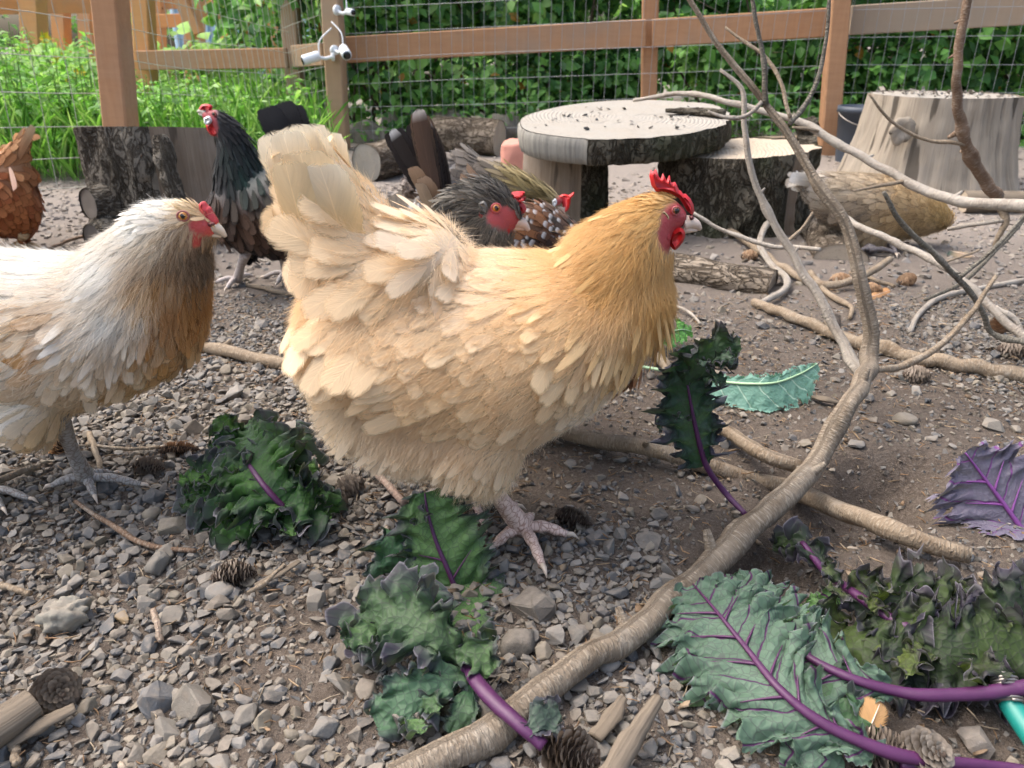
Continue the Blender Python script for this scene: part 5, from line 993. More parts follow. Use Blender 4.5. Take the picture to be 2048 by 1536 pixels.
    gy = (.34, .335, .31)
    leg(t, Y, (118, 830), (178, 978), [(285, 982), (192, 1004), (108, 984), (228, 960)], .0085, gy, dy=-.045); leg(t, Y, (-40, 820), (-20, 1000), [(62, 1010), (10, 1030), (-70, 1000)], .008, gy, dy=.03)
wheaten_hen()

# --- hens farther back
def black_hen():
    Y = 1.62; k1, k2 = (.012, .012, .014), (.035, .034, .036); b1, b2 = (.022, .015, .012), (.14, .075, .045)
    ch = [[(484, 425, 74, .066), (540, 425, 90, .08), (600, 420, 80, .07), (650, 400, 60, .05)], [(490, 390, 66, .055), (478, 340, 52, .042), (470, 295, 40, .03), (455, 258, 30, .024), (434, 238, 25, .021), (416, 232, 19, .016), (408, 226, 13, .011)], [(500, 460, 46, .04), (492, 500, 22, .018)]]
    fl = [(440, 225, 330, 2, .6), (470, 290, 285, 4, 1.0), (500, 340, 285, 4.5, 1.2), (440, 300, 275, 3.5, 1.0), (450, 400, 275, 3.5, 2.0), (520, 420, 300, 4, 2.2), (500, 480, 275, 3, 1.6), (600, 400, 340, 5, 2.2)]
    co = [(450, 240, k1, k2), (480, 300, k1, (.02, .035, .032)), (500, 340, (.01, .02, .018), (.02, .05, .042)), (450, 350, k1, k2), (450, 420, b1, b2), (520, 430, b1, b2), (600, 400, k1, b2), (490, 500, k1, k2)]
    t = hen('black_hen', Y, ch, fl, co, 'black hen with red face and raised head in front of the dark bark stump', [(418, 238, 24, 20, 40), (430, 254, 14, 18, 0)], (.40, .06, .07), .008, .9, 3, 5, 6, .05, seed=3, foot=G(480, 575))
    quills(t, 'tail_feather', Y, [(600, 350, 543, 207, 56, -.02, k1, k2, .1), (610, 350, 556, 203, 58, -.01, k1, k2, -.05), (615, 350, 572, 212, 56, .0, k1, k2, -.1), (630, 360, 630, 245, 40, .02, (.05, .04, .035), k2, -.1), (650, 370, 655, 262, 40, .03, (.05, .04, .035), k2, -.15), (620, 350, 600, 225, 40, .02, k1, k2)], 3)
    flesh(t, 'comb', Y, [(398, 218), (404, 209), (414, 208), (424, 212), (420, 222), (406, 226)], .005, M['comb']); flesh(t, 'ear_lobe', Y, [(408, 236), (418, 232), (424, 242), (416, 250), (409, 246)], .004, M['white'], -.019)
    flesh(t, 'wattle', Y, [(412, 250), (428, 244), (440, 256), (438, 268), (426, 272), (416, 262)], .005, M['wattle'], -.012)
    beak(t, Y, [(412, 226, 8, .008), (402, 222, 5, .005), (395, 224, 2, .002)], [(412, 232, 5, .007), (403, 229, 3, .004), (397, 228, 1.5, .002)], M['beak_grey']); eye(t, Y, 428, 228, 4.5, .018, (.2, .06, .01), (.35, .06, .06), .6, sgn=-1)
    leg(t, Y, (492, 505), (478, 572), [(432, 574), (455, 585), (505, 560)], .0095, (.50, .47, .45), dy=-.03); leg(t, Y, (560, 490), (575, 560), [(530, 562), (555, 575)], .0095, (.4, .38, .36), dy=.04)
black_hen()
def grey_headed_hen():
    Y = .99; n1, n2 = (.075, .066, .054), (.27, .24, .19)
    ch = [[(790, 650, 120, .075), (860, 660, 140, .085), (920, 620, 130, .075)], [(915, 590, 110, .062), (928, 520, 86, .05), (955, 455, 76, .036), (978, 420, 60, .0215), (1006, 424, 44, .019), (1025, 434, 30, .016)], [(935, 425, 60, .030), (975, 392, 40, .018), (1000, 392, 28, .016)], [(760, 640, 80, .05), (690, 600, 50, .03)]]
    fl = [(1010, 375, 140, 1.6, .35), (980, 370, 160, 2.4, .4), (940, 420, 205, 3.0, .6), (900, 470, 230, 3.6, .8), (980, 470, 255, 3.0, .6), (960, 530, 250, 4, .9), (860, 560, 225, 4, 1.8), (800, 650, 200, 4, 2), (1030, 400, 120, 1.2, .3)]
    co = [(1000, 380, (.036, .033, .03), (.15, .135, .115)), (940, 400, (.05, .046, .04), (.19, .17, .14)), (960, 450, n1, n2), (900, 480, (.045, .042, .038), (.17, .15, .125)), (980, 490, (.10, .09, .07), (.36, .32, .25)), (950, 540, (.14, .12, .09), (.34, .3, .24)), (800, 640, (.12, .09, .06), (.25, .2, .15))]
    t = hen('grey_headed_hen', Y, ch, fl, co, 'hen with streaked grey head and red wattle looking over the buff hen back', [(1006, 428, 34, 22, -15), (1020, 442, 26, 16, -20)], (.44, .07, .07), .006, 1.8, 3, 6, 3, .15, seed=4, vary=1.5, fuzz=(16000, .012, .0002), down=(9000, [(960, 400, 90), (960, 480, 90), (1020, 385, 40)], .012, .00016), foot=[P(860, 900, Y)[0], Y, float(gz(P(860, 900, Y)[0], Y))])
    beak(t, Y, [(1018, 442, 19, .013), (1034, 443, 15, .0105), (1047, 449, 10, .007), (1058, 461, 4, .002)], [(1018, 453, 9, .009), (1034, 455, 6, .0065), (1048, 458, 3, .003)], M['beak'])
    eye(t, Y, 992, 416, 9.5, .0235, (.50, .17, .03), (.48, .09, .09), .5)
    flesh(t, 'comb', Y, [(1022, 398), (1020, 386), (1026, 384), (1036, 383), (1049, 384), (1050, 389), (1040, 393), (1052, 394), (1049, 400), (1040, 402), (1050, 410), (1053, 418), (1050, 425), (1042, 426), (1044, 432), (1034, 426), (1026, 414)], .007, M['comb'], sm=False)
    flesh(t, 'wattle', Y, [(985, 452), (1000, 447), (1018, 452), (1020, 462), (1014, 474), (1004, 480), (992, 474), (982, 462)], .006, M['wattle'], -.012); flesh(t, 'wattle', Y, [(990, 452), (1016, 452), (1018, 464), (1006, 478), (994, 470)], .005, M['wattle'], .01)
    flesh(t, 'ear_lobe', Y, [(952, 424), (960, 420), (970, 432), (968, 450), (962, 456), (955, 446)], .005, M['pinkcomb'], -.026); flesh(t, 'ear_tuft', Y, [(956, 406), (968, 402), (976, 416), (972, 428), (960, 420)], .003, M['down_grey'], -.026)
    leg(t, Y, (830, 760), (830, 905), [(870, 915), (800, 915)], .008, (.5, .45, .4))
M['down_grey'] = m_plain('grey_ear_down', (.20, .19, .17), .9, .5, .4, 200)
grey_headed_hen()
def speckled_hen():
    Y = 1.24; d1, d2 = (.03, .019, .014), (.20, .085, .035)
    ch = [[(905, 470, 66, .05), (980, 480, 92, .07), (1070, 500, 96, .072), (1150, 545, 84, .06), (1200, 590, 64, .045)], [(1180, 570, 60, .045), (1250, 610, 38, .028), (1305, 632, 22, .019), (1330, 634, 15, .014)], [(910, 460, 58, .045), (885, 425, 34, .03)]]
    fl = [(1080, 420, 158, 2.8, 1.4), (1000, 440, 155, 3, 1.5), (1140, 470, 150, 2.6, 1.3), (1060, 500, 160, 2.6, 1.4), (900, 440, 130, 5, 2.4), (1200, 560, 145, 3, 1.4), (1290, 620, 150, 2, .7), (960, 400, 140, 5, .9)]
    co = [(1080, 430, d1, d2), (1140, 480, d1, (.14, .06, .03)), (1000, 440, d1, d2), (900, 430, (.16, .09, .05), (.30, .20, .13)), (880, 470, (.42, .38, .33), (.6, .56, .5)), (1200, 580, (.16, .06, .025), (.26, .11, .05))]
    t = hen('speckled_hen', Y, ch, fl, co, 'dark brown hen speckled with white, tail raised, pecking behind the buff hen', [(1325, 634, 18, 14, 0)], vox=.007, dens=1.1, cols_n=3, shrink=6, seed=5, white=(.5, (.66, .66, .66)), vary=1.3)
    tb = (.028, .022, .02); br = (.20, .125, .075)
    quills(t, 'tail_feather', Y, [(880, 420, 822, 222, 46, -.03, (.05, .036, .028), (.16, .10, .065), -.06), (885, 420, 842, 228, 46, -.02, tb, (.11, .07, .05), .0), (890, 420, 858, 240, 40, -.01, tb, tb, .05), (895, 420, 872, 262, 38, .0, tb, (.06, .045, .038), .08), (875, 410, 772, 270, 50, .0, tb, tb, -.12), (870, 400, 785, 255, 46, .02, tb, tb, -.05), (880, 415, 805, 250, 44, .02, tb, tb), (872, 430, 832, 330, 34, -.035, br, (.34, .23, .15), .1), (890, 440, 850, 350, 34, -.045, br, (.36, .25, .17), .1), (866, 440, 842, 365, 30, -.045, (.40, .30, .2), (.45, .34, .24))], 4)
    quills(t, 'tail_feather', Y, [(878, 420, 824, 219, 36, -.034, (.13, .08, .055), (.62, .58, .54), -.06), (872, 408, 768, 268, 36, -.004, tb, (.7, .7, .7), -.12), (885, 420, 850, 236, 40, -.03, tb, (.45, .40, .36), .02)], 14, tip0=.88)
    quills(t, 'saddle_feather', Y, [(960 + 8 * k, 395 - 2 * k, 878 + 9 * k, 392 - 8 * abs(k - 2), 17, -.06, (.26, .15, .09), (.40, .27, .18), .3 - .15 * k) for k in range(6)], 6)
    flesh(t, 'comb', Y, [(1320, 618), (1332, 604), (1345, 608), (1352, 624), (1344, 634), (1328, 632)], .005, M['wattle']); beak(t, Y, [(1340, 638, 8, .008), (1348, 648, 5, .005), (1350, 658, 2, .002)], [(1336, 642, 6, .007), (1343, 650, 3, .004), (1346, 656, 1.5, .002)], M['beak'])
    leg(t, Y, (1000, 590), (1000, 735), [(1035, 742), (980, 748)], .008, (.5, .45, .4))
speckled_hen()
def golden_necked_hen():
    Y = 1.72; g1, g2 = (.10, .082, .066), (.19, .155, .125); n1, n2 = (.16, .12, .05), (.38, .29, .13)
    ch = [[(860, 368, 40, .045), (905, 362, 52, .062), (970, 372, 52, .066), (1030, 380, 42, .05)], [(1025, 372, 38, .045), (1065, 380, 28, .034), (1098, 394, 20, .024), (1116, 402, 15, .018)], [(910, 335, 34, .045), (945, 330, 28, .035)]]
    fl = [(920, 330, 175, 3.5, 2.2), (980, 360, 165, 4, 2.4), (1040, 370, 155, 4.5, .9), (1085, 385, 150, 3, .7), (870, 370, 190, 4, 2.4), (940, 400, 190, 4, 2.4)]
    co = [(920, 330, g1, g2), (980, 350, g1, g2), (1040, 370, n1, n2), (1080, 385, n1, n2), (1110, 396, n1, (.5, .4, .2)), (870, 370, (.09, .06, .045), (.16, .11, .08)), (890, 330, (.25, .24, .24), (.4, .4, .4))]
    t = hen('golden_necked_hen', Y, ch, fl, co, 'grey-brown hen with striped golden neck pecking beside the log table leg', [(1122, 405, 15, 15, 0)], (.45, .07, .07), .008, 1.1, 3, 5, 6, .1, seed=6, vary=1.5)
    flesh(t, 'comb', Y, [(1118, 392), (1128, 388), (1138, 390), (1148, 384), (1147, 392), (1142, 396), (1141, 406), (1136, 420), (1128, 424), (1124, 408)], .004, M['wattle']); flesh(t, 'ear_lobe', Y, [(1104, 402), (1111, 397), (1114, 406), (1106, 416)], .004, M['white'], -.019)
    beak(t, Y, [(1124, 415, 7, .008), (1126, 424, 5, .005), (1126, 433, 2, .002)], [(1119, 415, 5, .007), (1121, 423, 3, .004), (1122, 430, 1.5, .002)], M['beak'])
    leg(t, Y, (945, 410), (950, 545), [(985, 550), (930, 552)], .009, (.5, .45, .4)); leg(t, Y, (925, 410), (920, 540), [(955, 545), (905, 548)], .009, (.5, .45, .4), dy=.05)
golden_necked_hen()
def tan_hen():
    Y = 2.0; a1, a2 = (.36, .25, .13), (.58, .42, .23); d1, d2 = (.30, .24, .17), (.50, .41, .3)
    ch = [[(1650, 382, 38, .04), (1695, 402, 58, .065), (1760, 420, 70, .078), (1825, 425, 54, .06), (1862, 432, 38, .04), (1885, 440, 24, .028)], [(1645, 368, 26, .03), (1612, 358, 14, .02)], [(1730, 450, 44, .045, -.03), (1756, 490, 22, .022, -.03)]]
    fl = [(1650, 360, 165, 4.5, 2.6), (1720, 370, 170, 3.6, 2.4), (1790, 390, 155, 3.4, 2.2), (1850, 410, 150, 2.6, 1.4), (1880, 440, 130, 1.8, .8), (1690, 420, 195, 4.5, 2.4), (1780, 440, 200, 3.6, 2.2), (1740, 480, 240, 2.8, 1.6), (1840, 460, 180, 2.6, 1.6)]
    co = [(1620, 355, (.5, .45, .38), (.7, .66, .6)), (1680, 365, d1, (.60, .50, .37)), (1740, 375, d1, (.56, .44, .3)), (1800, 390, a1, a2), (1870, 430, (.46, .31, .12), (.62, .44, .2)), (1850, 460, a1, a2), (1780, 440, (.34, .22, .1), (.5, .35, .18)), (1690, 430, (.22, .18, .14), (.36, .28, .2)), (1740, 480, (.42, .31, .18), (.56, .44, .28))]
    t = hen('tan_hen', Y, ch, fl, co, 'tan hen pecking with head down between the log table and the pale stump', [], vox=.009, dens=1.1, cols_n=3, shrink=5, lift=3, tipc=.04, seed=7, foot=G(1770, 500), vary=1.2, fuzz=(16000, .018, .0003))
    quills(t, 'tail_feather', Y, [(1655, 370, 1580, 350 + 8 * k, 26, -.02 + .015 * k, (.42, .36, .28), (.70, .68, .64), .05) for k in range(4)], 4)
    beak(t, Y, [(1893, 440, 7, .009), (1897, 450, 5, .006), (1897, 460, 2, .002)], [(1888, 443, 5, .008), (1892, 451, 3, .004), (1893, 457, 1.5, .002)], M['beak']); eye(t, Y, 1888, 432, 3.5, .02, (.2, .06, .01), (.35, .06, .06), .6)
    dk = (.10, .10, .11); leg(t, Y, (1758, 490), (1775, 503), [(1820, 508), (1790, 516), (1740, 505)], .011, dk, dy=-.03); leg(t, Y, (1720, 480), (1740, 512), [(1790, 515), (1715, 512)], .01, dk, dy=.03)
tan_hen()
def rust_hen():
    Y = 1.93; a1, a2 = (.25, .07, .022), (.42, .15, .05)
    ch = [[(-90, 390, 70, .06), (-40, 390, 82, .072), (0, 395, 78, .07), (35, 410, 48, .055), (42, 440, 34, .04)], [(20, 350, 48, .05), (30, 318, 30, .032), (45, 285, 16, .02)], [(46, 450, 24, .024), (48, 474, 12, .012)]]
    fl = [(20, 320, 60, 3.5, 1.8), (40, 360, 300, 3, 2.2), (10, 400, 290, 3.4, 2.4), (60, 400, 280, 3, 2.2), (45, 450, 265, 2.6, 1.6), (-60, 390, 250, 4, 2.4)]
    co = [(20, 320, (.34, .15, .06), (.52, .28, .13)), (10, 350, a1, (.46, .19, .08)), (40, 400, a1, a2), (20, 440, a1, a2), (-60, 400, a1, a2), (5, 300, (.48, .26, .12), (.6, .38, .2))]
    t = hen('rust_hen', Y, ch, fl, co, 'rust-red hen seen from behind at the far left edge', [], vox=.009, dens=1.0, cols_n=3, shrink=5, seed=8, foot=G(45, 503), vary=1.2)
    quills(t, 'tail_feather', Y, [(22, 340, 62, 246, 20, -.02, (.30, .15, .07), (.30, .22, .13), -.05), (14, 340, 50, 252, 20, -.01, (.42, .22, .1), (.46, .32, .2), -.05), (0, 330, 16, 290, 22, .01, (.42, .22, .1), (.5, .34, .2)), (-10, 330, 2, 300, 22, .01, (.42, .22, .1), (.5, .34, .2))], 4)
    quills(t, 'loose_feather', Y, [(18, 335, 30, 380, 16, -.078, (.55, .36, .27), (.5, .3, .22)), ], 5)
    leg(t, Y, (48, 468), (46, 502), [(85, 505), (60, 512), (20, 505)], .0105, (.62, .42, .2), dy=-.02); leg(t, Y, (-40, 460), (-40, 500), [(0, 505), (-60, 505)], .01, (.6, .4, .2), dy=.03)
rust_hen()
def rust_pecking_hen():
    Y = .90; a1, a2 = (.24, .09, .03), (.42, .18, .06)
    ch = [[(1090, 690, 84, .06), (1160, 700, 92, .062), (1215, 712, 76, .05), (1240, 720, 54, .036)], [(1225, 700, 44, .035), (1265, 664, 30, .024), (1300, 640, 20, .017), (1316, 638, 14, .014)]]
    fl = [(1150, 700, 180, 3, 1.8), (1240, 740, 215, 2.6, 1.6), (1290, 650, 200, 2, .7)]; co = [(1150, 700, a1, a2), (1240, 740, a1, a2), (1290, 650, a1, a2)]
    t = hen('rust_pecking_hen', Y, ch, fl, co, 'rust-brown hen almost hidden behind the buff hen breast', [(1318, 640, 12, 10, 0)], vox=.006, dens=1.0, cols_n=3, shrink=6, seed=9)
    leg(t, Y, (1010, 770), (1000, 885), [(1030, 892), (980, 892)], .008, (.55, .42, .3))
rust_pecking_hen()
# ------------------------------------------------------------------ fallen branches, sticks
def pp3(pts):
    """(u, v, spec): spec ('z', lift) above the ground under that ray, or a number = depth Y."""
    return np.array([G(p[0], p[1], p[2][1]) if isinstance(p[2], tuple) else P(p[0], p[1], p[2]) for p in pts])
def zz(l): return ('z', l)
GREYB, TANB, PALEB, DARKB, REDB = (.24, .195, .145), (.30, .235, .165), (.40, .36, .31), (.15, .14, .115), (.23, .15, .10)
def limb(t, name, pts, rpx, col, n=40, ns=12, wob=.06, seed=0, knots=0):
    p = pp3(pts); r = np.array([rp * (.73 if rp > 22 else .80) * (q[1] * _cp - (q[2] - CAMH) * _sp) / FPX for rp, q in zip(rpx, p)]); q, rr = resample(p, n, r); rg = np.random.default_rng(seed)
    rr = rr * (1 + .05 * vn(np.arange(n) * .5, np.zeros(n), seed))
    if knots:
        for k in rg.choice(np.arange(3, n - 3), knots, False): rr = rr * (1 + .22 * np.exp(-((np.arange(n) - k) / 1.2) ** 2))
    q = q + np.stack([vn(np.arange(n) * .35, np.full(n, 3.), seed), vn(np.arange(n) * .35, np.full(n, 9.), seed), vn(np.arange(n) * .35, np.full(n, 15.), seed)], 1) * rr[:, None] * .30
    V, F, uv = tube(q, rr, ns, True, wob=wob, seed=seed); return mk(name, V, F, M['branch'], t, uv=uv, col=np.array([*col, 1.])), q, rr
def stubs(t, q, rr, where, col, seed, L=1.6):
    r = np.random.default_rng(seed); tt, n, b = frames(q)
    for k in where:
        a = r.uniform(-1.2, 1.2); d = nrm(n[k] * math.cos(a) + b[k] * math.sin(a) + tt[k] * .4); p0 = q[k] + d * rr[k] * .6; V, F, uv = tube(resample([p0, p0 + d * rr[k] * L * .6, p0 + d * rr[k] * L], 6), np.linspace(rr[k] * .5, rr[k] * .24, 6), 8, wob=.1, seed=k); mk('twig_stub', V, F, M['branch'], t, uv=uv, col=np.array([*col, 1.]))
def branch(name, label, parts, cat='branch', base=None, group=None):
    """parts: list of (name, pts, radii px, colour, samples, stub indices)."""
    b = pp3(parts[0][1]).mean(0); b[2] = 0; t = thing(name, b if base is None else base, label, cat, group)
    for i, pt in enumerate(parts):
        nm, pts, rpx, col, n, st = pt; o, q, rr = limb(t, nm, pts, rpx, col, n, 14 if max(rpx) > 15 else 8, .06, len(label) + 7 * i, min(n // 14, 6))
        if st: stubs(t, q, rr, st, col, i + 3)
    return t
def build_branches():
    branch('forked_branch', 'thick grey-brown forked branch rising from bottom centre to the top right', [
        ('limb', [(790, 1570, zz(.012)), (1000, 1447, zz(.014)), (1150, 1340, zz(.016)), (1300, 1234, zz(.018)), (1440, 1118, zz(.03)), (1560, 1004, zz(.045)), (1640, 908, zz(.06)), (1708, 795, zz(.08)), (1742, 712, .99), (1724, 570, 1.01), (1692, 450, 1.04), (1648, 385, 1.06), (1600, 300, 1.09), (1535, 212, 1.12), (1450, 110, 1.15), (1365, -25, 1.18)], [45, 43, 40, 37, 35, 33, 27, 25, 22, 17, 14, 12.5, 11, 9, 7.5, 6], GREYB, 110, [18, 30, 44, 58]),
        ('side_limb', [(1602, 932, zz(.05)), (1530, 912, zz(.035)), (1460, 868, zz(.02)), (1390, 800, zz(.015)), (1330, 730, zz(.012)), (1290, 690, zz(.01))], [19, 18, 16, 14, 12, 10], TANB, 40, [12]),
        ('side_limb', [(1722, 752, 1.0), (1690, 690, 1.05), (1640, 600, 1.1), (1580, 500, 1.15), (1537, 430, 1.18), (1500, 330, 1.2), (1490, 250, 1.22), (1484, 180, 1.24), (1440, 140, 1.26)], [15, 13, 12, 10, 9, 8, 7, 6, 4], PALEB, 50, [20, 30]),
        ('side_limb', [(1742, 740, 1.0), (1810, 731, 1.02), (1880, 690, 1.04), (1940, 628, 1.06), (1992, 552, 1.08)], [8, 9, 8, 7, 5], TANB, 30, None),
        ('twig', [(1530, 210, 1.12), (1525, 110, 1.13), (1500, -20, 1.14)], [8, 6, 5], DARKB, 20, None), ('twig', [(1578, 250, 1.1), (1625, 185, 1.11), (1650, 90, 1.12), (1660, -20, 1.13)], [6, 6, 5, 4], DARKB, 24, None), ('twig', [(1525, 205, 1.12), (1490, 232, 1.12), (1455, 235, 1.12), (1415, 222, 1.13)], [6, 5, 5, 3], PALEB, 20, None), ('twig', [(1580, 235, 1.1), (1545, 130, 1.15), (1450, 55, 1.2)], [5, 5, 3], TANB, 24, None), ('broken_stub', [(1598, 940, zz(.06)), (1622, 935, zz(.062)), (1640, 937, zz(.062))], [14, 11, 9], PALEB, 8, None)])
    branch('long_straight_branch', 'long straight branch lying under the hens from left to right', [
        ('limb', [(385, 690, zz(.012)), (640, 742, zz(.012)), (900, 805, zz(.012)), (1130, 866, zz(.014)), (1330, 908, zz(.02)), (1600, 985, zz(.018)), (1780, 1060, zz(.022)), (1940, 1112, zz(.014))], [13, 18, 19, 20, 23, 25, 25, 24], TANB, 80, [4, 9, 52]), ('twig', [(600, 738, zz(.02)), (570, 748, zz(.012)), (545, 765, zz(.004))], [6, 5, 4], REDB, 10, None)])
    branch('smooth_branch', 'smooth tan branch lying across the right behind the forked branch', [('limb', [(1510, 606, zz(.010)), (1600, 640, zz(.012)), (1700, 680, zz(.012)), (1850, 716, zz(.012)), (2090, 760, zz(.012))], [11, 13, 16, 18, 20], TANB, 60, [28]), ('side_limb', [(1520, 606, zz(.01)), (1568, 582, zz(.012)), (1572, 558, zz(.02)), (1540, 528, zz(.02)), (1520, 490, zz(.03)), (1530, 455, zz(.05)), (1565, 420, zz(.06)), (1620, 398, zz(.07))], [8, 9, 9, 8, 8, 8, 6, 5], PALEB, 50, None)])
    branch('arched_branch', 'pale arching branch crossing in front of the table and pale stump', [('limb', [(1268, 201, 2.06), (1370, 187, 1.95), (1450, 203, 1.85), (1600, 245, 1.75), (1700, 300, 1.68), (1800, 356, 1.6), (1900, 398, 1.52), (2080, 414, 1.4)], [4, 6, 7, 9, 10, 11, 13, 17], PALEB, 70, [44, 58]),
        ('twig', [(1810, 362, 1.59), (1760, 372, 1.58), (1708, 382, 1.57)], [5, 5, 3], TANB, 12, None), ('twig', [(1998, 412, 1.45), (2012, 445, 1.44), (1992, 480, 1.44), (1985, 512, 1.45)], [9, 8, 6, 4], TANB, 20, None), ('twig', [(2012, 440, 1.44), (1960, 448, 1.46), (1895, 458, 1.5)], [7, 6, 5], PALEB, 16, None), ('twig', [(1640, 262, 1.72), (1610, 258, 1.7), (1585, 255, 1.7)], [4, 4, 3], TANB, 10, None), ('twig', [(2060, 420, 1.4), (2010, 480, 1.38), (1930, 560, 1.34), (1850, 600, 1.3)], [5, 6, 5, 4], DARKB, 24, None)])
    branch('slender_grey_branch', 'slender blue-grey branch behind the buff hen beak', [('limb', [(1385, 425, 1.42), (1450, 462, 1.4), (1530, 490, 1.36), (1585, 494, 1.34), (1640, 500, 1.3)], [4, 5, 6, 6, 5], PALEB, 30, None), ('twig', [(1560, 494, 1.35), (1600, 462, 1.36), (1626, 424, 1.37)], [5, 4, 3], TANB, 14, None)])
    branch('curved_pale_branch', 'long pale curved branch sweeping from the tan hen to the right edge', [('limb', [(1640, 375, 1.55), (1668, 420, 1.5), (1740, 462, 1.42), (1830, 503, 1.35), (1905, 545, 1.28), (1962, 590, 1.24), (2012, 645, 1.2), (2080, 705, 1.15)], [5, 7, 8, 9, 9, 10, 11, 12], PALEB, 60, None), ('side_limb', [(1990, 615, 1.22), (2030, 640, 1.2), (2050, 690, 1.18)], [7, 7, 6], PALEB, 16, None)])
    branch('dark_twiggy_branch', 'thin dark green-grey branch in front of the tan hen', [('limb', [(1768, 384, 1.12), (1800, 440, 1.13), (1868, 508, 1.14), (1918, 558, 1.15), (1962, 620, 1.16), (1988, 668, 1.16), (2080, 690, 1.12)], [5, 7, 7, 8, 7, 7, 8], DARKB, 50, [8, 16, 24]), ('twig', [(1920, 556, 1.15), (1985, 500, 1.16), (2060, 420, 1.18)], [5, 5, 4], DARKB, 20, None)])
    branch('spiny_branch', 'reddish spiny branch standing up in front of the pale stump', [('limb', [(1945, -30, 1.62), (1925, 60, 1.62), (1914, 150, 1.62), (1918, 230, 1.64), (1936, 300, 1.66), (1962, 352, 1.68), (1992, 396, 1.7)], [10, 11, 11, 13, 14, 15, 16], REDB, 50, [6, 12, 17, 22, 28, 34]), ('twig', [(1738, 188, 1.66), (1780, 240, 1.66), (1845, 277, 1.66), (1928, 288, 1.65)], [3, 4, 4, 5], TANB, 24, None)])
    branch('bent_stick', 'bent tan stick on the ground beyond the fork', [('limb', [(1330, 440, zz(.02)), (1440, 452, zz(.02)), (1530, 510, zz(.015)), (1600, 556, zz(.012)), (1670, 568, zz(.014)), (1740, 545, zz(.03)), (1782, 518, zz(.05))], [6, 8, 9, 9, 10, 9, 8], TANB, 50, [40])])
    S_ = [('curved_stick', 'curved stick on the gravel at far right', [(1820, 664, zz(.006)), (1850, 614, zz(.008)), (1920, 584, zz(.01)), (2090, 552, zz(.01))], [6, 7, 7, 6], PALEB), ('thin_stick', 'thin reddish stick below the white hen feet', [(150, 1002, zz(.008)), (225, 1052, zz(.012)), (300, 1090, zz(.01)), (390, 1102, zz(.008))], [5, 7, 7, 6], REDB), ('thin_stick', 'pale straight stick ending at the brown pine cone', [(172, 888, zz(.01)), (250, 898, zz(.012)), (318, 894, zz(.012))], [5, 5, 5], TANB), ('thin_stick', 'short stick standing beside the white hen shank', [(178, 868, zz(.01)), (195, 915, zz(.01)), (206, 955, zz(.008))], [7, 7, 6], TANB), ('thin_stick', 'stick at the left edge level with the white hen foot', [(-20, 970, zz(.01)), (40, 945, zz(.012)), (80, 932, zz(.01))], [10, 9, 8], TANB),
          ('thin_stick', 'pinkish stick leaning under the buff hen rump', [(690, 880, zz(.012)), (745, 942, zz(.012)), (808, 1006, zz(.01))], [8, 9, 9], (.42, .30, .24)), ('thin_stick', 'dark twig on the gravel left of the bark stump base', [(70, 512, zz(.006)), (130, 484, zz(.01)), (190, 468, zz(.01))], [4, 4, 4], REDB), ('thin_stick', 'dry stick behind the buff hen tail feathers', [(492, 568, zz(.006)), (545, 580, zz(.008)), (600, 592, zz(.006))], [5, 6, 5], TANB), ('thin_stick', 'thin white twig right of the buff hen breast', [(1335, 606, zz(.006)), (1375, 622, zz(.01)), (1402, 648, zz(.004))], [4, 4, 3], PALEB), ('thin_stick', 'forked pale stick beyond the fork of the thick branch', [(1620, 545, zz(.006)), (1660, 590, zz(.008)), (1700, 612, zz(.008)), (1700, 636, zz(.005))], [7, 7, 6, 5], TANB),
          ('thin_stick', 'thin dark twig on the gravel above the pale rough stone', [(300, 1185, zz(.010)), (355, 1140, zz(.018)), (410, 1110, zz(.012))], [2.5, 3, 2], DARKB), ('thin_stick', 'short dark stick among the left gravel', [(495, 1185, zz(.01)), (530, 1165, zz(.012)), (570, 1128, zz(.016))], [5, 6, 5], TANB), ('thin_stick', 'short upright pale stick near the left gravel middle', [(306, 1220, zz(.014)), (315, 1250, zz(.014)), (322, 1282, zz(.008))], [8, 8, 7], (.34, .26, .2)), ('thin_stick', 'broken stick at the bottom left corner', [(28, 1478, zz(.01)), (32, 1530, zz(.01))], [11, 10], TANB), ('thin_stick', 'thin stick left of the white hen foot on gravel', [(0, 1170, zz(.01)), (60, 1186, zz(.012))], [8, 7], TANB), ('thin_stick', 'tan stick lying right of the pale leaf under the far branch', [(1700, 1545 - 1000, zz(.01)), (1790, 572, zz(.008))], [5, 5], TANB), ('thin_stick', 'thin tan stick lying in front of the tan hen', [(1880, 528, zz(.006)), (1960, 500, zz(.02))], [3, 3], TANB)]
    for nm, lb, pts, rp, c in S_: branch(nm, lb, [('limb', pts, rp, c, 24, None)], 'stick')
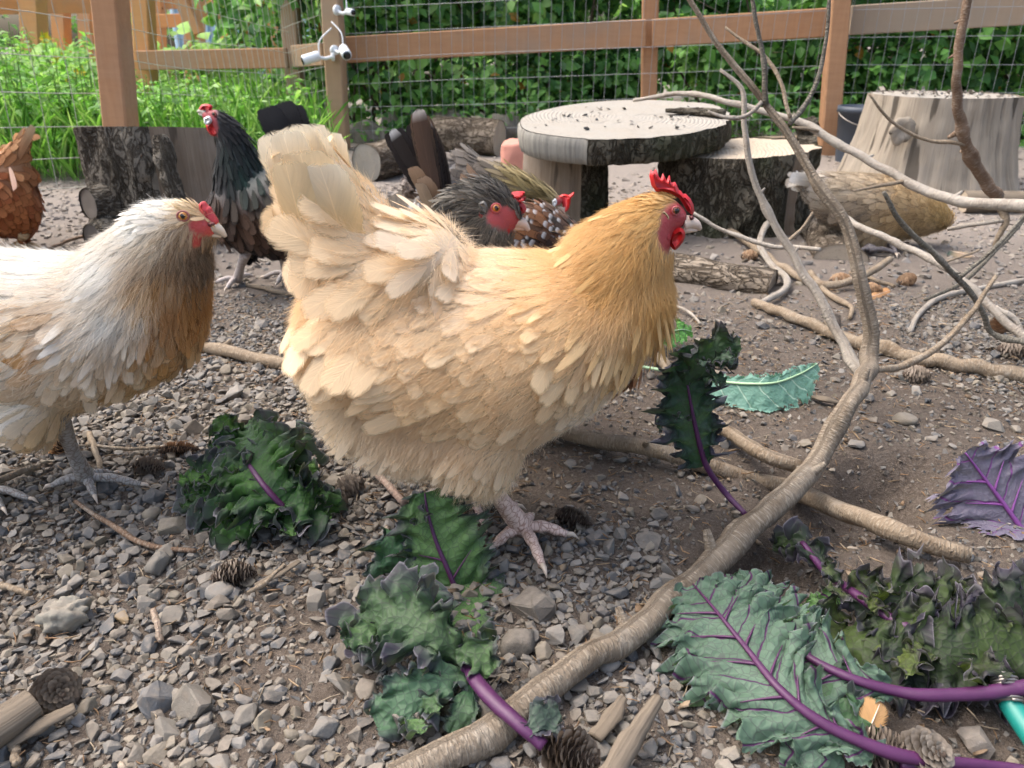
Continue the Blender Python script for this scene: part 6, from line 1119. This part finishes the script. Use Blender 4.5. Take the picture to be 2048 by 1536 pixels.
    # weathered wood pieces in front
    for nm, lb, pts, rp, w in (('driftwood_stick', 'bleached driftwood stick at the bottom between branch and kale', [(1215, 1560, zz(.02)), (1262, 1480, zz(.022)), (1316, 1396, zz(.03))], [32, 30, 16], .16), ('driftwood_stick', 'flat brown driftwood piece left of the bleached stick', [(1190, 1475, zz(.010)), (1225, 1430, zz(.012)), (1246, 1395, zz(.012))], [20, 24, 12], .22), ('wood_chunk', 'thick grey wood chunk at the lower left edge', [(-60, 1490, zz(.02)), (10, 1445, zz(.022)), (68, 1405, zz(.022))], [48, 46, 40], .08), ('bark_chip', 'flat weathered bark chip in the lower left gravel', [(15, 1490, zz(.012)), (80, 1450, zz(.014)), (150, 1415, zz(.014))], [16, 24, 14], .2), ('bark_chip', 'flat tan wood sliver among gravel left of the centre kale', [(510, 1172, zz(.008)), (560, 1146, zz(.012)), (598, 1122, zz(.012))], [10, 13, 9], .15), ('bark_chip', 'dark bark chip beside the pale leaf tip', [(1620, 792, zz(.006)), (1650, 798, zz(.010)), (1680, 806, zz(.006))], [10, 15, 7], .2)):
        p = pp3(pts); r = np.array([.68 * a * np.linalg.norm(q - np.array([0, 0, CAMH])) / FPX for a, q in zip(rp, p)]); q, rr = resample(p, 26, r); flat = .45 if 'chip' in nm or 'flat' in lb else .85; V, F, uv = tube(q, np.stack([rr * flat, rr], 1), 18, wob=w, seed=len(lb)); o = mk(nm, V, F, M['driftwood'], None, uv=uv); tag(o, lb, 'wood')
build_branches()
# ------------------------------------------------------------------ kale leaves
def blade(t, name, rib, hw, nd, m, c1, c2, ruf=.008, freq=7.0, seed=0, asym=(1, 1), droop=1.5, sweep=.5, ns=90, nt=57, teeth=.14, fold=0.0, res=(190, 61), lam=.021):
    ns, nt = res; teeth = teeth * 1.5
    """Leaf sheet round a midrib: rib (k,3), half widths hw (k,) in metres, nd = the way the face looks."""
    r = np.random.default_rng(seed); rib = np.asarray(rib, float); q, w = resample(rib, ns, np.asarray(hw, float)); tt = nrm(np.gradient(q, axis=0)); N = np.asarray(nd, float); N = nrm(N[None] - tt * (tt @ N)[:, None]); B = np.cross(N, tt)
    s = np.linspace(0, 1, ns)[:, None]; t_ = np.sign(np.linspace(-1, 1, nt)) * np.abs(np.linspace(-1, 1, nt)) ** .75; T = t_[None] + 0 * s; a = np.abs(T); Ln = np.linalg.norm(np.diff(q, axis=0), axis=1).sum()
    side = np.where(T < 0, asym[0], asym[1]); W_ = w[:, None] * side * (1 + .11 * (np.abs(((s * Ln * 230 + .2 * vn(s * Ln * 90, 0 * s, seed)) % 1) - .5) * 4 - 1) * a ** 3 + teeth * vn(s * Ln * 260 + 9 * np.sign(T), 3 * np.sign(T) + 0 * s, seed) * a ** 2 + .16 * vn(s * Ln * 70 + 5 * np.sign(T), 7 + 0 * s * T, seed + 1) * a)
    x = W_ * T; L_ = s * Ln; f = freq; sg = np.sign(T)
    lam = lam if res[0] > 100 else .4 * Ln
    ph = 2 * np.pi * L_ / lam + 2.2 * vn(L_ * 25 + 11 * sg, T * 1.3 + 4, seed + 2) * 1.6 + 1.7 * sg
    big = np.sin(ph) * a ** 1.5; fine = vn(L_ * 140 + 3 * sg, a * 6 + 5 * sg, seed + 3) * a ** 1.4; fr = vn(L_ * 300 + 7 * sg, a * 7 + 2 * sg, seed + 4) * sstep(.30, .9, a)
    fr2 = vn(L_ * 520 + 19 * sg, a * 9 + 3 * sg, seed + 5) * sstep(.7, 1.0, a)
    kf = min(ruf / .010, 1.3); dn = .75 * ruf * big + kf * (.0050 * fine + .0026 * fr + .0012 * fr2) - droop * x ** 2 - fold * np.abs(x); db = ruf * (.55 * np.cos(ph) * a ** 2 + .35 * vn(L_ * 90 + 31 * sg, a * 5, seed + 6) * a ** 2) * sg; dt = sweep * w[:, None] * a ** 1.3 * (1 - s ** 2.5) + ruf * .35 * vn(L_ * 110 + 17 * sg, a * 4, seed + 7) * a ** 1.5 + .0018 * fr
    V = q[:, None] + B[:, None] * (x + db)[..., None] + N[:, None] * dn[..., None] + tt[:, None] * dt[..., None]
    k = np.clip(.5 + .5 * fbm(L_ * 30, x * 30 + 5, seed + 8, 3), 0, 1)[..., None]; C = np.array(c1) * (1 - k) + np.array(c2) * k; C = np.concatenate([C, a[..., None]], -1)
    i = np.arange(ns - 1)[:, None] * nt; j = np.arange(nt - 1)[None]; Q = np.stack([i + j, i + j + 1, i + nt + j + 1, i + nt + j], -1).reshape(-1, 4); uv = np.stack([x, L_ + 0 * x], -1).reshape(-1, 2)
    Vf = V.reshape(-1, 3); g = gz(Vf[:, 0], Vf[:, 1]) + .003; Vf[:, 2] = np.maximum(Vf[:, 2], g)
    # bitten-out margin
    keep = np.ones(len(Q), bool); bite = (vn(L_ * 160 + 13 * sg, a * 6 + sg, seed + 9) > .62) & (a > .8); keep = ~bite.reshape(-1)[Q].any(1)
    return mk(name, Vf, Q[keep], m, t, uv=uv, col=C.reshape(-1, 4))
def vein(t, pts, rr, m, name='midrib', ns=10, flat=.8):
    q, r2 = resample(pts, 36, rr); V, F, uv = tube(q, np.stack([r2 * flat, r2], 1), ns, wob=.05); return mk(name, V, F, m, t, uv=uv)
def sideveins(t, rib, hw, nd, m, n, r0, asym=(1, 1), droop=1.5, k0=.15, k1=.85, out=.55, lift=.0015):
    rib = np.asarray(rib, float); q, w = resample(rib, 60, np.asarray(hw, float)); tt = nrm(np.gradient(q, axis=0)); N = np.asarray(nd, float); N = nrm(N[None] - tt * (tt @ N)[:, None]); B = np.cross(N, tt)
    for i in range(n):
        for sd in (-1, 1):
            k = int(60 * (k0 + (k1 - k0) * (i + (.0 if sd < 0 else .4)) / n)); ww = w[k] * asym[0 if sd < 0 else 1] * out; x = np.linspace(0, 1, 9)[:, None]
            p = q[k] + B[k] * sd * ww * x + tt[k] * ww * .75 * x ** .9 + N[k] * (lift - droop * (ww * x) ** 2); V, F, uv = tube(p, np.linspace(r0, r0 * .25, 9), 6); mk('side_vein', V, F, m, t, uv=uv)
def frills(t, cs, n, size, c1, c2, seed, m, spread, up=.55, name='leaflet'):
    """Curled leaflets round the heap: cs = centres (k,3), spread = reach from a centre in metres."""
    r = np.random.default_rng(seed); cs = np.asarray(cs)
    for i in range(n):
        c = cs[r.integers(len(cs))]; a = r.uniform(0, 2 * np.pi); e = nrm(np.array([math.cos(a), math.sin(a) * .8 - .25, r.uniform(-.1, up)])); p0 = c + e * spread * r.uniform(.15, .6) * np.array([1, 1, .7]); L = size * r.uniform(.7, 1.3); b = r.normal(0, .35, 3)
        rib = np.array([p0, p0 + e * L * .5 + b * L * .15 + np.array([0, 0, L * .12]), p0 + nrm(e + b * .5) * L]); k = r.random(); blade(t, name, rib, np.array([.18, .42, .16]) * L * r.uniform(.9, 1.3), nrm(np.array([0, -.55, .8]) + r.normal(0, .3, 3)), m, np.array(c1) * (.75 + .6 * k), np.array(c2) * (.75 + .6 * k), L * .20, 7, seed * 50 + i, droop=6.0, sweep=.3, res=(64, 29))
def build_kale():
    U1, U2 = (.095, .16, .105), (.145, .225, .155); D1, D2 = (.020, .055, .020), (.06, .125, .035); PU = M['stem_purple']
    up = (-.12, -.55, .82)
    # big leaf, underside up, bottom right
    rib = pp3([(1775, 1506, zz(.02)), (1650, 1452, zz(.03)), (1560, 1382, zz(.038)), (1490, 1296, zz(.04)), (1430, 1222, zz(.038)), (1385, 1170, zz(.03))]); hw = [.004, .027, .054, .059, .050, .018]
    t = thing('kale_leaf', G(1560, 1420), 'large kale leaf with pale underside up at the bottom right', 'kale leaf', 'kale leaves on the ground'); blade(t, 'blade', rib, hw, up, M['kale'], U1, U2, .0100, 9, 1, (.9, 1.05), 2.2, .45, 120, 75)
    vein(t, np.vstack([pp3([(1850, 1522, zz(.014))]), rib]) + np.array([0, -.001, .002]), [.0055, .0058, .0048, .0036, .0026, .0016, .0008], PU); sideveins(t, rib, hw, up, PU, 5, .0015, (.9, 1.05), 2.2)
    # second leaf beside it with the long stem
    rib = pp3([(1790, 1384, zz(.03)), (1700, 1358, zz(.035)), (1610, 1312, zz(.036)), (1540, 1248, zz(.034)), (1480, 1185, zz(.028)), (1448, 1152, zz(.02))]); hw = [.008, .034, .046, .046, .034, .010]
    t = thing('kale_leaf', G(1700, 1400), 'kale leaf with long purple stem reaching the right edge', 'kale leaf', 'kale leaves on the ground'); blade(t, 'blade', rib, hw, (-.1, -.6, .8), M['kale'], U1, U2, .009, 9, 12, (.9, 1.0), 2.5, .5, 110, 67)
    vein(t, np.vstack([pp3([(2090, 1370, zz(.035)), (1960, 1388, zz(.032)), (1850, 1392, zz(.03))]), rib]) + np.array([0, -.001, .002]), [.0066, .0062, .0056, .005, .0042, .0034, .0024, .0015, .0008], PU); sideveins(t, rib, hw, (-.1, -.6, .8), PU, 4, .0014, (.9, 1.0), 2.5)
    # lower frill under the two leaves
    t = thing('kale_scrap', G(1660, 1440), 'frilly kale scrap tucked under the big leaf by the orange feather', 'kale leaf', 'kale leaves on the ground'); blade(t, 'blade', pp3([(1760, 1480, zz(.01)), (1700, 1430, zz(.02)), (1650, 1380, zz(.026)), (1600, 1350, zz(.022))]), [.008, .022, .026, .012], (0, -.6, .8), M['kale_dark'], (.05, .12, .05), (.11, .20, .09), .010, 9, 14)
    blade(t, 'blade', pp3([(1690, 1530, zz(.01)), (1620, 1510, zz(.016)), (1560, 1500, zz(.014))]), [.012, .02, .01], (0, -.6, .8), M['kale'], U1, U2, .008, 8, 15)
    # centre kale with upright leaf
    t = thing('kale_plant', G(930, 1400), 'curly green-purple kale in front of the buff hen foot', 'kale leaf', 'kale leaves on the ground')
    r1 = pp3([(932, 1335, zz(.03)), (938, 1250, .60), (905, 1160, .615), (872, 1080, .63), (855, 1020, .64), (850, 985, .645)]); h1 = [.020, .036, .044, .046, .038, .014]; nd = (.12, -.93, .34); K1, K2 = (.07, .155, .05), (.16, .28, .095)
    blade(t, 'blade', r1, h1, nd, M['kale_dark'], K1, K2, .011, 10, 21, (1.15, .85), 2.0, .5, 120, 67); vein(t, r1 + np.array([0, -.0015, 0]), [.0042, .0034, .0026, .002, .0014, .0008], PU); sideveins(t, r1, h1, nd, PU, 4, .0013, (1.15, .85), 2.0)
    blade(t, 'blade', pp3([(928, 1320, zz(.03)), (868, 1268, zz(.055)), (800, 1232, zz(.06)), (735, 1245, zz(.045)), (690, 1290, zz(.02))]), [.014, .029, .034, .028, .012], (-.1, -.6, .78), M['kale_dark'], (.040, .085, .038), (.095, .155, .068), .014, 12, 22, (1, 1), 3, .4, 110, 61)
    blade(t, 'blade', pp3([(935, 1345, zz(.022)), (870, 1372, zz(.03)), (810, 1398, zz(.026)), (750, 1445, zz(.008))]), [.012, .024, .026, .012], (-.1, -.6, .8), M['kale_dark'], (.06, .13, .07), (.13, .22, .12), .010, 9, 23); blade(t, 'blade', pp3([(900, 1240, zz(.06)), (830, 1180, .62), (790, 1120, .63), (780, 1060, .64)]), [.012, .03, .032, .012], (-.3, -.85, .4), M['kale_dark'], (.035, .10, .045), (.10, .2, .09), .013, 10, 26); blade(t, 'blade', pp3([(1050, 1465, zz(.03)), (1085, 1440, zz(.035)), (1120, 1425, zz(.03))]), [.006, .016, .008], (0, -.7, .7), M['kale_dark'], (.05, .08, .06), (.10, .14, .10), .005, 5, 24)
    blade(t, 'blade', pp3([(940, 1370, zz(.02)), (925, 1420, zz(.016)), (905, 1470, zz(.006))]), [.008, .014, .007], (0, -.8, .6), M['kale_dark'], (.05, .12, .06), (.12, .2, .1), .005, 6, 25)
    vein(t, pp3([(1088, 1492, zz(.022)), (1040, 1450, zz(.03)), (985, 1400, zz(.032)), (945, 1350, zz(.03)), (932, 1310, zz(.03))]), [.0050, .0058, .0064, .006, .004], PU, 'stem', 12)
    frills(t, pp3([(780, 1230, zz(.045)), (740, 1260, zz(.035)), (830, 1210, zz(.05)), (800, 1290, zz(.03)), (790, 1120, .635), (775, 1070, .64), (830, 1020, .645), (860, 1390, zz(.02)), (800, 1410, zz(.015)), (880, 1300, zz(.04))]), 10, .028, (.04, .085, .035), (.11, .19, .07), 5, M['kale_dark'], .03)
    # dark mound on the left
    t = thing('kale_mound', G(520, 1030), 'dark curly green kale head on the gravel left of the buff hen', 'kale leaf', 'kale leaves on the ground')
    for k, (rb, h) in enumerate((([(640, 1048, zz(.006)), (585, 1010, zz(.04)), (530, 960, zz(.065)), (500, 900, zz(.075)), (492, 850, zz(.06))], [.014, .038, .047, .042, .016]), ([(545, 1010, zz(.03)), (480, 985, zz(.05)), (425, 965, zz(.045)), (380, 950, zz(.015))], [.015, .036, .038, .014]), ([(545, 990, zz(.04)), (600, 1000, zz(.05)), (645, 1010, zz(.03)), (668, 1030, zz(.006))], [.016, .034, .03, .01]), ([(560, 1050, zz(.012)), (520, 1030, zz(.03)), (470, 1035, zz(.025)), (420, 1040, zz(.006))], [.014, .028, .028, .01]), ([(520, 960, zz(.06)), (560, 900, zz(.07)), (590, 860, zz(.05))], [.014, .036, .012]))):
        blade(t, 'blade', pp3(rb), h, (-.05, -.62, .78), M['kale_dark'], (.022, .070, .018), (.075, .18, .032), .017, 12, 31 + k, (1, 1), 3.5, .3, 90, 61, .2)
    frills(t, pp3([(520, 960, zz(.05)), (480, 920, zz(.05)), (560, 950, zz(.05)), (450, 965, zz(.035)), (590, 1000, zz(.03)), (520, 1010, zz(.03)), (620, 1020, zz(.015)), (430, 1000, zz(.015)), (510, 880, zz(.05))]), 34, .030, (.024, .07, .020), (.09, .19, .035), 3, M['kale_dark'], .036)
    vein(t, pp3([(600, 1045, zz(.02)), (540, 985, zz(.055)), (505, 940, zz(.07)), (490, 915, zz(.07))]), [.004, .004, .003, .0015], PU, 'stem')
    # dark heap on the right
    t = thing('kale_bunch', G(1800, 1280), 'dark green and purple curly kale bunch at the right', 'kale leaf', 'kale leaves on the ground')
    for k, (rb, h) in enumerate((([(1690, 1180, zz(.04)), (1760, 1200, zz(.05)), (1850, 1215, zz(.05)), (1960, 1235, zz(.04))], [.016, .034, .040, .02]), ([(1740, 1240, zz(.04)), (1830, 1275, zz(.045)), (1940, 1300, zz(.045)), (2060, 1290, zz(.04))], [.02, .04, .046, .03]), ([(1660, 1250, zz(.02)), (1720, 1280, zz(.03)), (1800, 1320, zz(.03)), (1900, 1350, zz(.02))], [.016, .032, .036, .02]), ([(1960, 1220, zz(.05)), (2020, 1215, zz(.055)), (2090, 1210, zz(.05))], [.02, .034, .03]), ([(1655, 1135, zz(.035)), (1625, 1100, zz(.045)), (1590, 1085, zz(.045)), (1545, 1090, zz(.035))], [.006, .014, .014, .006]))):
        blade(t, 'blade', pp3(rb), h, (-.05, -.66, .75), M['kale_dark'], (.020, .034, .020), (.065, .10, .024), .014, 12, 41 + k, (1, 1), 2.5, .3, 100, 61, .22)
    frills(t, pp3([(1720, 1190, zz(.04)), (1800, 1210, zz(.04)), (1880, 1230, zz(.04)), (1960, 1240, zz(.04)), (2030, 1250, zz(.04)), (1780, 1280, zz(.03)), (1880, 1310, zz(.03)), (1980, 1310, zz(.03)), (1710, 1260, zz(.02))]), 34, .030, (.018, .03, .020), (.10, .13, .026), 4, M['kale_dark'], .034)
    vein(t, pp3([(1605, 1085, zz(.045)), (1650, 1135, zz(.042)), (1700, 1180, zz(.042)), (1780, 1235, zz(.045)), (1870, 1280, zz(.045))]), [.003, .0042, .005, .005, .004], PU, 'stem'); blade(t, 'blade', pp3([(1690, 1200, zz(.02)), (1650, 1205, zz(.02)), (1600, 1215, zz(.012))]), [.006, .010, .005], (0, -.7, .7), M['kale'], (.11, .24, .07), (.2, .34, .12), .004, 5, 47)
    # purple leaf at the right edge
    rb = pp3([(2120, 1150, .70), (2060, 1080, .71), (2005, 1005, .73), (1960, 945, .745), (1930, 905, .75)]); t = thing('purple_kale_leaf', G(2010, 1120), 'violet kale leaf standing at the right edge', 'kale leaf', 'kale leaves on the ground'); h = [.03, .058, .06, .046, .014]
    blade(t, 'blade', rb, h, (-.15, -.85, .5), M['kale_purple'], (.15, .13, .18), (.22, .195, .25), .008, 8, 51, (1, 1), 2.0, .35, 100, 65); vein(t, rb + np.array([0, -.0012, 0]), [.005, .004, .003, .002, .001], M['stem_violet']); sideveins(t, rb, h, (-.15, -.85, .5), M['stem_violet'], 4, .0016, (1, 1), 2.0)
    # sprig by the breast
    rb = pp3([(1400, 935, .765), (1385, 850, .765), (1372, 770, .77), (1380, 690, .775)]); t = thing('kale_sprig', G(1480, 1020), 'dark kale sprig standing beside the buff hen breast', 'kale leaf', 'kale leaves on the ground'); blade(t, 'blade', rb, [.022, .038, .034, .014], (-.1, -.95, .2), M['kale_dark'], (.024, .06, .034), (.07, .12, .08), .014, 11, 61, (1, 1), 2, .2, 100, 61, .22); blade(t, 'blade', pp3([(1372, 770, .765), (1405, 720, .765), (1445, 700, .765), (1482, 692, .765)]), [.012, .022, .022, .008], (0, -.95, .3), M['kale_dark'], (.022, .06, .024), (.07, .12, .05), .011, 9, 62)
    frills(t, pp3([(1380, 830, .765), (1375, 760, .765), (1385, 900, .765), (1410, 720, .765), (1350, 860, .765), (1340, 930, .765)]), 12, .022, (.022, .055, .03), (.075, .13, .07), 6, M['kale_dark'], .03)
    vein(t, pp3([(1492, 1030, zz(.006)), (1450, 985, zz(.02)), (1412, 930, .762), (1390, 850, .762), (1375, 770, .765)]), [.0035, .004, .004, .003, .0015], PU, 'stem')
    # pale blue-green leaf
    rb = pp3([(1380, 752, zz(.022)), (1430, 762, zz(.028)), (1490, 768, zz(.034)), (1550, 766, zz(.038)), (1600, 748, zz(.042)), (1634, 728, zz(.046))]); t = thing('pale_kale_leaf', G(1520, 800), 'pale blue-green leaf curled on the dirt right of the sprig', 'kale leaf', 'kale leaves on the ground'); h = [.012, .036, .048, .046, .036, .008]
    blade(t, 'blade', rb, h, (0, -.82, .55), M['kale_blue'], (.15, .32, .255), (.205, .39, .32), .003, 4, 71, (1.0, .30), 1.5, .15, 90, 51, .10); vein(t, np.vstack([pp3([(1270, 732, zz(.012)), (1330, 742, zz(.014))]), rb]) + np.array([0, -.001, .001]), [.003, .0032, .003, .0028, .0024, .002, .0015, .0008], M['stem_green'])
    rb = pp3([(1285, 690, zz(.012)), (1320, 672, zz(.03)), (1360, 660, zz(.03)), (1385, 664, zz(.02))]); t = thing('bright_leaf', G(1335, 680), 'small bright green leaf tip behind the buff hen breast', 'leaf'); blade(t, 'blade', rb, [.010, .022, .018, .006], (0, -.7, .7), M['kale'], (.09, .28, .05), (.14, .36, .08), .004, 5, 81); vein(t, rb + np.array([0, -.001, .001]), [.002, .0016, .0012, .0008], M['stem_green'])
    q = pp3([(1800, 1530, zz(.012)), (1900, 1526, zz(.012)), (2010, 1536, zz(.01)), (2080, 1548, zz(.01))]); qq, r2 = resample(q, 24, [.0045] * 4); V, F, uv = tube(qq, r2, 10, wob=.05); o = mk('purple_stalk', V, F, PU, None, uv=uv); tag(o, 'bare purple kale stem along the bottom right edge', 'stem')
M['stem_violet'] = m_plain('stem_violet', (.20, .055, .23), .4, .3, .1, 60)
build_kale()
# ------------------------------------------------------------------ pine cones, feathers, hose, single stones
def pine_cone(name, u, v, L, Rr, ax, label, c1, c2, seed, lift=None, open_=.85, n=130):
    Rr, L = Rr * .82, L * .9; r = np.random.default_rng(seed); ax = nrm(np.array(ax, float)); p0 = G(u, v, Rr * .75 if lift is None else lift); t = thing(name, p0 - np.array([0, 0, Rr * .75]), label, 'pine cone', 'pine cones on the ground'); a0 = p0 - ax * L / 2
    b1 = nrm(np.cross(ax, [.2, .1, 1.0])); b2 = np.cross(ax, b1); k = np.arange(n) / n; th = np.arange(n) * 2.39996; pr = np.interp(k, [0, .15, .45, .8, 1.0], [.45, .85, 1.0, .62, .12]) * Rr; rad = np.cos(th)[:, None] * b1 + np.sin(th)[:, None] * b2
    root = a0 + ax * (k * L * .94)[:, None] + rad * (pr * .42)[:, None]; d = nrm(rad * open_ + ax * (1 - open_ * .5) + r.normal(0, .08, (n, 3))); nn = nrm(rad - d * (rad * d).sum(1, keepdims=True)); S_ = pr * .85 + Rr * .08
    cc = np.array(c1) + (np.array(c2) - np.array(c1)) * r.random((n, 1)); x = feathers(root, d, nn, S_, pr * .62 + Rr * .08, 'round', cc * .8, cc * 1.25, 3, -.22, .22, None, .3, 0, seed); mk('scales', x[0], x[1], M['cone'], t, uv=x[2], col=np.c_[x[3][:, :3], np.ones(len(x[3]))])
    q = np.array([a0 + ax * L * s for s in (0, .1, .4, .8, .97)]); V, F, uv = tube(q, np.array([.3, .55, .6, .35, .08]) * Rr, 10, wob=.1); mk('core', V, F, M['cone'], t, uv=uv, col=np.array([.07, .05, .038, 1.]))
def build_small():
    BR, TN, GY, OR = ((.32, .19, .11), (.48, .33, .21)), ((.34, .25, .17), (.50, .38, .27)), ((.25, .205, .165), (.36, .30, .245)), ((.46, .25, .11), (.58, .36, .18))
    for (u, v, L, Rr, ax, lb, c) in ((360, 900, .058, .0125, (1, .1, .0), 'brown pine cone lying left of the dark kale mound', BR), (300, 935, .05, .014, (1, -.2, 0), 'dusty pinkish pine cone below the brown one', GY), (122, 893, .045, .015, (.3, .2, .9), 'orange-brown pine cone behind the white hen leg', OR), (1150, 1038, .052, .0135, (.85, -.5, 0), 'dark open pine cone right of the buff hen foot', ((.13, .10, .075), (.24, .19, .14))), (1142, 1508, .055, .020, (.75, -.45, .2), 'large open pine cone at the bottom under the kale stem', ((.20, .155, .115), (.34, .27, .2))), (700, 972, .045, .015, (.6, .5, .1), 'dusty pine cone under the buff hen rump', GY), (672, 1010, .04, .014, (.3, .6, .2), 'dusty pine cone next to the dark kale', GY), (470, 1150, .05, .016, (.9, .2, 0), 'earth-caked pine cone in the left gravel', GY), (112, 1385, .05, .019, (.5, -.4, .3), 'earth-caked pine cone at lower left', ((.12, .09, .065), (.2, .16, .12))), (1500, 512, .05, .016, (1, .1, 0), 'brown pine cone by the half-buried log', BR), (1682, 560, .06, .017, (1, .1, .1), 'reddish pine cone beyond the thick branch', BR), (1742, 580, .06, .017, (1, .0, 0), 'brown pine cone touching the bent stick', BR), (1815, 560, .058, .0165, (1, .4, .25), 'brown pine cone standing out right of the bent stick', BR), (1835, 750, .05, .016, (1, -.1, 0), 'grey pine cone under the smooth tan branch', GY), (1665, 640, .045, .015, (.5, .8, .1), 'small dark pine cone behind the pale side branch', GY), (2000, 650, .06, .018, (.3, .4, .8), 'brown pine cone at the right edge under the twigs', BR), (2030, 700, .06, .02, (.9, -.2, 0), 'dusty pine cone at the right edge on the gravel', GY), (1760, 1500, .05, .018, (.6, -.2, .2), 'dusty pine cone at the bottom right by the purple stem', GY), (1850, 1510, .05, .019, (.2, -.5, .6), 'grey open pine cone beside the bottom purple stem', ((.22, .18, .14), (.34, .29, .23)))):
        pine_cone('pine_cone', u, v, L, Rr, ax, lb, *c, seed=int(u + v))
    # loose feathers
    for (u0, v0, u1, v1, w, z, c, ct, lb) in ((1735, 1468, 1762, 1402, 62, .03, (.62, .36, .16), (.66, .38, .17), 'orange feather stuck between the kale leaves'), (1725, 600, 1795, 575, 20, .012, (.60, .32, .14), (.62, .30, .11), 'orange feather lying beyond the thick branch'), (1945, 512, 1895, 500, 22, .014, (.35, .26, .17), (.02, .06, .055), 'dark green-tipped feather in front of the tan hen')):
        a, b = G(u0, v0, z * .4), G(u1, v1, z); d = b - a; L = np.linalg.norm(d); d /= L; n = nrm(np.array([0, -.6, .8]) - d * (np.array([0, -.6, .8]) @ d)); x = feathers(a[None], d[None], n[None], np.array([L]), np.array([w * mpp(v0, a[1])]), 'tail', np.array([c]), np.array([ct]), 5, .1, .25, None, .5, .08, 3); o = mk('loose_feather', x[0], x[1], M['feather'], None, uv=x[2], col=x[3]); al = o.data.attributes.new('bn', 'FLOAT_VECTOR', 'POINT'); al.data.foreach_set('vector', x[4].astype(np.float32).ravel()); tag(o, lb, 'feather', 'loose feathers on the ground')
        V, F, uv = tube(np.array([a - d * L * .25, a, b - d * L * .1]), [.0008, .0009, .0003], 6); mk('quill', V, F, M['beak'], o, uv=uv)
    # hose with its coiled steel end
    t = thing('garden_hose', G(2030, 1420), 'teal hose with coiled steel collar at the lower right corner', 'hose'); q = resample(pp3([(2018, 1405, zz(.024)), (2048, 1450, zz(.02)), (2090, 1510, zz(.016)), (2150, 1580, zz(.014))]), 20); V, F, uv = tube(q, .0085, 18); mk('tube', V, F, M['hose'], t, uv=uv)
    e0, e1 = pp3([(2005, 1352, zz(.036)), (2018, 1405, zz(.026))]); n = 160; s = np.linspace(0, 1, n); ax = nrm(e1 - e0); b1 = nrm(np.cross(ax, [1, 0, .3])); b2 = np.cross(ax, b1); c = e0 + (e1 - e0) * s[:, None] + (np.cos(s * 2 * np.pi * 8)[:, None] * b1 + np.sin(s * 2 * np.pi * 8)[:, None] * b2) * .0094; V, F, uv = tube(c, .0013, 6); mk('spring_collar', V, F, M['steel'], t, uv=uv); V, F, uv = tube(np.array([e0, e1]), .008, 14); mk('fitting', V, F, M['steel'], t, uv=uv)
    # stones one can point to
    for (u, v, s, sq, tone, lb, sd) in ((132, 1232, .024, .75, (.40, .375, .31), 'large pale rough stone in the left gravel', 1), (545, 1388, .016, .3, (.07, .075, .08), 'dark slate chip lying on the bare dirt at bottom left', 2), (318, 1128, .017, .7, (.27, .255, .225), 'smooth rounded stone above the left gravel middle', 3), (440, 1185, .015, .6, (.31, .30, .275), 'pale oval pebble left of the wood sliver', 4), (350, 1225, .015, .8, (.27, .25, .215), 'blunt grey stone in the middle of the left gravel', 5), (245, 1238, .011, .7, (.40, .29, .16), 'yellowish stone beside the pale rough stone', 6), (385, 1408, .020, .7, (.30, .27, .225), 'large tan stone at bottom left', 7), (318, 1400, .021, .55, (.20, .205, .21), 'blue-grey stone at bottom left beside the tan one', 8), (655, 1450, .014, .8, (.24, .235, .22), 'grey pointed stone on the dirt left of the kale', 9), (1040, 1290, .021, .6, (.21, .19, .16), 'large grey stone right of the centre kale', 10), (1075, 1215, .022, .6, (.22, .195, .165), 'flat-topped stone in front of the buff hen toes', 11), (1315, 1030, .013, .8, (.20, .18, .155), 'dark upright stone on the dirt under the kale sprig', 12), (1300, 1080, .018, .5, (.21, .19, .165), 'low stone below the kale sprig', 13), (1810, 838, .020, .55, (.29, .255, .2), 'tan stone on the dirt right of the fork', 14), (1715, 888, .016, .6, (.25, .245, .23), 'grey stone above the dug hollow', 15), (1985, 850, .018, .6, (.31, .285, .24), 'pale stone near the right edge above the violet leaf', 16), (1955, 1478, .018, .8, (.24, .215, .19), 'square brown stone at the bottom right', 17), (520, 652, .02, .4, (.15, .15, .15), 'flat dark stone behind the buff hen tail', 18), (1525, 652, .015, .6, (.12, .125, .13), 'dark round stone on the dirt beyond the pale leaf', 19), (835, 1440, .020, .75, (.17, .155, .135), 'dark stone half under the centre kale', 20), (1100, 1420, .014, .8, (.2, .18, .16), 'stone wedged against the thick branch', 21)):
        r = np.random.default_rng(sd); V, F = ico(4 if sd == 1 else 3) if sd in (1, 3, 4, 10, 14) else SOFT[(sd * 5) % 26]; nz_ = nrm(r.normal(size=(9, 3))); cut = r.uniform(.62, .9, 9); W_ = V.copy()
        for a, b in zip(nz_, cut):
            dd = W_ @ a; W_ = W_ - np.maximum(dd - b, 0)[:, None] * a
        W_ = W_ * (np.array([1, .8, sq]) if sd in (1, 3, 4, 10, 14) else np.array([1, 1, 1.0])) * (1 + (.22 if sd == 1 else .05) * fbm(V[:, 0] * 4 + sd, V[:, 1] * 4 + V[:, 2] * 3, sd, 3))[:, None]; W_ = W_ @ rots(1, r, .2)[0].T * s; o = mk('stone', W_ + G(u, v, s * sq * .45), F, M['stone'], None, smooth=sd in (1, 3, 4, 10, 14)); o.color = (*[.66 * q for q in tone], 1); tag(o, lb, 'stone')
build_small()
